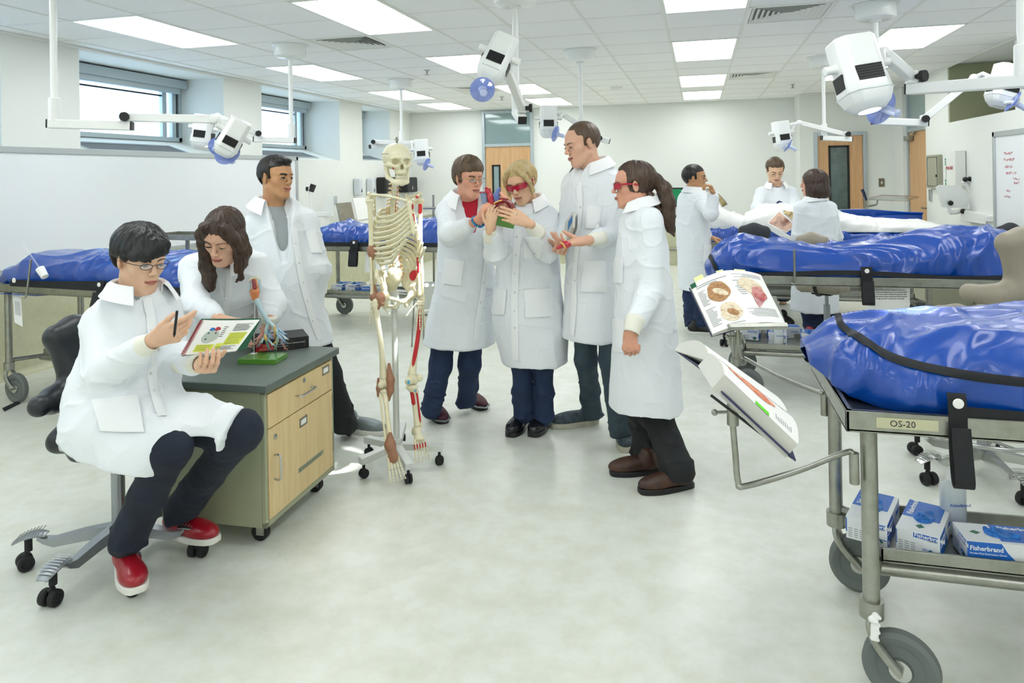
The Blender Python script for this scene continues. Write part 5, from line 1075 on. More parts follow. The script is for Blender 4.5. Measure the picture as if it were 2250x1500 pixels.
def spectacles(parent, c, M, s, m='gold', lens='clearlens', w=.021, h=.014, y=.103, z=.0, name='eyeglasses'):
    P = lambda x, yy, zz: c+M@(A(x, yy, zz)*s); g = G()
    for q in (1, -1):
        g.tube([P(q*(.0305)+w*math.cos(t), y-.006*(abs(q*.0305+w*math.cos(t))/.05)**2, z+h*math.sin(t)*(1 if math.sin(t) < 0 else .75)) for t in np.linspace(0, 2*pi, 21)[:-1]], .0013, 6, closed=True)
        g.tube(spline([P(q*.0515, y-.007, z+.005), P(q*.068, y-.02, z+.006), P(q*.081, .03, z+.004), P(q*.083, -.01, z-.002)], 5), .0013, 6)
    g.tube(spline([P(-.0095, y, z+.003), P(0, y+.003, z+.006), P(.0095, y, z+.003)], 4), .0012, 6)
    o = part(name, g, m, parent)
    for q in (1, -1):
        g = G(); g.grid([[P(q*.0305+w*a*math.cos(t), y-.006*(abs(q*.0305+w*a*math.cos(t))/.05)**2, z+h*a*math.sin(t)*(1 if math.sin(t) < 0 else .75)) for a in (0.02, .5, .98)] for t in np.linspace(0, 2*pi, 20, endpoint=True)], .0008); part('lens', g, lens, o)
    return o
def wraps(parent, c, M, s, y=.106, z=.004):
    P = lambda x, yy, zz: c+M@(A(x, yy, zz)*s); g = G(); L = []
    for x in np.linspace(-.068, .068, 25):
        a = abs(x); yy = y-.55*a*a/.068*.9-.002; hgt = .020-.005*(a/.068)**2-(.009 if a < .007 else .009*max(0, 1-(a-.007)/.008)); zz = z+(.004 if a < .01 else 0); L.append([P(x, yy+.0*k, zz+hgt*k) for k in (-1, -.4, .2, .75)])
    g.grid(L, .002); o = part('safety_glasses', g, 'redlens', parent, label='red tinted wraparound safety glasses'); g = G()
    for q in (1, -1): g.tube(spline([P(q*.067, y-.038, z+.006), P(q*.076, .045, z+.007), P(q*.083, .0, z+.003), P(q*.08, -.02, z-.004)], 5), [.004]*4*0 or .0032, 6, flat=1.5)
    g.tube([P(x, y-.55*x*x/.068*.9, z+.013) for x in np.linspace(-.068, .068, 15)], .0018, 6); part('frame', g, 'redlens', o); return o
def glove_cuff(parent, a, b, r1=.041, r2=.035, m='knit'):
    g = G(); a, b = A(a), A(b); d = unit(b-a); L = np.linalg.norm(b-a); M = frame(d); pr = [(r1, 0), (r1*1.02, L*.2), ((r1+r2)/2, L*.5), (r2, L*.9), (r2, L), (r2-.004, L+.0005), (r2-.006, L*.8)]
    V_ = []; g.lathe(pr, 26, M, a); return part('knit_cuff', g, m, parent, autos=False)
def bod(V, S):
    sh, el, wr, hip, kn, an = [[A(q) for q in S[k]] for k in ('sh', 'el', 'wr', 'hip', 'kn', 'an')]; nk = A(S['neck']); hc = (hip[0]+hip[1])/2; cc = (sh[0]+sh[1])/2-UP*.12
    V.cone(sh[0], sh[1], .05, .05, .04); V.cone(nk, cc, .055, .085, .05); V.cone(cc, hc, .088, .09, .05); V.cone(hip[0], hip[1], .08, .08, .05)
    for i in (0, 1):
        V.cone(sh[i], el[i], .045, .036, .03); V.cone(el[i], wr[i], .036, .026, .02); V.cone(hip[i], kn[i], .07, .05, .03); V.cone(kn[i], an[i], .05, .036, .02); V.cone(an[i], A(an[i])+UP*.01, .034, .03, .02)
def make(key, label, cat_skin, S, coat_rows, dep, thick, hem, hc, hf, hup=UP, hs=1., fem=False, hm='hairblack', h=.0033, hands=(), fspec=None, trousers='jeansdark', tr=(.092, .078, .075), flare=1.05, coat_amp=1., collar_=None, sleeve=(.068, .062, .05), seed=0, neckcut=None, shirt=None, wide=.55, cuts=None, extra_coat=None, hollow=True, coath=.0052, base=None, nr=None, lower=True, zlo=None, wrap=None):
    base = base if base is not None else ((A(S['an'][0])+A(S['an'][1]))/2)
    def bf(V):
        bod(V, S)
        for hd in hands: hand(V, *hd[0], **(hd[1] if len(hd) > 1 else {}))
    t, b, c, M, B = person(key, label, base, (hc, hf, hup), S['neck'], hm, cat_skin, bf, h=h, hs=hs, fem=fem, fspec=fspec, wide=wide, nr=nr)
    # coat
    sec = rows(coat_rows, dep, thick); zs = [q[0] for q in sec]; lo = np.array([min(q[1]-q[3] for q in sec)-.35, min(q[2]-q[3] for q in sec)-.35, min(zs)-.02]); hi = np.array([max(q[1]+q[3] for q in sec)+.35, max(q[2]+q[3] for q in sec)+.35, max(max(zs), S['neck'][2])+.1])
    pts = np.array([A(q) for k in ('sh', 'el', 'wr') for q in S[k]]); lo = np.minimum(lo, pts.min(0)-.12); hi = np.maximum(hi, pts.max(0)+.12); lo[2] = zlo if zlo is not None else max(lo[2], .05)
    V = Vol(lo, hi, coath); V.loft(sec, .02)
    for i in (0, 1):
        V.cone(A(S['sh'][i])-UP*.01, (A(S['sh'][0])+A(S['sh'][1]))/2-UP*.01, sleeve[0]*.9, sleeve[0]*.9, .05)
        we = A(S['wr'][i])-unit(A(S['wr'][i])-A(S['el'][i]))*S.get('cuffback', (.07, .07))[i]
        V.cone(S['sh'][i], S['el'][i], sleeve[0], sleeve[1], .035); V.cone(S['el'][i], we, sleeve[1], sleeve[2], .022)
    if extra_coat: extra_coat(V)
    if hollow:
        z0 = min(zs); hs_ = [(z0-.02, *q[1:3], max(.03, q[3]-.022), max(.03, q[4]-.022), q[5]) for q in sec if q[0] == z0] + [(z0+.10, *q[1:3], max(.03, q[3]-.03), max(.03, q[4]-.03), q[5]) for q in sec if q[0] == z0]; V.loft(hs_, .004, True)
    nk = A(S['neck']); V.cone(nk+unit(c-nk)*.15, nk-unit(c-nk)*.03, .075, .062, .01, True)
    if neckcut:
        f_, dz, w_ = neckcut; f_ = unit(A(f_)); V.cone(nk+f_*.10+UP*.03, nk+f_*.15-UP*dz, w_, w_*.25, .006, True)
    if cuts: cuts(V)
    ct = cloth('lab_coat', V, 'coat', t, coat_amp, (hem[0], hem[1]), seed); del V
    if shirt:
        V = Vol(nk-A(.3, .3, .42), nk+A(.3, .3, .12), .006); cc = (A(S['sh'][0])+A(S['sh'][1]))/2; V.cone(nk-UP*.02, cc-UP*.12, .068, .105 if neckcut else .085, .05)
        if neckcut: V.cone(cc-UP*.12, cc-UP*.26+(A(S['hip'][0])-cc)*A(1, 1, 0)*.3, .105, .105, .05)
        V.cone(S['sh'][0], S['sh'][1], .052, .052, .05); V.cone(nk+unit(c-nk)*.12, nk+unit(c-nk)*(.018 if len(shirt) < 2 else shirt[1])-UP*.0, .085, .066, .006, True); vpart('shirt', V, shirt[0], t)
    if collar_ is not False:
        ck = dict(c=nk+UP*.012, f=hf if wrap is None else wrap, r=.072 if fem else .080, up_=unit(c-nk)*.4+UP*.6); ck.update(collar_ or {}); ck['c'] = A(ck['c']); collar(t, ck.pop('c'), ck.pop('f'), **ck)
    if lower:
        hp, kn, an = [[A(q) for q in S[k]] for k in ('hip', 'kn', 'an')]; an = [A(q[0], q[1], max(q[2], .095)) for q in an]; P_ = np.array(hp+kn+an)
        V = Vol(P_.min(0)-.16, P_.max(0)+.14, .006)
        for i in (0, 1): leg(V, hp[i], kn[i], an[i]-UP*.01, tr, flare)
        V.cone(hp[0], hp[1], .10, .10, .05)
        if hollow: V.plane(A(0, 0, min(zs)+.07), UP)
        for i in (0, 1): V.plane(A(0, 0, min(an[0][2], an[1][2])-.05), -UP) if i == 0 else None
        
        g = V.mesh(); v = np.asarray(g.v, float); q = v+seed; low = np.clip((.45-v[:, 2])/.4, .15, 1); d = ridge(q*A(9, 9, 16)+fbm(q*5, 1)[:, None]*.5, 2)**3*.007*low+ridge(q*A(8, 8, 2.5), 1)*.004; g.v = v+nrm(v, g)*d[:, None]
        o = part('trousers', g, trousers, t, autos=False); q = o.modifiers.new('smooth', 'SMOOTH'); q.iterations = 2
    BC = bvh(ct); return t, b, c, M, B, ct, BC
mat('tgrey', '9ea5a6', .85, bump=(500, .1)); mat('tred', 'b5122e', .8); mat('tgreen', '12805a', .8); mat('tnavy', '2e4468', .8); mat('shoered', '9c1022', .35, coat=.25); mat('shoewhite', 'e5e4dc', .5); mat('shoegrey', '7f898b', .4, metal=.3); mat('shoebrown', '3a241b', .45, mix=('5b3a28', 9, .4, .8)); mat('clog', '14151a', .28, coat=.3); mat('plaid', '3c474f', .8, mix=('4d5a63', 40, .45, .55)); mat('offsole', 'c9c6b4', .6, mix=('9d9a86', 14, .4, .8)); mat('maroon', '4a1f2b', .6); mat('beadblue', '1c62c4', .15, coat=.5); mat('beadteal', '2fa0a8', .15, coat=.5)
a = at

# ------------------------------------------------ 1: seated student with the spiral notebook
S1 = dict(neck=a(303, 642, 2.80), sh=[a(222, 712, 2.76), a(358, 678, 2.92)], el=[a(226, 826, 2.60), a(372, 775, 2.80)], wr=[a(330, 752, 2.50), a(438, 800, 2.63)], hip=[a(235, 925, 2.76), a(300, 915, 2.88)], kn=[a(372, 985, 2.54), a(528, 948, 2.66)], an=[a(284, 1172, 2.66), a(398, 1112, 2.92)], ft=[cd(.1, -1, 0), cd(1, -.3, 0)], cuffback=(.055, .05))
def x1(V):
    V.cone(a(258, 880, 2.74), a(262, 950, 2.66), .19, .19, .05); V.cone(a(262, 950, 2.64), a(292, 1018, 2.55), .17, .10, .05); V.cone(a(292, 1018, 2.55), a(306, 1040, 2.53), .10, .055, .04)
    V.cone(a(300, 905, 2.76), a(420, 930, 2.68), .105, .102, .06); V.cone(a(420, 930, 2.68), a(500, 948, 2.64), .102, .096, .04)
    V.cone(a(270, 930, 2.72), a(352, 975, 2.56), .115, .098, .06)
def cut1(V):
    V.rbox(a(408, 1052, 2.50), (.085, .35, .125), frame(UP, CRT+UP*.0), .01, .01, True)
    V.rbox(a(585, 930, 2.6), (.115, .5, .30), frame(UP*.92+CRT*.38, CRT), .01, .01, True)
    V.rbox(a(330, 1130, 2.5), (.4, .5, .13), frame(UP+CRT*.28, CRT), .01, .01, True)
h1a = ((a(336, 748, 2.49), cd(.84, -.1, .30), cd(-.2, .9, .35), UP), dict(curls=[(14, 14, 6), (34, 36, 22), (48, 46, 26), (56, 52, 30)], thumb=(.9, .45, .2)))
h1b = ((a(441, 800, 2.61), cd(.55, -.78, -.05), cd(.1, .15, 1), cd(1, .3, 0)), dict(curls=[(50, 46, 26), (52, 48, 26), (54, 48, 26), (54, 46, 26)], thumb=(.35, .6, .75), s=.92))
P1 = make('p1', 'person in glasses and lab coat seated on the black saddle chair, in red shoes', 'skin2', S1,
  [(628, 262, 348, 2.82, .09), (650, 234, 374, 2.84, .11), (680, 208, 388, 2.84, .13), (720, 192, 394, 2.82, .15), (780, 184, 396, 2.78, .17), (840, 178, 388, 2.76, .18), (900, 170, 380, 2.75, .2)], 2.8, .15, (.55, .35),
  a(309, 570, 2.80), cd(.80, -.56, -.20), hup=unit(UP+cd(.08, 0, 0)), hs=1.03, hm='hairblack', hands=[h1a, h1b], fspec=dict(lid=.45), tr=(.075, .072, .062), extra_coat=x1, cuts=cut1, hollow=False, zlo=.38, seed=1, collar_=dict(c=a(303, 650, 2.80)+UP*.022, r=.084, gap=36), shirt=('tgrey', .03), wide=.62, base=A(C1[0], C1[1], 0))
t, b, c, M, B, ct, BC = P1
hair(t, c, M, 1.03, 'hairblack', lambda V, P: (cap(V, P, M, 1.03, .016, .040, .012, back=-.075), V.cone(P(-.04, .075, .075), P(.03, .088, .035), .022, .016, .03), V.cone(P(.0, .08, .07), P(.06, .066, .03), .022, .016, .03), V.ell(P(0, -.02, .055), A(.093, .108, .082), M, .02)), amp=.0035)
spectacles(t, c, M, 1.03, 'charcoal', 'clearlens', w=.022, h=.012)
glove_cuff(t, a(300, 772, 2.52), a(335, 750, 2.49), .043, .033); glove_cuff(t, a(398, 796, 2.70), a(440, 800, 2.62), .042, .034)
g = G(); drape(BC, [(322, 655), (330, 690), (333, 720), (338, 770), (334, 820), (338, 862), (352, 905), (356, 915)], .03, .003, g, 6); part('placket', g, 'coatpocket', ct)
snaps(BC, [(347, 768), (331, 820), (338, 858)], ct)
quad_patch(BC, [(203, 880), (300, 868), (318, 950), (222, 946)], ct, 'pocket')
def velcro(P, o):
    g = G(); g.grid([[P(.28*.50+.018*u+.0*v, v, .066-.010*u-.012*(v/.04)**2*abs(v/.04)) for v in np.linspace(-.043, .043, 9)] for u in np.linspace(-1, 1, 4)], .004); part('instep_strap', g, 'shoered', o)
for q, (hp, d_, pt, lf) in enumerate([(a(268, 1228, 2.74), cd(.62, -.78, 0), .10, 0), (a(365, 1160, 3.0), cd(.93, -.42, 0), .0, 0)]):
    shoe(t, hp-UP*.02, d_, .285, 'shoered', 'shoewhite', .058, .024, laces='black', pitch=-R(3), trim=velcro, name='shoe', high=.055)
# ------------------------------------------------ 2: student leaning on the cabinet
S2 = dict(neck=a(497, 572, 3.56), sh=[a(428, 588, 3.58), a(560, 590, 3.62)], el=[a(430, 668, 3.38), a(598, 668, 3.58)], wr=[a(478, 702, 3.20), a(590, 704, 3.50)], hip=[a(455, 720, 3.88), a(545, 720, 3.90)], kn=[a(470, 870, 3.92), a(548, 870, 3.92)], an=[a(470, 965, 3.95), a(548, 965, 3.95)], ft=[cd(0, -1, 0), cd(0, -1, 0)], cuffback=(.05, .04))
P2 = make('p2', 'person with long brown hair in a lab coat leaning over the mobile cabinet', 'skin1', S2,
  [(548, 455, 545, 3.58, .10), (565, 415, 580, 3.60, .13), (600, 400, 592, 3.62, .15), (650, 402, 588, 3.66, .16), (700, 405, 585, 3.74, .17), (760, 405, 588, 3.84, .17), (850, 405, 592, 3.90, .16)], 3.4, .16, (.65, .4),
  a(492, 519, 3.36), cd(-.10, -.84, -.46), hup=unit(UP*.8+cd(.05, -.5, 0)), hs=1.05, fem=True, hm='hairbrown', hands=[((a(482, 703, 3.20), cd(.75, -.25, -.02), cd(0, -.1, -1), cd(0, 1, 0)), {}), ((a(590, 706, 3.50), cd(-.3, .1, -.7), cd(-.7, 0, .2), CFW), {})],
  fspec=dict(lid=.02, open=.0022), trousers='jeansdark', seed=2, collar_=dict(c=a(497, 575, 3.56)+UP*.022, f=cd(-.05, -.85, -.3), r=.072), shirt=('tgrey', .03), nr=.046)
t, b, c, M, B, ct, BC = P2
def hf2(V, P):
    V.ell(P(0, -.015, .036), A(.088, .106, .098), M, .01); V.ell(P(0, .095, -.045), A(.058, .075, .105), M, .016, True); V.rbox(P(0, .02, -.25), A(.2, .2, .14), M, .01, .01, True)
    for q in (1, -1):
        V.chain([P(q*.045, .065, .085), P(q*.072, .055, .035), P(q*.080, .04, -.02), P(q*.078, .04, -.08), P(q*.066, .055, -.14)], [.022, .022, .022, .022, .016], .02); V.chain([P(q*.075, .0, .0), P(q*.082, -.0, -.07), P(q*.078, .02, -.13)], [.03, .028, .02], .03)
    V.chain([P(-.07, .04, -.12), P(-.072, .05, -.18), P(-.055, .06, -.20)], [.018, .012, .004], .01)
    V.chain([P(.085, .01, -.06), P(.085, .04, -.14), P(.07, .07, -.20), P(.075, .06, -.25), P(.11, .07, -.285)], [.034, .03, .024, .015, .004], .02); V.chain([P(.07, .04, -.1), P(.05, .075, -.17), P(.055, .085, -.24)], [.02, .016, .006], .02)
M_up = None
hair(t, c, M, 1.05, 'hairbrown', hf2, amp=.0035, lo=(-.17, -.17, -.32), hi=(.17, .17, .16), strand=(60, 60, 5))
glove_cuff(t, a(462, 700, 3.24), a(482, 703, 3.20), .040, .031); glove_cuff(t, a(592, 692, 3.49), a(590, 708, 3.5), .040, .033)
g = G(); drape(BC, [(503, 592), (504, 620), (502, 650), (495, 690)], .03, .003, g, 6); part('placket', g, 'coatpocket', ct); snaps(BC, [(497, 655)], ct)
for hp in (a(470, 990, 3.98), a(548, 990, 3.98)): shoe(t, A(hp[0], hp[1], 0), cd(.1, -1, 0), .25, 'black', 'black')
# ------------------------------------------------ 3: dark-haired man standing behind the cabinet
S3 = dict(neck=a(600, 452, 4.08), sh=[a(568, 492, 4.06), a(672, 486, 4.14)], el=[a(560, 600, 4.12), a(702, 592, 4.10)], wr=[a(602, 670, 4.12), a(690, 650, 4.13)], hip=[a(620, 680, 4.2), a(668, 680, 4.2)], kn=[a(640, 820, 4.2), a(722, 822, 4.2)], an=[a(640, 945, 4.25), a(758, 930, 4.22)], ft=[cd(.8, -.5, 0), cd(1, -.2, 0)], cuffback=(-.02, -.02))
P3 = make('p3', 'tall dark-haired person in lab coat and grey shirt standing behind the mobile cabinet', 'skin3', S3,
  [(432, 580, 640, 4.1, .09), (448, 566, 655, 4.1, .12), (475, 556, 672, 4.1, .14), (530, 556, 680, 4.1, .15), (600, 562, 694, 4.1, .16), (660, 566, 706, 4.12, .17), (720, 575, 722, 4.15, .18), (752, 580, 729, 4.15, .18)], 4.1, .15, (.8, .5),
  a(607, 390, 4.05), cd(.86, -.48, -.04), hup=unit(UP+cd(.05, 0, 0)), hs=1.0, hm='hairdark', fspec=dict(lid=.5, smile=1., open=.0014), hands=[((S3['wr'][0], cd(.1, 0, -1), cd(.8, .3, 0), cd(0, -1, 0)), {}), ((S3['wr'][1], cd(-.1, 0, -1), cd(-.8, .3, 0), cd(0, -1, 0)), {})], trousers='slacks', tr=(.085, .07, .066), seed=3, neckcut=(cd(.62, -.75, 0), .30, .075), collar_=dict(c=a(600, 455, 4.08)+UP*.022, f=cd(.62, -.75, 0), gap=46, point=.05, spread=1.3), shirt=('tgrey', .045), coath=.006)
t, b, c, M, B, ct, BC = P3
hair(t, c, M, 1., 'hairdark', lambda V, P: (cap(V, P, M, 1., .010, .060, -.005, back=-.06), V.ell(P(0, .045, .095), A(.05, .05, .022), M, .02)), amp=.0018)
g = G(); drape(BC, [(644, 500), (650, 540), (660, 600), (672, 650), (686, 700), (702, 745)], .035, .003, g, 6); part('placket', g, 'coatpocket', ct)
snaps(BC, [(649, 535), (657, 578), (666, 620), (675, 662), (686, 705)], ct); quad_patch(BC, [(672, 508), (692, 504), (706, 556), (684, 555)], ct, 'pocket')
def runner(P, o):
    for k, (x, w_) in enumerate(((.09, .034), (.13, .04), (.17, .045))): g = G(); g.tube([P(x, -w_, .02), P(x+.02, -w_+.006, .045), P(x+.035, -w_+.02, .062)], .0035, 5, flat=.5); g.tube([P(x, w_, .02), P(x+.02, w_-.006, .045), P(x+.035, w_-.02, .062)], .0035, 5); part('side_stripe', g, 'shoewhite', o)
hp = onz(752, 950); shoe(t, A(hp[0]-.02, hp[1]+.03, 0), cd(.97, -.25, 0), .29, 'shoegrey', 'shoewhite', .06, .026, laces='shoewhite', trim=runner); hp = onz(640, 960); shoe(t, A(hp[0], hp[1], 0), cd(.8, -.6, 0), .29, 'shoegrey', 'shoewhite', .06, .026, laces='shoewhite')
# ------------------------------------------------ 4: person in red shirt reaching to the heart model
S4 = dict(neck=a(1027, 436, 4.42), sh=[a(985, 462, 4.38), a(1062, 462, 4.46)], el=[a(988, 518, 4.18), a(1075, 530, 4.52)], wr=[a(1053, 482, 4.06), a(1068, 560, 4.47)], hip=[a(985, 640, 4.5), a(1040, 640, 4.52)], kn=[a(968, 800, 4.46), a(1032, 800, 4.52)], an=[a(948, 895, 4.46), a(1026, 880, 4.64)], ft=[cd(0, -1, 0), cd(.3, -1, 0)], cuffback=(.10, .03))
P4 = make('p4', 'person with short brown hair, eyeglasses and red shirt pointing at the heart model', 'skin4', S4,
  [(428, 1008, 1050, 4.44, .08), (442, 985, 1072, 4.44, .11), (470, 965, 1080, 4.45, .13), (520, 962, 1082, 4.45, .15), (580, 962, 1086, 4.46, .16), (640, 954, 1088, 4.48, .18), (700, 940, 1088, 4.5, .2), (752, 931, 1086, 4.5, .21)], 4.45, .15, (.8, .5),
  a(1030, 392, 4.36), cd(.55, -.80, -.10), hs=1.0, fem=True, hm='hairgrey', nr=.054, fspec=dict(lid=.4, open=.0016), hands=[((a(1056, 478, 4.05), cd(.45, -.2, .85), cd(.8, .4, -.2), cd(.5, -.6, 0)), dict(curl=(25, 30, 20))), ((S4['wr'][1], cd(.1, 0, -1), cd(-.8, .3, 0), cd(0, -1, 0)), {})], trousers='jeans', tr=(.08, .066, .058), seed=4, neckcut=(cd(.35, -.93, 0), .24, .085), collar_=dict(c=a(1027, 440, 4.42)+UP*.022, f=cd(.40, -.9, 0), r=.084, gap=48, point=.05, spread=1.35), shirt=('tred', .05), coath=.006)
t, b, c, M, B, ct, BC = P4
hair(t, c, M, 1., 'hairgrey', lambda V, P: (cap(V, P, M, 1., .015, .052, -.018, back=-.07), V.ell(P(0, -.01, .075), A(.075, .085, .062), M, .03)), amp=.0035); spectacles(t, c, M, 1., 'gold', 'clearlens', w=.021, h=.015)
g = G(); drape(BC, [(1062, 515), (1068, 560), (1060, 640), (1050, 700), (1045, 752)], .035, .003, g, 6); part('placket', g, 'coatpocket', ct); snaps(BC, [(1071, 537), (1067, 580), (1061, 621), (1055, 664)], ct, .008)
quad_patch(BC, [(979, 567), (1019, 574), (1012, 627), (971, 622)], ct, 'pocket'); quad_patch(BC, [(1068, 581), (1090, 583), (1088, 638), (1064, 630)], ct, 'pocket')
g = G(); w = a(1050, 487, 4.07); M_ = frame(unit(a(1056, 478, 4.05)-a(1040, 500, 4.1)))
for k in range(14): q = 2*pi*k/14; g.k = k % 2; g.sphere(w+M_@A(.036*math.cos(q), .036*math.sin(q), 0), .0085, 10, 8)
part('bead_bracelet', g, ['beadblue', 'beadteal'], t)
def trail(P, o): g = G(); g.tube([P(.05, -.05, .026), P(.15, -.056, .028), P(.25, -.045, .026), P(.292, 0, .026), P(.25, .045, .026), P(.15, .056, .028), P(.05, .05, .026)], .006, 6); part('rand', g, 'shoegrey', o)
hp = onz(944, 918); shoe(t, A(hp[0]-.03, hp[1]+.12, 0), cd(.42, -1, 0), .26, 'maroon', 'black', .055, .022, laces='shoegrey', trim=trail); hp = onz(1018, 893); shoe(t, A(hp[0]-.02, hp[1]+.14, 0), cd(.55, -1, 0), .26, 'maroon', 'black', .055, .022, laces='shoegrey', trim=trail)
# ------------------------------------------------ 5: blonde person in red safety glasses holding the heart
S5 = dict(neck=a(1162, 446, 4.22), sh=[a(1108, 480, 4.20), a(1203, 478, 4.24)], el=[a(1088, 556, 4.00), a(1202, 552, 4.02)], wr=[a(1079, 492, 3.88), a(1162, 492, 3.82)], hip=[a(1140, 660, 4.26), a(1190, 660, 4.26)], kn=[a(1146, 800, 4.24), a(1194, 800, 4.24)], an=[a(1151, 905, 4.3), a(1194, 908, 4.28)], ft=[cd(-.4, -1, 0), cd(-.3, -1, 0)], cuffback=(.075, .085))
P5 = make('p5', 'blonde person in red safety glasses holding up the heart model with both hands', 'skin5', S5,
  [(440, 1135, 1190, 4.23, .08), (453, 1115, 1208, 4.23, .11), (475, 1100, 1220, 4.23, .13), (520, 1092, 1225, 4.24, .15), (580, 1090, 1230, 4.25, .16), (640, 1088, 1234, 4.26, .17), (700, 1084, 1242, 4.27, .19), (750, 1092, 1249, 4.28, .2), (792, 1105, 1248, 4.28, .2)], 4.25, .15, (.75, .45),
  a(1146, 402, 4.16), cd(-.42, -.84, -.30), hup=unit(UP+cd(-.22, -.1, 0)), hs=.98, fem=True, hm='hairlight', fspec=dict(lid=.3, smile=.3), nr=.046,
  hands=[((a(1077, 502, 3.87), cd(.14, -.15, .95), cd(.55, -.1, .1)*0+cd(.3, .9, 0), cd(-.6, -.6, 0)), dict(curls=[(30, 34, 22), (36, 36, 22), (40, 38, 22), (40, 40, 22)], s=.84)), ((a(1160, 490, 3.80), cd(-.86, -.02, .36), cd(-.25, .9, -.1), UP), dict(curls=[(6, 14, 8), (10, 20, 12), (12, 24, 12), (16, 26, 14)], s=.94, spread=.02, thumb=(.8, .4, .4)))], trousers='jeans', tr=(.08, .056, .054), flare=1.1, seed=5, collar_=dict(c=a(1162, 452, 4.22)+UP*.022, f=cd(-.35, -.9, 0), r=.074), coath=.0055)
t, b, c, M, B, ct, BC = P5
def hf5(V, P):
    cap(V, P, M, .98, .012, .062, -.02, back=-.07); V.ell(P(0, -.05, .04), A(.07, .07, .07), M, .03)
    for q in (1, -1): V.chain([P(q*.03, .070, .098), P(q*.064, .066, .06), P(q*.080, .05, .01), P(q*.080, .04, -.045), P(q*.072, .048, -.08)], [.014, .012, .010, .008, .004], .012)
    V.chain([P(.05, -.08, .02), P(.07, -.07, -.05), P(.085, -.05, -.12), P(.10, -.04, -.16)], [.03, .02, .010, .003], .02)
hair(t, c, M, .98, 'hairblonde', hf5, amp=.003, lo=(-.17, -.17, -.2), hi=(.17, .17, .16)); wraps(t, c, M, .98)
glove_cuff(t, a(1080, 526, 3.93), a(1078, 503, 3.88), .042, .033); glove_cuff(t, a(1185, 514, 3.88), a(1161, 491, 3.81), .043, .031)
g = G(); drape(BC, [(1140, 500), (1135, 560), (1131, 640), (1131, 720), (1133, 790)], .04, .003, g, 6); part('placket', g, 'coatpocket', ct); snaps(BC, [(1135, 520), (1134, 560), (1131, 601), (1131, 642), (1131, 683), (1131, 720)], ct)
quad_patch(BC, [(1152, 636), (1212, 634), (1214, 694), (1155, 697)], ct, 'pocket'); quad_patch(BC, [(1086, 630), (1114, 636), (1108, 692), (1080, 690)], ct, 'pocket'); quad_patch(BC, [(1153, 520), (1190, 520), (1190, 566), (1152, 566)], ct, 'pocket')
for px_ in (1136, 1184): hp = onz(px_, 942); shoe(t, A(hp[0]+.03, hp[1]+.10, 0), cd(-.42, -1, 0), .25, 'clog', 'clog', .062, .03)
g = G(); w = a(1136, 470, 3.77); g.tube([w+frame(cd(-.84, 0, .4))@A(.0098*math.cos(q), .0098*math.sin(q), 0) for q in np.linspace(0, 2*pi, 17)[:-1]], .0013, 6, closed=True); part('ring', g, 'steelbright', t)
# ------------------------------------------------ 6: tall man
S6 = dict(neck=a(1302, 368, 4.14), sh=[a(1262, 405, 4.20), a(1352, 408, 4.06)], el=[a(1246, 500, 4.22), a(1356, 515, 3.96)], wr=[a(1236, 535, 4.02), a(1290, 528, 3.82)], hip=[a(1285, 610, 4.2), a(1340, 610, 4.1)], kn=[a(1288, 790, 4.22), a(1342, 790, 4.08)], an=[a(1302, 905, 4.36), a(1362, 935, 4.02)], ft=[cd(-1, -.2, 0), cd(-.1, -1, 0)], cuffback=(.06, .085))
P6 = make('p6', 'tallest person in the group, cropped hair and green shirt, book under one arm', 'skin1', S6,
  [(358, 1275, 1335, 4.14, .09), (372, 1260, 1352, 4.14, .12), (400, 1250, 1368, 4.14, .14), (460, 1245, 1372, 4.14, .15), (540, 1244, 1372, 4.15, .16), (620, 1242, 1368, 4.15, .17), (690, 1239, 1364, 4.16, .18), (738, 1237, 1362, 4.16, .18)], 4.14, .15, (.9, .6),
  a(1279, 317, 4.10), cd(-.90, -.38, -.22), hup=unit(UP+cd(-.22, 0, 0)), hs=1.04, hm='hairlight', fspec=dict(lid=.25, smile=.8),
  hands=[((a(1234, 538, 3.99), cd(-.1, -.4, -.15), cd(.5, -.2, 1), cd(-.3, -.3, .2)), dict(curls=[(30, 40, 25)]*4)), ((a(1286, 529, 3.80), cd(-.93, -.1, -.10), cd(.1, -.05, 1.), cd(.1, 1, .2)), dict(curls=[(18, 26, 18), (22, 28, 18), (26, 30, 20), (30, 32, 20)], thumb=(.8, .3, .6), s=1.06))], trousers='jeansgrey', tr=(.085, .062, .056), seed=6, neckcut=(cd(-.75, -.6, 0), .10, .05), collar_=dict(c=a(1303, 372, 4.14)+UP*.022, f=cd(-.8, -.55, 0), r=.084, gap=42), shirt=('tgreen', .03), coath=.0055)
t, b, c, M, B, ct, BC = P6
hair(t, c, M, 1.04, 'hairlight', lambda V, P: cap(V, P, M, 1.04, .006, .050, -.012, back=-.062), amp=.001, h=.003)
glove_cuff(t, a(1325, 522, 3.87), a(1292, 528, 3.82), .042, .033); glove_cuff(t, a(1240, 520, 4.05), a(1234, 536, 4.0), .040, .032)
g = G(); drape(BC, [(1272, 395), (1275, 450), (1270, 520), (1264, 600), (1262, 680), (1258, 735)], .035, .003, g, 6); part('placket', g, 'coatpocket', ct); snaps(BC, [(1275, 455), (1271, 495), (1263, 575), (1264, 616)], ct)
quad_patch(BC, [(1292, 452), (1320, 452), (1316, 502), (1286, 500)], ct, 'pocket'); quad_patch(BC, [(1284, 574), (1330, 573), (1332, 640), (1278, 640)], ct, 'pocket')
def slip(P, o):
    g = G(); g.grid([[P(.095+.03*u, v, .052-.0*u) for v in (-.044, -.040)] for u in (0, 1)], .012); part('elastic_gore', g, 'shoewhite', o)
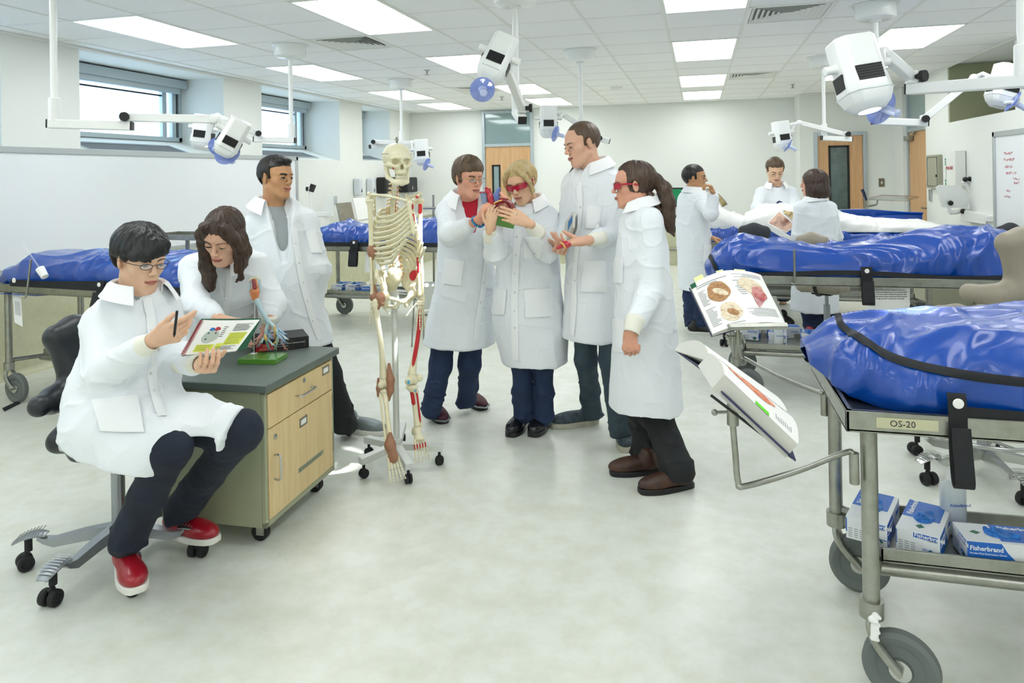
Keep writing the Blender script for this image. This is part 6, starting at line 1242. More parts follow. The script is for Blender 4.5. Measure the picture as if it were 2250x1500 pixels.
hp = onz(1312, 935); shoe(t, A(hp[0]+.0, hp[1]+.05, 0), cd(-.98, -.22, 0), .30, 'plaid', 'offsole', .052, .03, trim=slip); hp = onz(1366, 965); shoe(t, A(hp[0]-.0, hp[1]+.09, 0), cd(-.10, -1, 0), .29, 'plaid', 'offsole', .052, .03, trim=slip)
# ------------------------------------------------ 7: ponytail, seen from behind
S7 = dict(neck=a(1405, 448, 3.68), sh=[a(1392, 485, 3.80), a(1425, 485, 3.56)], el=[a(1385, 600, 3.86), a(1428, 640, 3.50)], wr=[a(1370, 690, 3.76), a(1388, 728, 3.34)], hip=[a(1402, 700, 3.74), a(1425, 700, 3.66)], kn=[a(1412, 900, 3.74), a(1440, 905, 3.64)], an=[a(1425, 1012, 3.76), a(1488, 1048, 3.50)], ft=[cd(-1, -.1, 0), cd(-1, -.2, 0)], cuffback=(.04, .075))
P7 = make('p7', 'person with a brown ponytail in lab coat, black trousers and brown shoes', 'skin4', S7,
  [(450, 1385, 1436, 3.68, .08), (462, 1374, 1448, 3.68, .12), (485, 1364, 1456, 3.68, .15), (540, 1355, 1466, 3.68, .17), (620, 1352, 1474, 3.68, .18), (700, 1350, 1482, 3.68, .19), (780, 1346, 1492, 3.68, .2), (850, 1343, 1499, 3.68, .21), (891, 1343, 1503, 3.68, .21)], 3.68, .17, (.6, .35),
  a(1392, 407, 3.66), cd(-.985, .10, -.06), hs=.97, fem=True, hm='hairpony', nr=.048, hands=[((S7['wr'][0], cd(-.3, 0, -1), cd(.8, .3, 0), cd(0, 1, 0)), {}), ((a(1387, 726, 3.34), cd(-.08, -.05, -1), cd(.4, .8, .1), cd(-1, 0, .0)), dict(curls=[(50, 64, 40), (54, 68, 42), (56, 68, 42), (52, 64, 40)], s=.98, thumb=(.9, .3, .5)))], trousers='slacks', tr=(.09, .078, .072), flare=1.15, seed=7, collar_=dict(c=a(1407, 455, 3.68)+UP*.022, f=cd(-.9, -.1, 0), r=.070, spread=.8, leaf=.036))
t, b, c, M, B, ct, BC = P7
def hf7(V, P):
    V.ell(P(0, -.018, .034), A(.083, .103, .093), M, .01); V.rbox(P(0, .125, -.10), A(.2, .085, .175), M, .02, .014, True); V.rbox(P(0, .03, -.25), A(.2, .13, .2), M, .01, .01, True); V.rbox(P(0, -.0, -.27), A(.3, .3, .2), M, .01, .01, True)
    for q in (1, -1): V.ell(P(.085*q, -.0, -.008), A(.02, .026, .034), M, .005, True)
    V.chain([P(0, -.10, .035), P(0, -.125, .02), P(0, -.155, -.03), P(0, -.17, -.10), P(0, -.165, -.18), P(0, -.175, -.24), P(0, -.19, -.285)], [.018, .024, .033, .037, .033, .018, .004], .02)
    V.chain([P(-.03, -.08, -.06), P(-.03, -.10, -.10), P(-.025, -.13, -.14)], [.018, .008, .003], .015)
hair(t, c, M, .97, 'hairpony', hf7, amp=.0035, lo=(-.15, -.26, -.33), hi=(.15, .15, .16), strand=(60, 60, 5)); wraps(t, c, M, .97)
g = G(); w = c+M@A(0, -.112, .028); g.tube([w+frame(M@A(0, -.9, -.4))@A(.021*math.cos(q), .021*math.sin(q), 0) for q in np.linspace(0, 2*pi, 17)[:-1]], .006, 8, closed=True); part('hair_tie', g, 'black', t)
glove_cuff(t, a(1397, 697, 3.37), a(1387, 732, 3.335), .046, .038); quad_patch(BC, [(1348, 566), (1370, 566), (1368, 622), (1347, 620)], ct, 'pocket'); quad_patch(BC, [(1348, 700), (1400, 702), (1398, 775), (1350, 772)], ct, 'pocket')
hp = onz(1450, 1042); shoe(t, A(hp[0]-.0, hp[1]+.03, 0), cd(-1, -.08, 0), .26, 'shoebrown', 'black', .058, .026); hp = onz(1518, 1078); shoe(t, A(hp[0]+.01, hp[1]+.05, 0), cd(-.97, -.22, 0), .28, 'shoebrown', 'black', .058, .026)
# ------------------------------------------------ 8: man at the far cart, hand to his mouth
S8 = dict(neck=a(1527, 420, 6.86), sh=[a(1508, 436, 6.95), a(1538, 438, 6.75)], el=[a(1500, 500, 6.95), a(1562, 470, 6.55)], wr=[a(1560, 522, 6.8), a(1568, 430, 6.55)], hip=[a(1518, 550, 6.9), a(1538, 550, 6.85)], kn=[a(1520, 650, 6.9), a(1540, 650, 6.85)], an=[a(1522, 715, 6.95), a(1542, 715, 6.85)], ft=[cd(1, 0, 0)]*2, cuffback=(.03, .02))
P8 = make('p8', 'far person in a lab coat raising a hand to the mouth, blue jeans', 'skin3', S8,
  [(418, 1512, 1544, 6.86, .1), (428, 1498, 1550, 6.86, .14), (450, 1490, 1556, 6.86, .16), (520, 1487, 1560, 6.86, .18), (580, 1490, 1562, 6.86, .19), (634, 1493, 1560, 6.86, .19)], 6.86, .15, (.8, .5),
  a(1527, 391, 6.84), cd(.92, -.38, 0), hs=1.02, hm='hairdark', h=.0045, hands=[((S8['wr'][0], cd(.9, 0, -.2), cd(0, 0, -1), UP*0+cd(0, -1, 0)), dict(curl=(40, 50, 30))), ((a(1568, 428, 6.54), cd(-.35, -.1, 1), cd(-.9, .1, 0), cd(-.3, -.9, 0)), dict(curl=(60, 60, 40)))], fspec=dict(lid=.4), trousers='jeans', coath=.008, seed=8)
t, b, c, M, B, ct, BC = P8
hair(t, c, M, 1.02, 'hairdark', lambda V, P: cap(V, P, M, 1.02, .012, .06, -.01, back=-.06), amp=.002, h=.005); quad_patch(BC, [(1545, 537), (1562, 538), (1560, 580), (1544, 578)], ct, 'pocket')
for q in (0, 1): hp = onz(1512+22*q, 732-4*q); shoe(t, A(hp[0], hp[1], 0), cd(.97, -.2, 0), .29, 'black', 'shoewhite', .055, .024, laces='shoewhite')
# ------------------------------------------------ 9: man behind the draped body
S9 = dict(neck=a(1705, 408, 8.05), sh=[a(1674, 424, 8.05), a(1738, 424, 8.05)], el=[a(1664, 458, 7.95), a(1750, 460, 7.95)], wr=[a(1690, 474, 7.7), a(1728, 474, 7.7)], hip=[a(1690, 530, 8.2), a(1722, 530, 8.2)], kn=[a(1692, 620, 8.2), a(1720, 620, 8.2)], an=[a(1692, 690, 8.25), a(1720, 690, 8.25)], ft=[cd(0, -1, 0)]*2, cuffback=(.05, .05))
P9 = make('p9', 'far person in lab coat and blue shirt looking down behind the draped body', 'skin5', S9,
  [(406, 1688, 1724, 8.1, .1), (415, 1672, 1742, 8.1, .13), (440, 1662, 1750, 8.1, .16), (480, 1660, 1752, 8.12, .17), (560, 1662, 1752, 8.15, .18), (600, 1662, 1752, 8.15, .18)], 8.1, .15, (.8, .5),
  a(1703, 374, 8.0), cd(-.12, -.86, -.42), hs=1.12, hm='hairgrey', h=.005, hands=[((S9['wr'][0], cd(.8, -.5, -.1), UP*-1, cd(0, -1, 0)), {}), ((S9['wr'][1], cd(-.8, -.5, -.1), UP*-1, cd(0, -1, 0)), {})], fspec=dict(lid=.0, open=.0022), trousers='jeans', coath=.009, seed=9, neckcut=(cd(0, -1, 0), .10, .05), shirt=('tnavy', .03))
t, b, c, M, B, ct, BC = P9
hair(t, c, M, 1.12, 'hairgrey', lambda V, P: cap(V, P, M, 1.12, .012, .06, .0, back=-.06), amp=.002, h=.006); quad_patch(BC, [(1712, 445), (1735, 446), (1734, 462), (1711, 461)], ct, 'pocket')
for q in (0, 1): hp = onz(1690+26*q, 705); shoe(t, A(hp[0], hp[1], 0), cd(0, -1, 0), .29, 'black', 'shoewhite')
# ------------------------------------------------ 10: dark bob, back to the viewer
S10 = dict(neck=a(1791, 440, 6.62), sh=[a(1764, 458, 6.60), a(1820, 458, 6.66)], el=[a(1756, 520, 6.6), a(1834, 520, 6.68)], wr=[a(1762, 540, 6.85), a(1838, 548, 6.88)], hip=[a(1776, 580, 6.62), a(1806, 580, 6.66)], kn=[a(1780, 680, 6.62), a(1812, 680, 6.66)], an=[a(1786, 745, 6.6), a(1816, 745, 6.66)], ft=[cd(0, 1, 0)]*2, cuffback=(.03, .03))
P10 = make('p10', 'person with a dark brown bob, back turned, in front of the draped body', 'skin4', S10,
  [(436, 1776, 1806, 6.63, .1), (448, 1762, 1824, 6.63, .13), (475, 1750, 1834, 6.63, .15), (530, 1746, 1838, 6.63, .17), (600, 1744, 1838, 6.63, .18), (682, 1742, 1836, 6.63, .19)], 6.63, .15, (.7, .4),
  a(1787, 402, 6.62), cd(-.80, .60, -.05), hs=1.02, fem=True, hm='hairbrown', h=.005, trousers='jeans', coath=.009, seed=10)
t, b, c, M, B, ct, BC = P10
def hf10(V, P): V.ell(P(0, -.02, .03), A(.095, .112, .10), M, .01); V.chain([P(0, -.03, .0), P(0, -.03, -.07), P(0, -.015, -.115)], [.10, .105, .085], .03); V.ell(P(0, .12, -.05), A(.075, .10, .12), M, .01, True); V.rbox(P(0, 0, -.32), A(.3, .3, .18), M, .01, .01, True)
hair(t, c, M, 1.02, 'hairbrown', hf10, amp=.003, h=.005, lo=(-.17, -.17, -.22)); 
for q in (0, 1): hp = onz(1786+30*q, 752); shoe(t, A(hp[0], hp[1], 0), cd(0, 1, 0), .25, 'shoered', 'shoewhite')
# ---------------------------------------------------------------- books, models and small things
mat('pagewhite', 'f4f4ef', .7); mat('pageedge', 'd9d8d0', .8, bump=(900, .3)); mat('coverblue', '2b2f55', .5); mat('coverblack', '15161b', .45); mat('covergreen', '0f5a3c', .5); mat('highlight', 'dfe65c', .8); mat('textgrey', '9a9c9e', .8); mat('textdark', '34383c', .8)
mat('braintan', 'c79a6a', .7, mix=('8e5d34', 60, .35, .7)); mat('brainpale', 'e9dcc0', .7, mix=('b38552', 45, .5, .75)); mat('anatred', 'cf5a3f', .7, mix=('f0b48c', 50, .4, .6)); mat('anatpink', 'd9a49a', .7, mix=('b8605c', 40, .4, .65)); mat('tabyellow', 'eaf0a8', .7); mat('tabgreen', '6fdc2c', .6); mat('figblue', '2f78b8', .7); mat('figred', 'b83242', .7); mat('figgrey', 'b9c4b8', .7); mat('redwire', 'a8283a', .35)
mat('greenbase', '56912f', .22, coat=.4); mat('hred', '8e1f26', .25, coat=.5, mix=('6d1a1c', 30, .4, .7)); mat('hbright', 'c0283a', .2, coat=.5); mat('hblue', '5b6fb0', .2, coat=.5); mat('hslate', '7b8aa6', .25, coat=.4); mat('hsalmon', 'eda98a', .3, coat=.4); mat('hinner', '8c4a3e', .35, coat=.3, mix=('b4705c', 40, .4, .6)); mat('hyellow', 'e6c26a', .3); mat('trachea', 'bcd6dc', .25, coat=.3); mat('bronch', '8fb0cc', .3, coat=.3); mat('larynxorange', 'e08a55', .3, coat=.3)
mat('boxblue', '1768c8', .45); mat('boxwhite', 'e9edf0', .45); mat('gloveblue', '2f86e0', .5, mix=('1c62b8', 60, .4, .6)); mat('boxtext', '9fa8b0', .6); mat('boxgreen', '1f6b4e', .5); mat('whiteink', 'f4f6f8', .5); mat('bottlewhite', 'e6eef2', .25, alpha=.75, spec=.6); mat('liquid', 'd9d07a', .15, alpha=.85); mat('clearliquid', 'c9dfee', .15, alpha=.8); mat('tape', 'c9c7a6', .6)
class Page:
    def __init__(s, T0, T1, B0, B1, n, bulge=.02, skew=1.):
        s.c = [A(T0), A(T1), A(B0), A(B1)]; nr_ = unit(np.cross(s.c[1]-s.c[0]+s.c[3]-s.c[2], s.c[2]-s.c[0]+s.c[3]-s.c[1])); s.n = nr_ if nr_@A(n) > 0 else -nr_; s.b = bulge; s.k = skew          # T = head edge, B = foot edge; 0 = fore edge, 1 = spine
    def __call__(s, u, v, lift=0): p = (s.c[0]*(1-u)+s.c[1]*u)*(1-v)+(s.c[2]*(1-u)+s.c[3]*u)*v; return p+s.n*(s.b*math.sin(pi*min(1, u**s.k))**.8+lift)
    def patch(s, g, u0, u1, v0, v1, lift=.0008, n=8): g.grid([[s(u, v, lift) for v in (v0, (v0+v1)/2, v1)] for u in np.linspace(u0, u1, n)], .0006)
    def blob(s, g, u, v, ru, rv, lift=.0012, rot=0, sh=None, n=28):
        P = []
        for t in np.linspace(0, 2*pi, n+1):
            k = 1 if sh is None else 1+sh*(.5*math.sin(3*t+1)+.5*math.sin(5*t)); a_, b_ = ru*k*math.cos(t), rv*k*math.sin(t); P.append([s(u+(a_*math.cos(rot)-b_*math.sin(rot))*q, v+(a_*math.sin(rot)+b_*math.cos(rot))*q, lift) for q in (.02, .5, 1)])
        g.grid(P, .0005)
    def lines(s, g, u0, u1, v0, v1, n, h=.35, rnd=0, seed=1):
        R_ = random.Random(seed)
        for i in range(n): v = v0+(v1-v0)*i/n; e = u1-(R_.random()**2)*rnd*(u1-u0); s.patch(g, u0, e, v, v+(v1-v0)/n*h, .0010, 5)
def openbook(name, label, Lp, Rp, cover, th=.018, ct='coverblue', group=None):
    t = thing(name, label, 'book', Lp(.5, .5)-UP*0); n = Lp.n
    for pg, q in ((Lp, 0), (Rp, 1)):
        g = G(); U = np.linspace(0, 1, 14); top = [[pg(u, v) for v in np.linspace(0, 1, 5)] for u in U]; g.grid(top, 0); g.k = 1
        bot = [[pg(u, v)-pg.n*(th*(1-.15*u)+pg.b*math.sin(pi*min(1, u**pg.k))**.8*.65) for v in np.linspace(0, 1, 5)] for u in U]; g.grid(bot, 0)
        T, B = np.array(top), np.array(bot)
        for a_, b_ in ((T[0], B[0]), (T[-1], B[-1]), (T[:, 0], B[:, 0]), (T[:, -1], B[:, -1])): g.grid(np.stack([a_, b_], 1), 0)
        part('page_block', g, ['pagewhite', 'pageedge'], t, autos=True)
    g = G(); e = [Lp.c[0]-(Lp.c[1]-Lp.c[0])*.03, Lp.c[1], Rp.c[1]*0+Rp.c[0]-(Rp.c[1]-Rp.c[0])*.03]; e2 = [Lp.c[2]-(Lp.c[3]-Lp.c[2])*.03, Lp.c[3], Rp.c[2]-(Rp.c[3]-Rp.c[2])*.03]
    g.grid([[a_-n*(th+.002), b_-n*(th+.002)] for a_, b_ in zip(e, e2)], .003); part('cover', g, ct, t, autos=True); return t
# brain atlas on its stand
nb = unit(cd(-.05, -.8, .6)); T = [a(1516, 627, 3.30), a(1594, 594, 3.33), a(1672, 604, 3.36)]; Bm = [a(1566, 734, 3.02), a(1650, 711, 3.06), a(1727, 713, 3.10)]
Lp = Page(T[0], T[1], Bm[0], Bm[1], nb, .012); Rp = Page(T[2], T[1], Bm[2], Bm[1], nb, .012); bk = openbook('anatomy_book', 'open anatomy book with brain drawings propped on a steel stand', Lp, Rp, None, .014, 'coverblue')
g = G(); Lp.blob(g, .58, .34, .30, .19, sh=.06); part('brain_drawing', g, 'braintan', bk); g = G(); Lp.blob(g, .62, .36, .19, .06, .002, .4); part('brain_drawing', g, 'brainpale', bk); g = G(); Lp.blob(g, .66, .74, .28, .17, sh=.08); part('brain_drawing', g, 'brainpale', bk); g = G(); Lp.blob(g, .70, .76, .14, .06, .002, .3); part('brain_drawing', g, 'braintan', bk)
g = G(); Rp.blob(g, .50, .34, .34, .18, sh=.1, rot=-.3); part('brain_drawing', g, 'brainpale', bk); g = G(); Rp.blob(g, .40, .46, .20, .14, .002, sh=.15); part('brain_drawing', g, 'anatpink', bk)
g = G()
for k in range(7): Rp.blob(g, .30+.05*k, .52+.02*k, .010, .12, .0026, -.6+.12*k, n=8)
part('vessel_drawing', g, 'figred', bk)
g = G(); Lp.lines(g, .10, .95, .10, .17, 2, .3, .5); Lp.lines(g, .08, .28, .22, .52, 12, .3, .5); Lp.lines(g, .08, .34, .58, .92, 12, .3, .5); Lp.lines(g, .4, .9, .94, .96, 1); Rp.lines(g, .1, .9, .07, .15, 4, .3, .5); Rp.lines(g, .72, .95, .2, .5, 8, .3, .5); Rp.lines(g, .12, .92, .74, .90, 8, .3, .3); part('printed_text', g, 'textgrey', bk)
g = G(); Lp.patch(g, .0, .14, .0, .09, .0012); part('chapter_tab', g, 'covergreen', bk)
for pg_, q0, q1, w in ((Lp, .16, .40, .10), (Lp, .75, .95, .05), (Rp, .45, .75, .04)): g = G(); g.grid([[pg_(u, 0)-(pg_.c[2]-pg_.c[0])*w*k-pg_.n*.004 for k in (0, 1)] for u in (q0, q1)], .0006); part('page_marker', g, 'tabyellow', bk)
# near atlas seen along its fore edge
na = unit(cd(-.42, -.55, .72)); T = [a(1545, 790, 2.22), a(1585, 815, 1.94)]
q00, q01, q10, q11 = a(1590, 850, 1.88), a(1655, 800, 2.10), a(1742, 1002, 1.86), a(1757, 955, 2.02)
q00, q10 = a(1582, 862, 1.86), a(1748, 1004, 1.82); sp0, sp1 = a(1560, 768, 2.06), a(1757, 918, 2.06)
far0, far1 = a(1482, 756, 2.30), a(1640, 800, 2.5)
Rp = Page(q00, sp0*0+a(1618, 812, 2.12), q10, a(1756, 945, 2.12), na, .010); Lp = Page(a(1484, 756, 2.36), a(1560, 800, 2.12), a(1600, 800, 2.6), a(1700, 900, 2.3), unit(cd(.3, -.3, .9)), .03)
t = thing('anatomy_atlas', 'thick open atlas seen along its page edges on the near stand', 'book', a(1640, 900, 2.0))
N0 = unit(cd(-.50, -.50, .70))
def wedge(T0, T1, B0, B1, n, th, mname=('pagewhite', 'pageedge'), bul=.012):
    pg = Page(T0, T1, B0, B1, n, bul); g = G(); U = np.linspace(0, 1, 14); top = [[pg(u, v) for v in np.linspace(0, 1, 5)] for u in U]; g.grid(top, 0); g.k = 1; bot = [[pg(u, v)-pg.n*(th+bul*math.sin(pi*u)**.8) for v in np.linspace(0, 1, 5)] for u in U]; g.grid(bot, 0); T_, B_ = np.array(top), np.array(bot)
    for a_, b_ in ((T_[0], B_[0]), (T_[-1], B_[-1]), (T_[:, 0], B_[:, 0]), (T_[:, -1], B_[:, -1])): g.grid(np.stack([a_, b_], 1), 0)
    part('page_block', g, list(mname), t); return pg
# fore edge facing the viewer: left-lower edge; spine side away
pgR = wedge(a(1592, 822, 1.90), a(1558, 776, 2.12), a(1754, 976, 1.86), a(1736, 912, 2.10), unit(cd(.30, -.42, .86)), .050)
g = G(); pgR.blob(g, .55, .42, .22, .30, rot=.0, sh=.12); part('muscle_drawing', g, 'anatred', t); g = G(); pgR.blob(g, .62, .22, .13, .10, .002, sh=.1); part('muscle_drawing', g, 'brainpale', t); g = G(); pgR.lines(g, .80, .95, .08, .9, 26, .25, .5); pgR.lines(g, .10, .24, .70, .92, 9, .25, .5); part('printed_text', g, 'textgrey', t)
g = G(); pgR.patch(g, -.01, .06, .42, .60, .002); part('page_marker', g, 'tabgreen', t)
pgL = wedge(a(1490, 757, 2.34), a(1556, 776, 2.13), a(1652, 862, 2.52), a(1730, 905, 2.12), unit(cd(.15, -.1, .98)), .022, bul=.03)
g = G(); k_ = unit(cd(.30, -.42, .86)); e = [a(1484, 760, 2.36)-UP*.012, a(1556, 800, 2.10)-UP*.02, a(1590, 860, 1.88)-k_*.004]; e2 = [a(1650, 870, 2.54)-UP*.012, a(1728, 935, 2.10)-UP*.02, a(1750, 1010, 1.85)-k_*.002]
g.grid([[p, q] for p, q in zip(e, e2)], .004); part('cover', g, 'coverblue', t); g = G(); g.tube([a(1562, 868, 1.93)-k_*.0, a(1742, 1006, 1.88)], .004, 6); part('cover_edge', g, 'coverblack', t)
# the two bent-rod book stands clamped on the near cart
def stand(label, pts, bracket, holder, tray=None):
    t = thing('book_stand', label, 'stand', (bracket[0], bracket[1], bracket[2]-.05)); g = G(); g.tube(spline(pts, 6), .0085, 10); part('bent_rod', g, 'steel', t)
    g = G(); g.cyl(A(bracket)-UP*.07, A(bracket)+UP*.02, .014, 14); part('socket', g, 'steel', t); g = G(); g.cyl(A(holder)-UP*.035, A(holder)+UP*.02, .016, 14); g.cyl(A(holder)-CRT*.045, A(holder), .005, 8); g.sphere(A(holder)-CRT*.05, .009, 10, 8); part('clamp', g, 'steel', t)
    if tray: g = G(); g.grid(tray, .004); part('book_rest', g, 'steel', t)
    return t
b0 = A(.47-.045, 2.275, .69); e0 = a(1622, 1068, 1.98)
stand('bent steel rod stand on the near cart leg holding the thick open atlas', [b0-UP*.03, b0+UP*.015-CRT*.004, b0+UP*.02-CRT*.03, b0+(e0-b0)*.5+UP*.005, e0+CRT*.02, e0+UP*.012, a(1616, 1000, 1.98), a(1608, 905, 1.98)], b0, a(1610, 905, 1.98))
b1 = A(.47-.03, 2.885, .69); e1 = a(1628, 790, 3.22)
stand('bent steel rod stand on the near cart holding the open brain book', [b1-UP*.03, b1+UP*.015, b1+UP*.02-CRT*.03, b1+(e1-b1)*.5, e1+CRT*.03, e1+UP*.02, a(1622, 745, 3.16), a(1622, 700, 3.14)], b1, a(1622, 738, 3.16), [[a(1598, 718, 3.04), a(1598, 650, 3.25)], [a(1728, 716, 3.09), a(1705, 650, 3.28)]])
g = G(); c_ = a(1664, 716, 3.05); g.beam(a(1600, 718, 3.03), a(1728, 716, 3.08), .03, .02, nb); single('book_ledge', g, 'steel', 'narrow steel ledge under the open brain book', 'ledge', bevel=.002)
# spiral notebook in the seated student's hand
nn = unit(cd(-.15, -.86, .42)); T0, T1, B0, B1 = a(446, 703, 2.62), a(572, 702, 2.78), a(404, 778, 2.50), a(520, 770, 2.66)
t = thing('spiral_notebook', 'spiral-bound atlas with yellow highlighted pages held by the seated student', 'notebook', a(480, 770, 2.6)); pg = Page(T0, T1, B0, B1, nn, -.006)
g = G(); U = np.linspace(0, 1, 12); top = [[pg(u, v, -.010) for v in np.linspace(0, 1, 5)] for u in U]; g.grid(top, .010); part('page_block', g, 'pagewhite', t)
g = G(); pg2 = Page(a(447, 699, 2.63), a(578, 698, 2.82), a(404, 781, 2.52), a(545, 765, 2.74), nn, -.002); g.grid([[pg2(u, v, -.016) for v in np.linspace(0, 1, 5)] for u in U], .004); part('back_cover', g, 'covergreen', t)
g = G()
for k in range(40):
    v = (k+.5)/40; p = pg(0, v, -.006); ax = unit(B0-T0); x_ = unit(np.cross(ax, nn)); g.tube([p+x_*.007*math.cos(q)*1+nn*.010*math.sin(q)+ax*.0015*q/6 for q in np.linspace(0, 2*pi, 9)], .0009, 4)
part('spiral_binding', g, 'redwire', t)
g = G(); pg.patch(g, .62, .94, .40, .78); pg.patch(g, .14, .47, .74, .95); pg.patch(g, .50, .62, .72, .88); part('highlighted_text', g, 'highlight', t)
g = G(); pg.lines(g, .63, .93, .12, .36, 7, .3, .3); pg.lines(g, .64, .93, .42, .78, 10, .22, .2, 4); pg.lines(g, .15, .46, .76, .94, 6, .22, .2, 5); pg.lines(g, .45, .52, .2, .55, 6, .3, .3); pg.lines(g, .52, .9, .82, .95, 4, .3, .3); g.v = g.v; part('printed_text', g, 'textdark', t)
g = G(); pg.blob(g, .30, .50, .145, .20, sh=.04); part('heart_figure', g, 'figgrey', t); g = G(); pg.blob(g, .26, .28, .05, .05, .002, sh=.2); part('figure_vessel', g, 'figblue', t); g = G(); pg.blob(g, .35, .27, .05, .06, .002, sh=.2); part('figure_vessel', g, 'figred', t)
g = G(); 
for u, v in ((.23, .40), (.36, .40), (.24, .58)): pg.blob(g, u, v, .018, .022, .002)
part('figure_mark', g, 'textdark', t)
g = G(); g.tube([a(383, 735, 2.44), a(389, 683, 2.42)], [.0045, .0045], 10); g.tube([a(383, 735, 2.44), a(382, 741, 2.44)], [.004, .001], 8); single('pen', g, 'coverblack', 'dark pen held up by the seated student', 'pen')
# anatomy textbook lying on the cabinet
o0 = onc(-.02, .33); c0, c1, c2_, c3 = a(553, 770, 3.22), a(678, 757, 3.30), a(545, 735, 3.55), a(665, 716, 3.62)
for p in (c0, c1, c2_, c3): pass
f0 = onz(556, 777, zt); f1 = onz(679, 763, zt); dB = unit(f1-f0); wB = np.linalg.norm(f1-f0); pB = A(-dB[1], dB[0], 0); MB = np.stack([dB, pB, UP], 1); hB = .058; lB = .19
t = thing('textbook', 'thick black anatomy textbook with a red panel lying on the cabinet top', 'book', f0); Q = lambda x, y, z: f0+MB@A(x, y, z)
g = G(); g.box(Q(wB/2, lB/2, .003), (wB, lB, .004), MB); g.box(Q(wB/2, lB/2, hB-.002), (wB, lB, .004), MB); g.box(Q(wB/2, .003, hB/2), (wB, .008, hB), MB); part('cover', g, 'coverblack', t, bevel=.002); g = G(); g.box(Q(wB/2, lB/2, hB/2), (wB-.008, lB-.008, hB-.008), MB); part('page_block', g, 'pageedge', t)
MS_ = np.stack([dB, UP, -pB], 1); g = G(); g.box(Q(.055, -.0015, hB*.42), (.085, .001, hB*.60), MB); part('spine_panel', g, 'red', t); g = G(); text_geo("GRAY'S", .017, MS_, Q(.045, -.0022, hB*.44), g); text_geo("ANATOMY", .017, MS_, Q(.028, -.0022, hB*.18), g); part('title_lettering', g, 'hsalmon', t)
g = G(); text_geo("THE ANATOMICAL BASIS OF MEDICINE & SURGERY", .0062, MS_, Q(.105, -.0022, hB*.52), g); text_geo("THIRTY-EIGHTH EDITION", .005, MS_, Q(.108, -.0022, hB*.33), g); part('subtitle_lettering', g, 'whiteink', t); g = G(); g.tube([Q(.012, -.002, hB*.12), Q(wB*.72, -.002, hB*.12), Q(wB*.72, -.002, hB*.74), Q(.012, -.002, hB*.74)], .0007, 4, closed=True); part('panel_border', g, 'gold', t)
g = G(); Mv = np.stack([UP, -dB, -pB], 1); text_geo("CHURCHILL", .006, Mv, Q(wB*.93, -.002, hB*.2), g); part('publisher_lettering', g, 'gold', t)
g = G(); g.box(Q(.075, lB*.52, hB+.0005), (.075, .10, .001), MB); part('cover_panel', g, 'hbright', t); g = G(); g.box(Q(.075, lB*.52, hB+.0015), (.03, .05, .001), MB @ rotm(0, 0, .6)); g.box(Q(.085, lB*.46, hB+.0015), (.05, .012, .001), MB @ rotm(0, 0, -.4)); part('cover_figure', g, 'coverblack', t)
# larynx and bronchial tree on a green base
h0 = onz(522, 800, zt); h1 = onz(606, 801, zt); h2 = onz(637, 778, zt); dG = unit(h1-h0); LG = np.linalg.norm(h1-h0); pG = A(-dG[1], dG[0], 0); MG = np.stack([dG, pG, UP], 1); WG = .13
t = thing('airway_model', 'larynx and bronchial tree model on a green base on the cabinet', 'anatomical model', h0+MG@A(LG/2, WG/2, 0)); Q = lambda x, y, z: h0+MG@A(x, y, z)
g = G(); g.box(Q(LG/2, WG/2, .012), (LG, WG, .024), MG); part('base', g, 'greenbase', t, bevel=.002)
st = a(557, 775, 2.98); st = A(*(onz(558, 776, zt+.024))); top_ = a(556, 660, 2.98); dd_ = np.dot(st-EYE, CFW); g = G(); g.cyl(st, at(560, 660, dd_), .0028, 10); g.lathe([(0, .007), (.008, .006), (.016, .002), (.017, 0)], 20, None, st); part('stand_rod', g, 'chrome', t)
X = lambda px, py, d=0: at(px, py, dd_+d)
sdf_ = lambda name, fn, c, ext, m, h=.0022: vpart(name, (lambda V: (fn(V), V)[1])(Vol(A(c)-A(ext), A(c)+A(ext), h)), m, t, smooth=1)
sdf_('larynx', lambda V: (V.chain([X(559, 618), X(562, 640), X(563, 656)], [.012, .017, .012], .01), V.cone(X(552, 640), X(556, 655), .008, .008, .01)), X(560, 638), (.04, .04, .06), 'larynxorange'); sdf_('hyoid', lambda V: V.chain([X(546, 618), X(552, 612), X(564, 610), X(572, 612)], [.003, .005, .005, .004], .004), X(559, 613), (.04, .04, .03), 'bone'); sdf_('throat_muscle', lambda V: V.chain([X(557, 617, -.010), X(560, 632, -.014)], [.009, .010], .01), X(558, 624), (.03, .04, .04), 'hred')
sdf_('thyroid_cartilage', lambda V: (V.chain([X(550, 618, .006), X(549, 640, .006)], [.004, .006], .006), V.chain([X(571, 616, .006), X(571, 640, .006)], [.005, .008], .006)), X(560, 630), (.04, .04, .06), 'trachea')
g = G(); P_ = spline([X(563, 655), X(573, 678), X(584, 698), X(590, 708)], 12); g.tube(P_, [.0115+.0012*(i % 2) for i in range(len(P_))], 14); part('trachea', g, 'trachea', t)
g = G(); g.tube(spline([X(590, 708), X(586, 722), X(582, 738)], 6), [.009]*12+[.006], 10); part('left_bronchus', g, 'trachea', t); g = G(); g.tube(spline([X(590, 706), X(602, 718), X(612, 736)], 6), [.009]*12+[.006], 10); part('right_bronchus', g, 'trachea', t)
R_ = random.Random(3)
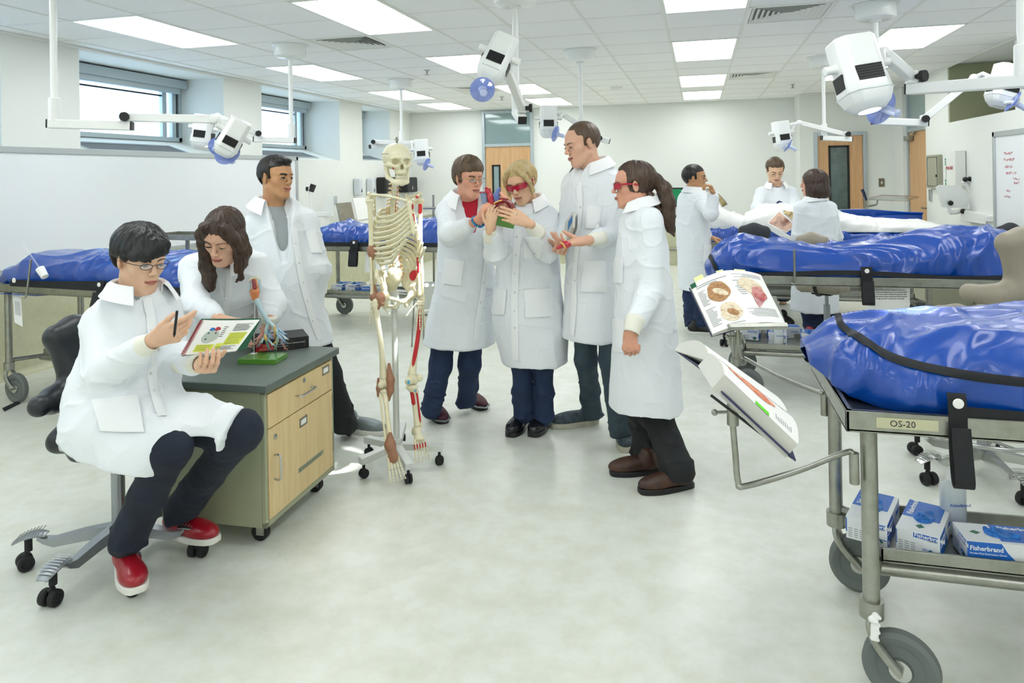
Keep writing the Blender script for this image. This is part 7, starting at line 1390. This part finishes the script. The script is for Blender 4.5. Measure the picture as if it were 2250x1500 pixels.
for cx, cy in ((582, 736), (612, 736), (604, 716), (588, 722)):
    for k in range(5):
        q = R_.uniform(-.9, .9); L_ = R_.uniform(16, 30); pA, pB_, pC = X(cx, cy), X(cx+math.sin(q)*L_*.5, cy+math.cos(q)*L_*.5, R_.uniform(-.02, .02)), X(cx+math.sin(q*1.2)*L_, cy+math.cos(q)*L_, R_.uniform(-.03, .03)); g = G(); g.tube(spline([pA, pB_, pC], 4), list(np.linspace(.0075, .0045, 9)), 8)
        for j in (-1, 1): g.tube([pC-(pC-pB_)*.2, pC+(pC-pB_)*.5+CRT*.006*j], [.0032, .0022], 6)
        part('branch', g, ['bronch', 'hyellow', 'anatpink', 'trachea', 'bronch'][k], t)
# heart model held up
hcen = a(1098, 445, 3.82); hd_ = 3.93; H = lambda px, py, d=0: at(px, py, hd_+d); t = thing('heart_model', 'opened heart model on a tilted green base held up in two hands', 'anatomical model', hcen-UP*.12)
sh_ = lambda name, fn, m, c=(1098, 448), ext=(.14, .14, .14), h=.003: vpart(name, (lambda V: (fn(V), V)[1])(Vol(H(*c)-A(ext), H(*c)+A(ext), h)), m, t, smooth=1)
sh_('left_ventricle', lambda V: V.ell(H(1071, 458), (.036, .034, .036), None, .01), 'hsalmon'); sh_('right_ventricle', lambda V: (V.ell(H(1106, 456), (.052, .045, .046), None, .02), V.cone(H(1106, 450), H(1120, 466), .04, .02, .02), V.ell(H(1118, 458), (.038, .035, .036), None, .02), V.ell(H(1106, 456, -.060), (.046, .046, .040), None, .006, True)), 'hred')
sh_('chamber_lining', lambda V: (V.ell(H(1103, 456, -.005), (.042, .028, .036), None, .01), V.cone(H(1092, 466, -.03), H(1110, 446, -.02), .006, .005, .008), V.cone(H(1098, 470, -.03), H(1118, 456, -.02), .005, .005, .008)), 'hinner'); sh_('aorta', lambda V: V.chain([H(1080, 446), H(1077, 432), H(1073, 420), H(1068, 414)], [.018, .017, .013, .010], .01), 'hbright'); sh_('vena_cava', lambda V: V.chain([H(1065, 444), H(1063, 430), H(1058, 424)], [.018, .016, .010], .01), 'hslate'); sh_('pulmonary_trunk', lambda V: V.chain([H(1093, 442), H(1090, 430), H(1094, 420), H(1097, 414)], [.019, .017, .010, .008], .01), 'hblue'); sh_('atrium', lambda V: V.chain([H(1100, 424), H(1108, 434), H(1112, 442)], [.010, .014, .012], .01), 'hsalmon')
for px_, py_, r_ in ((1056, 423, .009), (1064, 422, .008), (1068, 413, .008), (1076, 415, .007)): g = G(); g.sphere(H(px_, py_, -.008), (r_, r_, r_*.6), 12, 8); part('vessel_opening', g, 'hbright', t)
g = G(); g.tube(spline([H(1085, 447, -.03), H(1094, 442, -.035), H(1103, 440, -.03)], 4), .004, 6); part('fat_edge', g, 'hyellow', t)
gb = [H(1094, 474), H(1134, 481), H(1128, 502), H(1090, 494)]; nG = unit(np.cross(gb[1]-gb[0], gb[3]-gb[0])); g = G(); g.grid([[gb[0], gb[3]], [gb[1], gb[2]]], .016); part('base', g, 'greenbase', t, bevel=.001); g = G(); g.tube([H(1113, 460), H(1112, 480)], .004, 8); g.sphere(H(1112, 478), .008, 12, 8); part('stand_rod', g, 'chrome', t); g = G(); q_ = [H(1123, 484, -.012), H(1129, 485, -.012), H(1126, 497, -.012), H(1120, 496, -.012)]; g.grid([[q_[0], q_[3]], [q_[1], q_[2]]], .002); part('name_plate', g, 'alu', t)
# tall man: folder under the arm, heart piece
t = thing('book', 'white and blue book tucked under the arm of the tallest person', 'book', a(1250, 520, 3.98)); Qb = [a(1246, 490, 4.10), a(1263, 466, 3.96), a(1262, 500, 3.92), a(1243, 542, 4.04)]; nq = unit(np.cross(Qb[1]-Qb[0], Qb[3]-Qb[0])); nq = nq if nq@(-CFW) > 0 else -nq
g = G(); g.grid([[Qb[0], Qb[3]], [Qb[1], Qb[2]]], .003); g.grid([[Qb[0]-nq*.022, Qb[3]-nq*.022], [Qb[1]-nq*.022, Qb[2]-nq*.022]], .003); part('cover', g, 'boxwhite', t); g = G(); g.grid([[Qb[0]-nq*.004, Qb[3]-nq*.004], [Qb[1]-nq*.004, Qb[2]-nq*.004]], .016); part('page_block', g, 'pageedge', t); g = G(); L4 = lambda u, v: (Qb[0]*(1-u)+Qb[1]*u)*(1-v)+(Qb[3]*(1-u)+Qb[2]*u)*v+nq*.012; g.grid([[L4(.45, .2), L4(.45, .65)], [L4(1, .2), L4(1, .65)]], .001); part('cover_panel', g, 'figblue', t)
t = thing('heart_wall_piece', 'removed wall of the heart model in the hands of the tallest person', 'anatomical model', a(1238, 540, 3.72)); hh = lambda px, py, d=0: at(px, py, 3.72+d)
vpart('muscle_wall', (lambda V: (V.ell(hh(1243, 537), (.030, .024, .020), None, .01), V.cone(hh(1226, 544), hh(1238, 538), .010, .014, .01), V)[2])(Vol(hh(1240, 540)-.08, hh(1240, 540)+.08, .0025)), 'hbright', t); g = G(); g.tube(spline([hh(1231, 533, -.018), hh(1237, 536, -.024), hh(1242, 545, -.018)], 4), .0045, 8); part('fat_strip', g, 'hyellow', t)
# glove boxes and bottles
def glovebox(label, p, rz, L=.24, Wd=.125, Hh=.075, face='end', group='nitrile glove boxes', detail=True):
    t = thing('glove_box', label, 'box', p, group, rz); g = G(); g.box((L/2, Wd/2, Hh/2), (L, Wd, Hh)); b = part('carton', g, 'boxwhite', t, local=True, bevel=.001); e = .0006
    g = G(); g.bx((L*.30, -e, .0), (L, 0, Hh)) if 0 else None
    # blue parts: top half and swoosh on the long front
    g = G(); g.bx((L*.42, Wd*.12, Hh), (L, Wd, Hh+e)); P_ = [(L*.0, Hh*.0), (L*.66, 0), (L*.58, Hh*.25), (L*.47, Hh*.62), (L*.40, Hh*.98), (0, Hh*.98)]; g.prism(P_, 0, e, np.array([[1, 0, 0], [0, 0, -1], [0, 1, 0.]]), (0, 0, 0)); g.bx((-e, Wd*.05, Hh*.74), (0, Wd*.6, Hh*.94)); g.bx((0, Wd*.97, Hh*.3), (L, Wd+e, Hh*.9)); part('blue_print', g, 'boxblue', b, local=True)
    F_ = np.array([[1, 0, 0], [0, 0, -1], [0, 1, 0.]]); E_ = np.array([[0, 0, -1], [-1, 0, 0], [0, 1, 0.]]); T_ = np.array([[1, 0, 0], [0, 1, 0], [0, 0, 1.]])
    g = G(); text_geo('Fisherbrand', Hh*.26, F_, (L*.03, -e*1.6, Hh*.64), g, bold=.0004); text_geo('Powder-Free Examination Gloves', Hh*.10, F_, (L*.03, -e*1.6, Hh*.48), g); text_geo('100', Hh*.2, F_, (L*.03, -e*1.6, Hh*.06), g); text_geo('Fisherbrand', Hh*.24, E_, (-e*1.6, Wd*.58, Hh*.78), g, bold=.0003); text_geo('Fisherbrand', Wd*.2, T_, (L*.5, Wd*.78, Hh+e*1.5), g, bold=.0004); part('white_lettering', g, 'whiteink', b, local=True)
    if detail:
        g = G(); text_geo('Nitrile', Hh*.26, F_, (L*.70, -e, Hh*.52), g, shear=.2); text_geo('100 Gloves', Hh*.15, E_, (-e, Wd*.42, Hh*.26), g); part('blue_lettering', g, 'boxblue', b, local=True)
        g = G(); text_geo('Fisher', Hh*.10, E_, (-e, Wd*.28, Hh*.82), g); text_geo('Scientific', Hh*.10, E_, (-e, Wd*.28, Hh*.70), g)
        for r_ in range(5):
            for c_ in range(3): g.bx((-e, Wd*(.94-.14*c_)-.012, Hh*(.10+.09*r_)), (0, Wd*(.94-.14*c_), Hh*(.13+.09*r_)))
        part('small_print', g, 'textgrey', b, local=True); g = G(); r_ = Hh*.17
        g.prism([(0, -r_), (r_*1.2, 0), (0, r_), (-r_*1.2, 0)], 0, e*1.5, E_, (-0, Wd*.22, Hh*.2)); g.prism([(0, -r_), (r_*1.2, 0), (0, r_), (-r_*1.2, 0)], 0, e*1.5, T_, (L*.18, Wd*.5, Hh)); part('diamond_mark', g, 'boxgreen', b, local=True)
    V = Vol((L*.2, 0, Hh-.02), (L*.8, Wd, Hh+.06), .004); R2 = random.Random(int(p[0]*1000) % 97)
    for k in range(7): x = L*(.38+.035*k); V.cone((x, Wd*R2.uniform(.35, .65), Hh), (x+R2.uniform(-.02, .02), Wd*R2.uniform(.3, .7), Hh+R2.uniform(.004, .018)), .010, .007, .006)
    V.ell((L*.5, Wd*.5, Hh), (L*.2, Wd*.26, .006), None, .01); V.plane((0, 0, Hh-.002), (0, 0, -1)); vpart('glove', V, 'gloveblue', t, local=True)
    return t
SH = .30
p = onz(1866, 1212, SH); gb1 = glovebox('open glove box on the near cart shelf, nearest the leg', (.575, 2.565, SH), R(68)-0, detail=True)
gb2 = dup(gb1, (.715, 2.515, SH), R(66), 'open glove box in the middle of the three on the near cart shelf', 'nitrile glove boxes')
gb3 = dup(gb1, (.79, 2.515, SH), R(1), 'glove box lying broadside at the right end of the near cart shelf', 'nitrile glove boxes')
def bottle(label, p, r=.034, h=.15, liq='clearliquid', lvl=.6, txt=True, spout=1):
    t = thing('wash_bottle', label, 'bottle', p, 'squeeze bottles'); p = A(p); g = G(); g.lathe([(0, .001), (r*.95, .001), (r, .005), (r, h*.80), (r*.85, h*.9), (r*.45, h*.98), (r*.45, h)], 28, None, p); b = part('flask', g, 'bottlewhite', t); g = G(); g.lathe([(0, .003), (r*.93, .003), (r*.93, h*lvl), (0, h*lvl)], 24, None, p); part('liquid', g, liq, b)
    g = G(); g.cyl(p+UP*h*.96, p+UP*(h+.022), r*.48, 20, r*.42); c_ = part('cap', g, 'whitegloss', t); g = G(); g.tube(spline([p+UP*(h+.02), p+UP*(h+.055), p+UP*(h+.075)-CRT*.008, p+UP*(h+.07)-CRT*.035], 5), .0035, 8); part('spout', g, 'whitegloss', c_)
    if txt:
        g = G(); Mt = np.stack([CRT, UP, -CFW], 1); text_geo('Fisherbrand', r*.36, Mt, p-CFW*(r+.0008)-CRT*r*.85+UP*h*.55, g); part('printed_label', g, 'boxblue', b)
    return t
bottle('tall clear squeeze bottle standing behind the near glove boxes', (.82, 2.74, SH), .040, .18)
# cart B shelf
for i, (x, y, rz, lab) in enumerate(((.40, 5.50, R(80), 'glove box farthest left on the middle cart shelf, its end turned out'), (.47, 5.62, R(6), 'blue glove box lying broadside at the back of the middle cart shelf'), (.58, 5.36, R(8)*0, 'glove box on the middle cart shelf, just right of the yellow bottle'), (.80, 5.36, 0, 'white and blue glove box at the right of the middle cart shelf'))):
    dup(gb1, (x, y, SH), R(90)*0+(rz if i < 2 else R(85)), lab, 'nitrile glove boxes')
bottle('squeeze bottle half full of yellow liquid on the middle cart shelf', (.52, 5.32, SH), .034, .15, 'liquid', .45)
for x, lab in ((-3.78, 'glove box leftmost on the shelf of the cart behind the skeleton'), (-3.62, 'glove box second from the left on the cart shelf behind the skeleton'),): dup(gb1, (x, 7.05, SH), R(85), lab, 'nitrile glove boxes')
dup(gb1, (-3.52, 7.0, SH), R(3), 'glove box showing its blue side on the cart shelf behind the skeleton', 'nitrile glove boxes')
dup(gb1, (1.66, 7.72, SH), R(3), 'single glove box on the shelf of the far right cart', 'nitrile glove boxes')
g = G(); g.box((-3.1, 7.05, SH+.02), (.3, .22, .008), rotm(0, .12, .2)); single('paper_sheets', g, 'paper', 'loose white sheets lying on the cart shelf behind the skeleton', 'papers')
# hanging paper notices
def notice(label, c4, txt=None, size=.014, rot=None, lines=0):
    c4 = [A(q) for q in c4]; n = unit(np.cross(c4[1]-c4[0], c4[3]-c4[0])); n = n if n@(-CFW) > 0 else -n; t = thing('paper_notice', label, 'sign', c4[3]); g = G(); g.grid([[c4[0], c4[3]], [c4[1], c4[2]]], .0015); part('sheet', g, 'paper', t, autos=True)
    x = unit(c4[1]-c4[0]); y = -unit(c4[3]-c4[0]); w = np.linalg.norm(c4[1]-c4[0]); h = np.linalg.norm(c4[3]-c4[0]); M = np.stack([x, y, np.cross(x, y)], 1); g = G()
    if txt: text_geo(txt, size, M, c4[0]+x*w/2-y*h*.24+n*.0022, g, align='CENTER', lines=1.15)
    for k in range(lines): g.box(c4[0]+x*w*.5-y*h*(.3+.05*k)+n*.002, (w*(.72 if k % 2 else .66), .0025, .0006), M)
    part('printed_text', g, 'textdark', t); return t
notice('white printed notice about the privilege of access, hanging from the middle cart', [a(1907, 615, 4.66), a(2000, 615, 4.62), a(1998, 690, 4.64), a(1903, 690, 4.68)], "It is a privilege to have access to the UAA\nWWAMI Biomedical Program's Human\nGross Anatomy Laboratory, to examine the\nremains of the human bodies located in this\nlaboratory, and to learn personal information\nsuch as age, gender, and cause of death.", .0125)
notice('printed paper notice hanging on the leg of the left cart', [a(28, 640, 4.98), a(46, 647, 4.98), a(50, 718, 4.96), a(32, 708, 4.96)], lines=9); notice('printed paper notice on the cart behind the skeleton arm', [a(803, 545, 7.40), a(856, 548, 7.3), a(854, 600, 7.3), a(802, 598, 7.4)], lines=10)
g = G(); g.box((.56, 2.2485, .812), (.16, .001, .03)); q_ = G(); tp = single('masking_tape', g, 'tape', 'strip of masking tape with handwriting on the near cart rim', 'tape'); g = G(); text_geo('OS-20', .026, np.array([[1, 0, 0], [0, 0, -1], [0, 1, 0.]]), (.515, 2.2475, .803), g); part('handwriting', g, 'textdark', tp)
# rod with swab cup on the left cart
t = thing('cart_magnifier', 'clear stick and white cup on a bent rod at the rim of the left cart', 'instrument', a(62, 655, 4.85)); g = G(); g.tube(spline([a(68, 570, 4.85), a(62, 620, 4.85), a(57, 652, 4.85), a(50, 652, 4.85)], 5), .007, 8); part('bent_rod', g, 'steel', t); g = G(); g.tube([a(50, 535, 4.8), a(95, 600, 4.75)], .005, 6); part('clear_stick', g, 'glass', t); g = G(); g.cyl(a(88, 590, 4.76), a(99, 608, 4.74), .028, 16, .024); part('cup', g, 'whitegloss', t)
g = G(); g.grid([[onz(5, 897, .004), onz(10, 903, .004)], [onz(42, 880, .004), onz(44, 886, .004)]], .003); single('fallen_strap', g, 'webbing', 'short black strap lying by the wheel of the left cart', 'strap')
# wad of white tissue stuck behind the near caster fork
V = Vol(a(1925, 1375, 2.05)-.08, a(1925, 1375, 2.05)+.08, .003); R3 = random.Random(2)
for k in range(7): V.cone(a(1918+R3.uniform(-3, 6), 1352+8*k, 2.07), a(1928+R3.uniform(-2, 6), 1358+8*k, 2.06), .010, .005, .004)
gg = V.mesh(); single('tissue_wad', gg, 'paper', 'torn white tissue stuck at the fork of the nearest wheel', 'tissue', autos=False) if len(gg.v) else None
# booklets, photo sheet and tablet over the draped body
def sheetq(name, label, cat, c4, m, th=.006, pic=None, pm=None):
    c4 = [A(q) for q in c4]; g = G(); g.grid([[c4[0], c4[3]], [c4[1], c4[2]]], th); t = thing(name, label, cat, c4[3]); part('sheet', g, m, t, autos=True)
    if pic:
        n = unit(np.cross(c4[1]-c4[0], c4[3]-c4[0])); n = n if n@(-CFW) > 0 else -n; L = lambda u, v: (c4[0]*(1-u)+c4[1]*u)*(1-v)+(c4[3]*(1-u)+c4[2]*u)*v+n*(th+.0015); g = G(); g.grid([[L(pic[0], pic[2]), L(pic[0], pic[3])], [L(pic[1], pic[2]), L(pic[1], pic[3])]], .0015); part('photograph', g, pm, t, autos=True)
    return t
mat('flesh', 'd8b6a0', .6, mix=('6e3a2c', 9, .45, .7)); mat('fleshyellow', 'd9c58a', .6, mix=('5a3a20', 12, .45, .6))
sheetq('open_atlas', 'large open atlas with a flesh coloured photograph propped on the draped body', 'book', [a(1713, 464, 6.9), a(1748, 496, 6.75), a(1728, 512, 6.7), a(1685, 492, 6.85)], 'paper', .01, (.03, .97, .06, .94), 'flesh'); sheetq('atlas_page', 'second atlas page with a yellowish photograph beside the flesh coloured one', 'book', [a(1717, 462, 7.0), a(1748, 466, 6.95), a(1750, 492, 6.85), a(1722, 470, 6.95)], 'paper', .008, (.1, .95, .1, .95), 'fleshyellow')
g = G(); g.beam(a(1684, 494, 6.8), a(1744, 530, 6.6), .05, .014, UP); single('book_support', g, 'whitegloss', 'white ledge under the atlas on the draped body', 'ledge')
sheetq('wall_chart', 'open book with a yellow figure held up beside the far man\'s raised hand', 'book', [a(1572, 420, 6.75), a(1582, 424, 6.7), a(1602, 448, 6.7), a(1588, 456, 6.75)], 'paper', .01, (.1, .9, .05, .95), 'fleshyellow')
# ---------------------------------------------------------------- back counter, wall equipment
mat('counter', 'dcdcd2', .4); mat('screengreen', '0a6b40', .3, emit=.6); mat('plate', '7c7460', .4, metal=.5); mat('cabgrey', 'a5a58f', .5); mat('cable', '1c1f22', .5)
g = G(); t = thing('counter', 'long pale counter along the back wall behind the standing group', 'counter', (-.6, 12.1, 0)); g.bx((-2.7, 12.05, .74), (1.5, YB-.004, .775)); part('worktop', g, 'counter', t, bevel=.004); g = G(); g.bx((-2.68, 12.10, .0), (1.48, YB-.02, .74)); part('front', g, 'linowall', t); g = G(); g.cyl((-2.66, 12.08, .27), (1.46, 12.08, .27), .018, 10); part('crash_rail', g, 'steel', t)
t = thing('counter', 'beige side counter under the windows behind the cart with the blue bag', 'counter', (-5.0, 10.3, 0)); g = G(); g.bx((XL+.004, 8.4, .84), (-4.72, 12.6, .88)); part('worktop', g, 'counter', t, bevel=.004); g = G(); g.bx((XL+.01, 8.42, .0), (-4.76, 12.58, .84)); part('front', g, 'linowall', t)
t = thing('monitor', 'computer monitor with a green screen on the back counter', 'monitor', (-.4, 12.35, .775)); g = G(); c_ = ony(1481, 433, 12.3); w_ = .36; g.box(c_, (.46, .03, .32), rotm(0, 0, -.3)); part('bezel', g, 'black', t, bevel=.004); g = G(); g.box(c_+rotm(0, 0, -.3)@A(0, -.017, .0), (.42, .004, .27), rotm(0, 0, -.3)); part('screen', g, 'screengreen', t); g = G(); g.box((c_[0], c_[1]+.03, .79), (.2, .16, .02)); g.cyl((c_[0], c_[1]+.03, .79), (c_[0], c_[1]+.03, c_[2]-.1), .02); part('foot', g, 'black', t)
R4 = random.Random(8)
for k in range(2):
    g = G(); g.tube(spline([A(-.55+.5*R4.random(), 12.15+.1*R4.random(), .785+.06*R4.random()) for _ in range(8)], 4), .006, 5); single('cable', g, 'cable', ['tangled black cable under the green monitor, in front', 'tangled black cable under the green monitor, behind'][k], 'cable', 'cables on the back counter')
# dispensers on the left wall
def disp(label, px, py, w, h, m, cat, name, d=.12, dark=False):
    c_ = onx(px, py, XL+.003); t = thing(name, label, cat, (XL, c_[1], c_[2]-h/2)); V = Vol((XL, c_[1]-w/2-.02, c_[2]-h/2-.02), (XL+d+.03, c_[1]+w/2+.02, c_[2]+h/2+.02), .006); V.rbox((XL+d/2, c_[1], c_[2]), (d/2, w/2, h/2), None, .03, .01); vpart('housing', V, m, t)
    g = G(); g.prism([(-.02, -.03), (.02, -.03), (0, .03)], 0, .004, np.array([[0, 0, 1.], [1, 0, 0], [0, 1, 0]]), (XL+d, c_[1], c_[2]-h*.18)); part('emblem', g, 'black' if not dark else 'dispgrey', t); return t
disp('grey soap dispenser on the left wall, leftmost of the row', 780, 411, .13, .28, 'dispgrey', 'dispenser', 'soap_dispenser'); disp('second grey soap dispenser on the left wall, left of the black one', 808, 410, .13, .28, 'dispgrey', 'dispenser', 'soap_dispenser'); disp('black paper towel dispenser on the left wall, left of the skull', 838, 407, .42, .28, 'black', 'dispenser', 'towel_dispenser', .18, True); disp('black paper towel dispenser just right of the skull', 887, 406, .5, .28, 'black', 'dispenser', 'towel_dispenser', .18, True); disp('narrow grey dispenser at the end of the row near the back corner', 911, 406, .13, .26, 'dispgrey', 'dispenser', 'soap_dispenser', .1)
g = G(); c_ = onx(737, 440, XL+.004); g.box(c_, (.01, .09, .13)); o = single('outlet_plate', g, 'alu', 'small outlet plate on the left wall above the far counter', 'outlet')
g = G(); c_ = a(764, 462, 10.2); g.box((-5.02, 10.05, 1.06), (.03, .46, .34), rotm(0, R(-12), 0)); single('plastic_tray', g, 'whitegloss', 'white plastic tray standing upright against the far counter wall', 'tray', bevel=.01)
g = G(); g.box((-4.98, 9.45, 1.03), (.03, .42, .30), rotm(0, R(-12), 0)); single('steel_sheet', g, 'steel', 'tarnished steel panel leaning behind the blue bag', 'panel', bevel=.004)
# camera stand and tablet arm above the far left cart
t = thing('desk_camera', 'white articulated camera arm with a small black head behind the far left bag', 'camera arm', (-4.9, 9.0, .88)); X9 = lambda px, py, d=9.5: at(px, py, d); g = G(); g.tube([X9(690, 478), X9(683, 455), X9(679, 420)], .012, 8); g.tube([X9(679, 420), X9(682, 412)], .02, 8); g.beam(X9(684, 470), X9(730, 470), .12, .05); q9 = X9(700, 475); g.bx((q9[0]-.1, q9[1]-.12, .88), (q9[0]+.1, q9[1]+.12, q9[2])); part('arm', g, 'plastic', t); g = G(); g.box(X9(686, 413), (.06, .05, .10), frame(UP+CRT*.4)); g.cyl(X9(673, 415), X9(677, 415), .03); part('camera_head', g, 'black', t); g = G(); g.box(X9(722, 450), (.14, .01, .26), frame(UP+CRT*.3, CRT)); part('screen', g, 'glass', t)
# steel drip pole and basin behind the group
t = thing('instrument_pole', 'upright steel pole with a cross rod beside the red-shirted person', 'pole', tuple(onz(954, 700, 0))); pp = onz(954, 690, 0); dp = np.dot(pp-EYE, CFW); g = G(); g.cyl(pp, at(952, 428, dp), .012, 10); g.cyl(at(928, 457, dp), at(958, 457, dp), .014, 8); part('rod', g, 'steel', t); g = G(); g.cyl(pp, pp+UP*.02, .12, 24); part('foot', g, 'steel', t)
t = thing('steel_basin', 'deep stainless basin under the cart beside the skeleton\'s hand', 'basin', (-2.35, 6.2, 0)); c_ = at(935, 640, 6.6); g = G(); g.lathe([(.0, -.16), (.08, -.15), (.13, -.05), (.15, .06), (.16, .065), (.14, .05), (.07, -.13), (0, -.14)], 32, None, c_); part('bowl', g, 'steelbright', t)
g = G()
for q in (0, 2.1, 4.2): g.cyl(c_+A(.13*math.cos(q), .13*math.sin(q), -.02), A(c_[0]+.17*math.cos(q), c_[1]+.17*math.sin(q), 0), .008, 8)
part('tripod', g, 'steel', t)
# steel tray behind the leaning student
g = G(); c_ = at(412, 526, 5.55); g.box(c_+UP*.012, (.5, .3, .006), rotm(0, 0, -.1))
for sx, sy, lx, ly in ((1, 0, .006, .3), (-1, 0, .006, .3), (0, 1, .5, .006), (0, -1, .5, .006)): g.box(c_+rotm(0, 0, -.1)@A(sx*.25, sy*.15, .03), (lx, ly, .04), rotm(0, 0, -.1))
t = thing('instrument_tray', 'shallow steel tray on a post behind the leaning student', 'tray', (c_[0], c_[1], 0)); part('tray', g, 'steel', t, bevel=.002); g = G(); g.cyl((c_[0], c_[1], .02), c_, .016, 12); g.cyl((c_[0], c_[1], 0), (c_[0], c_[1], .025), .18, 24); part('post', g, 'steel', t)
# right wall
def plate(name, label, cat, px, py, w, h, m, d=.02): c_ = onx(px, py, XR-.001); g = G(); g.box((XR-d/2-.001, c_[1], c_[2]), (d, w, h)); return single(name, g, m, label, cat, bevel=.004), c_
o, c_ = plate('fire_cabinet', 'olive grey metal cabinet on the right wall with a small latch', 'cabinet', 2058, 377, .46, .42, 'cabgrey', .05)
o.data; g = G(); g.tube([(XR-.053, c_[1]+.2, c_[2]-.18), (XR-.053, c_[1]-.2, c_[2]-.18), (XR-.053, c_[1]-.2, c_[2]+.18), (XR-.053, c_[1]+.2, c_[2]+.18)], .004, 4, closed=True); g.box((XR-.056, c_[1]-.17, c_[2]-.05), (.01, .015, .03)); part('door_edge', g, 'dark', o)
MR = np.array([[0, 0, -1.], [-1, 0, 0], [0, 1, 0]])
t = thing('safety_sign', 'green and white emergency sign on the right wall', 'sign', (XR-.004, 9.62, 1.35)); g = G(); c_ = onx(2082, 381, XR-.003); g.box((XR-.003, c_[1], c_[2]), (.004, .16, .36)); part('panel', g, 'whitepaint', t); g = G(); g.box((XR-.006, c_[1], c_[2]+.14), (.003, .155, .08)); g.box((XR-.006, c_[1]+.02, c_[2]+.01), (.003, .05, .14)); g.box((XR-.006, c_[1], c_[2]-.12), (.003, .155, .10)); part('green_field', g, 'green', t); g = G(); text_geo('Eyewash', .03, MR, (XR-.009, c_[1]+.065, c_[2]+.145), g); text_geo('First Aid', .03, MR, (XR-.009, c_[1]+.065, c_[2]+.115), g); text_geo('Emergency', .025, MR, (XR-.009, c_[1]+.065, c_[2]-.11), g); part('lettering', g, 'whiteink', t)
t = thing('first_aid_box', 'white box lettered First Aid on the right wall', 'first aid box', (XR-.06, 9.15, 1.3)); c_ = onx(2114, 370, XR-.003); g = G(); g.box((XR-.06, c_[1]+.02, c_[2]), (.11, .30, .40)); part('case', g, 'whitepaint', t, bevel=.008); g = G(); text_geo('First Aid', .062, MR, (XR-.118, c_[1]+.155, c_[2]-.01), g, bold=.001); part('lettering', g, 'red', t)
plate('switch_plate', 'small light switch plate on the right wall below the metal cabinet', 'switch', 2046, 429, .09, .15, 'alu')
c_ = ony(1937, 401, YB2-.001); g = G(); g.box((c_[0], YB2-.006, c_[2]), (.08, .01, .13)); o = single('switch_plate', g, 'plate', 'bronze switch plate on the back wall between the two doors', 'switch'); g = G(); g.box((c_[0], YB2-.013, c_[2]), (.02, .006, .035)); part('switch', g, 'whitepaint', o)
# document camera on a wall bracket
t = thing('wall_camera_arm', 'white jointed camera arm and tilted panel on the right wall bracket', 'camera arm', onx(2180, 480, XR)); Xw = lambda px, py, d=7.9: at(px, py, d); mt = onx(2180, 481, XR-.01); g = G()
g.beam(Xw(2117, 468), Xw(2172, 478, 7.4), .07, .06, UP); g.beam(Xw(2115, 478), Xw(2172, 486, 7.4), .07, .05, UP); g.beam(Xw(2172, 480, 7.4), mt, .06, .09, UP); part('bracket', g, 'plastic', t, bevel=.006)
g = G(); g.tube([Xw(2125, 460), Xw(2138, 436), Xw(2128, 410), Xw(2118, 398)], .028, 10); g.tube([Xw(2086, 466), Xw(2100, 466), Xw(2118, 462)], .026, 10); g.tube([Xw(2090, 440), Xw(2084, 455), Xw(2086, 466)], .022, 10); part('jointed_arm', g, 'plastic', t)
for px_, py_ in ((2142, 436), (2121, 394), (2131, 393), (2116, 464), (2089, 446)): g = G(); g.sphere(Xw(px_, py_, 7.85), .028, 12, 8); part('joint_knob', g, 'black', t)
g = G(); q_ = [Xw(2056, 412), Xw(2118, 417), Xw(2133, 458), Xw(2068, 455)]; g.grid([[q_[0], q_[3]], [q_[1], q_[2]]], .02); q_ = [Xw(2056, 412), Xw(2118, 417), Xw(2112, 408), Xw(2066, 406)]; g.grid([[q_[0], q_[3]], [q_[1], q_[2]]], .02); part('tilted_panel', g, 'plastic', t)
g = G(); c_ = at(2095, 500, 8.6); g.bx((XR-.5, 8.75, 0), (XR-.02, 9.25, .86)); single('waste_cabinet', g, 'cabgrey', 'tall brown-grey cabinet behind the wall camera arm', 'cabinet', bevel=.01)
# hand truck and tray on a post, far right
t = thing('mayo_stand', 'steel tray on a bent post standing before the right-hand doors', 'stand', tuple(onz(1935, 630, 0))); b_ = onz(1932, 630, 0); db = np.dot(b_-EYE, CFW); X7 = lambda px, py, d=0: at(px, py, db+d); g = G(); q_ = [X7(1910, 437, -.1), X7(1938, 430, .3), X7(2018, 433, .3), X7(1990, 440, -.1)]; g.grid([[q_[0], q_[3]], [q_[1], q_[2]]], .01); g.tube(q_, .014, 6, closed=True); part('tray', g, 'steelbright', t); g = G(); g.tube(spline([X7(1905, 612), X7(1904, 470), X7(1906, 455), X7(1916, 452), X7(1926, 449), X7(1928, 440)], 5), .012, 8); part('post', g, 'steel', t); g = G(); q9 = X7(1905, 600); g.cyl((q9[0], q9[1], 0), (q9[0], q9[1], .02), .15, 20); part('foot', g, 'steel', t)
t = thing('hand_truck', 'dark handled hand truck leaning by the wide glazed door', 'trolley', tuple(onz(1902, 596, 0))); b_ = onz(1906, 596, 0); db2 = np.dot(b_-EYE, CFW); X8 = lambda px, py: at(px, py, db2); g = G(); g.tube(spline([X8(1912, 596), X8(1905, 470), X8(1900, 430), X8(1894, 417)], 6), .014, 8); g.tube([X8(1904, 596), X8(1903, 470), X8(1899, 430)], .012, 8); part('frame', g, 'steel', t); g = G(); g.tube([X8(1903, 440), X8(1898, 424), X8(1894, 416)], .022, 8); part('grip', g, 'coverblue', t)
# bedside tray at the right end of the long bag
g = G(); g.grid([[a(2206, 514, 4.9), a(2206, 522, 4.9)], [a(2290, 522, 4.9), a(2290, 534, 4.9)]], .3); single('white_tray', g, 'whitegloss', 'white tray edge resting at the right end of the long blue bag', 'tray')
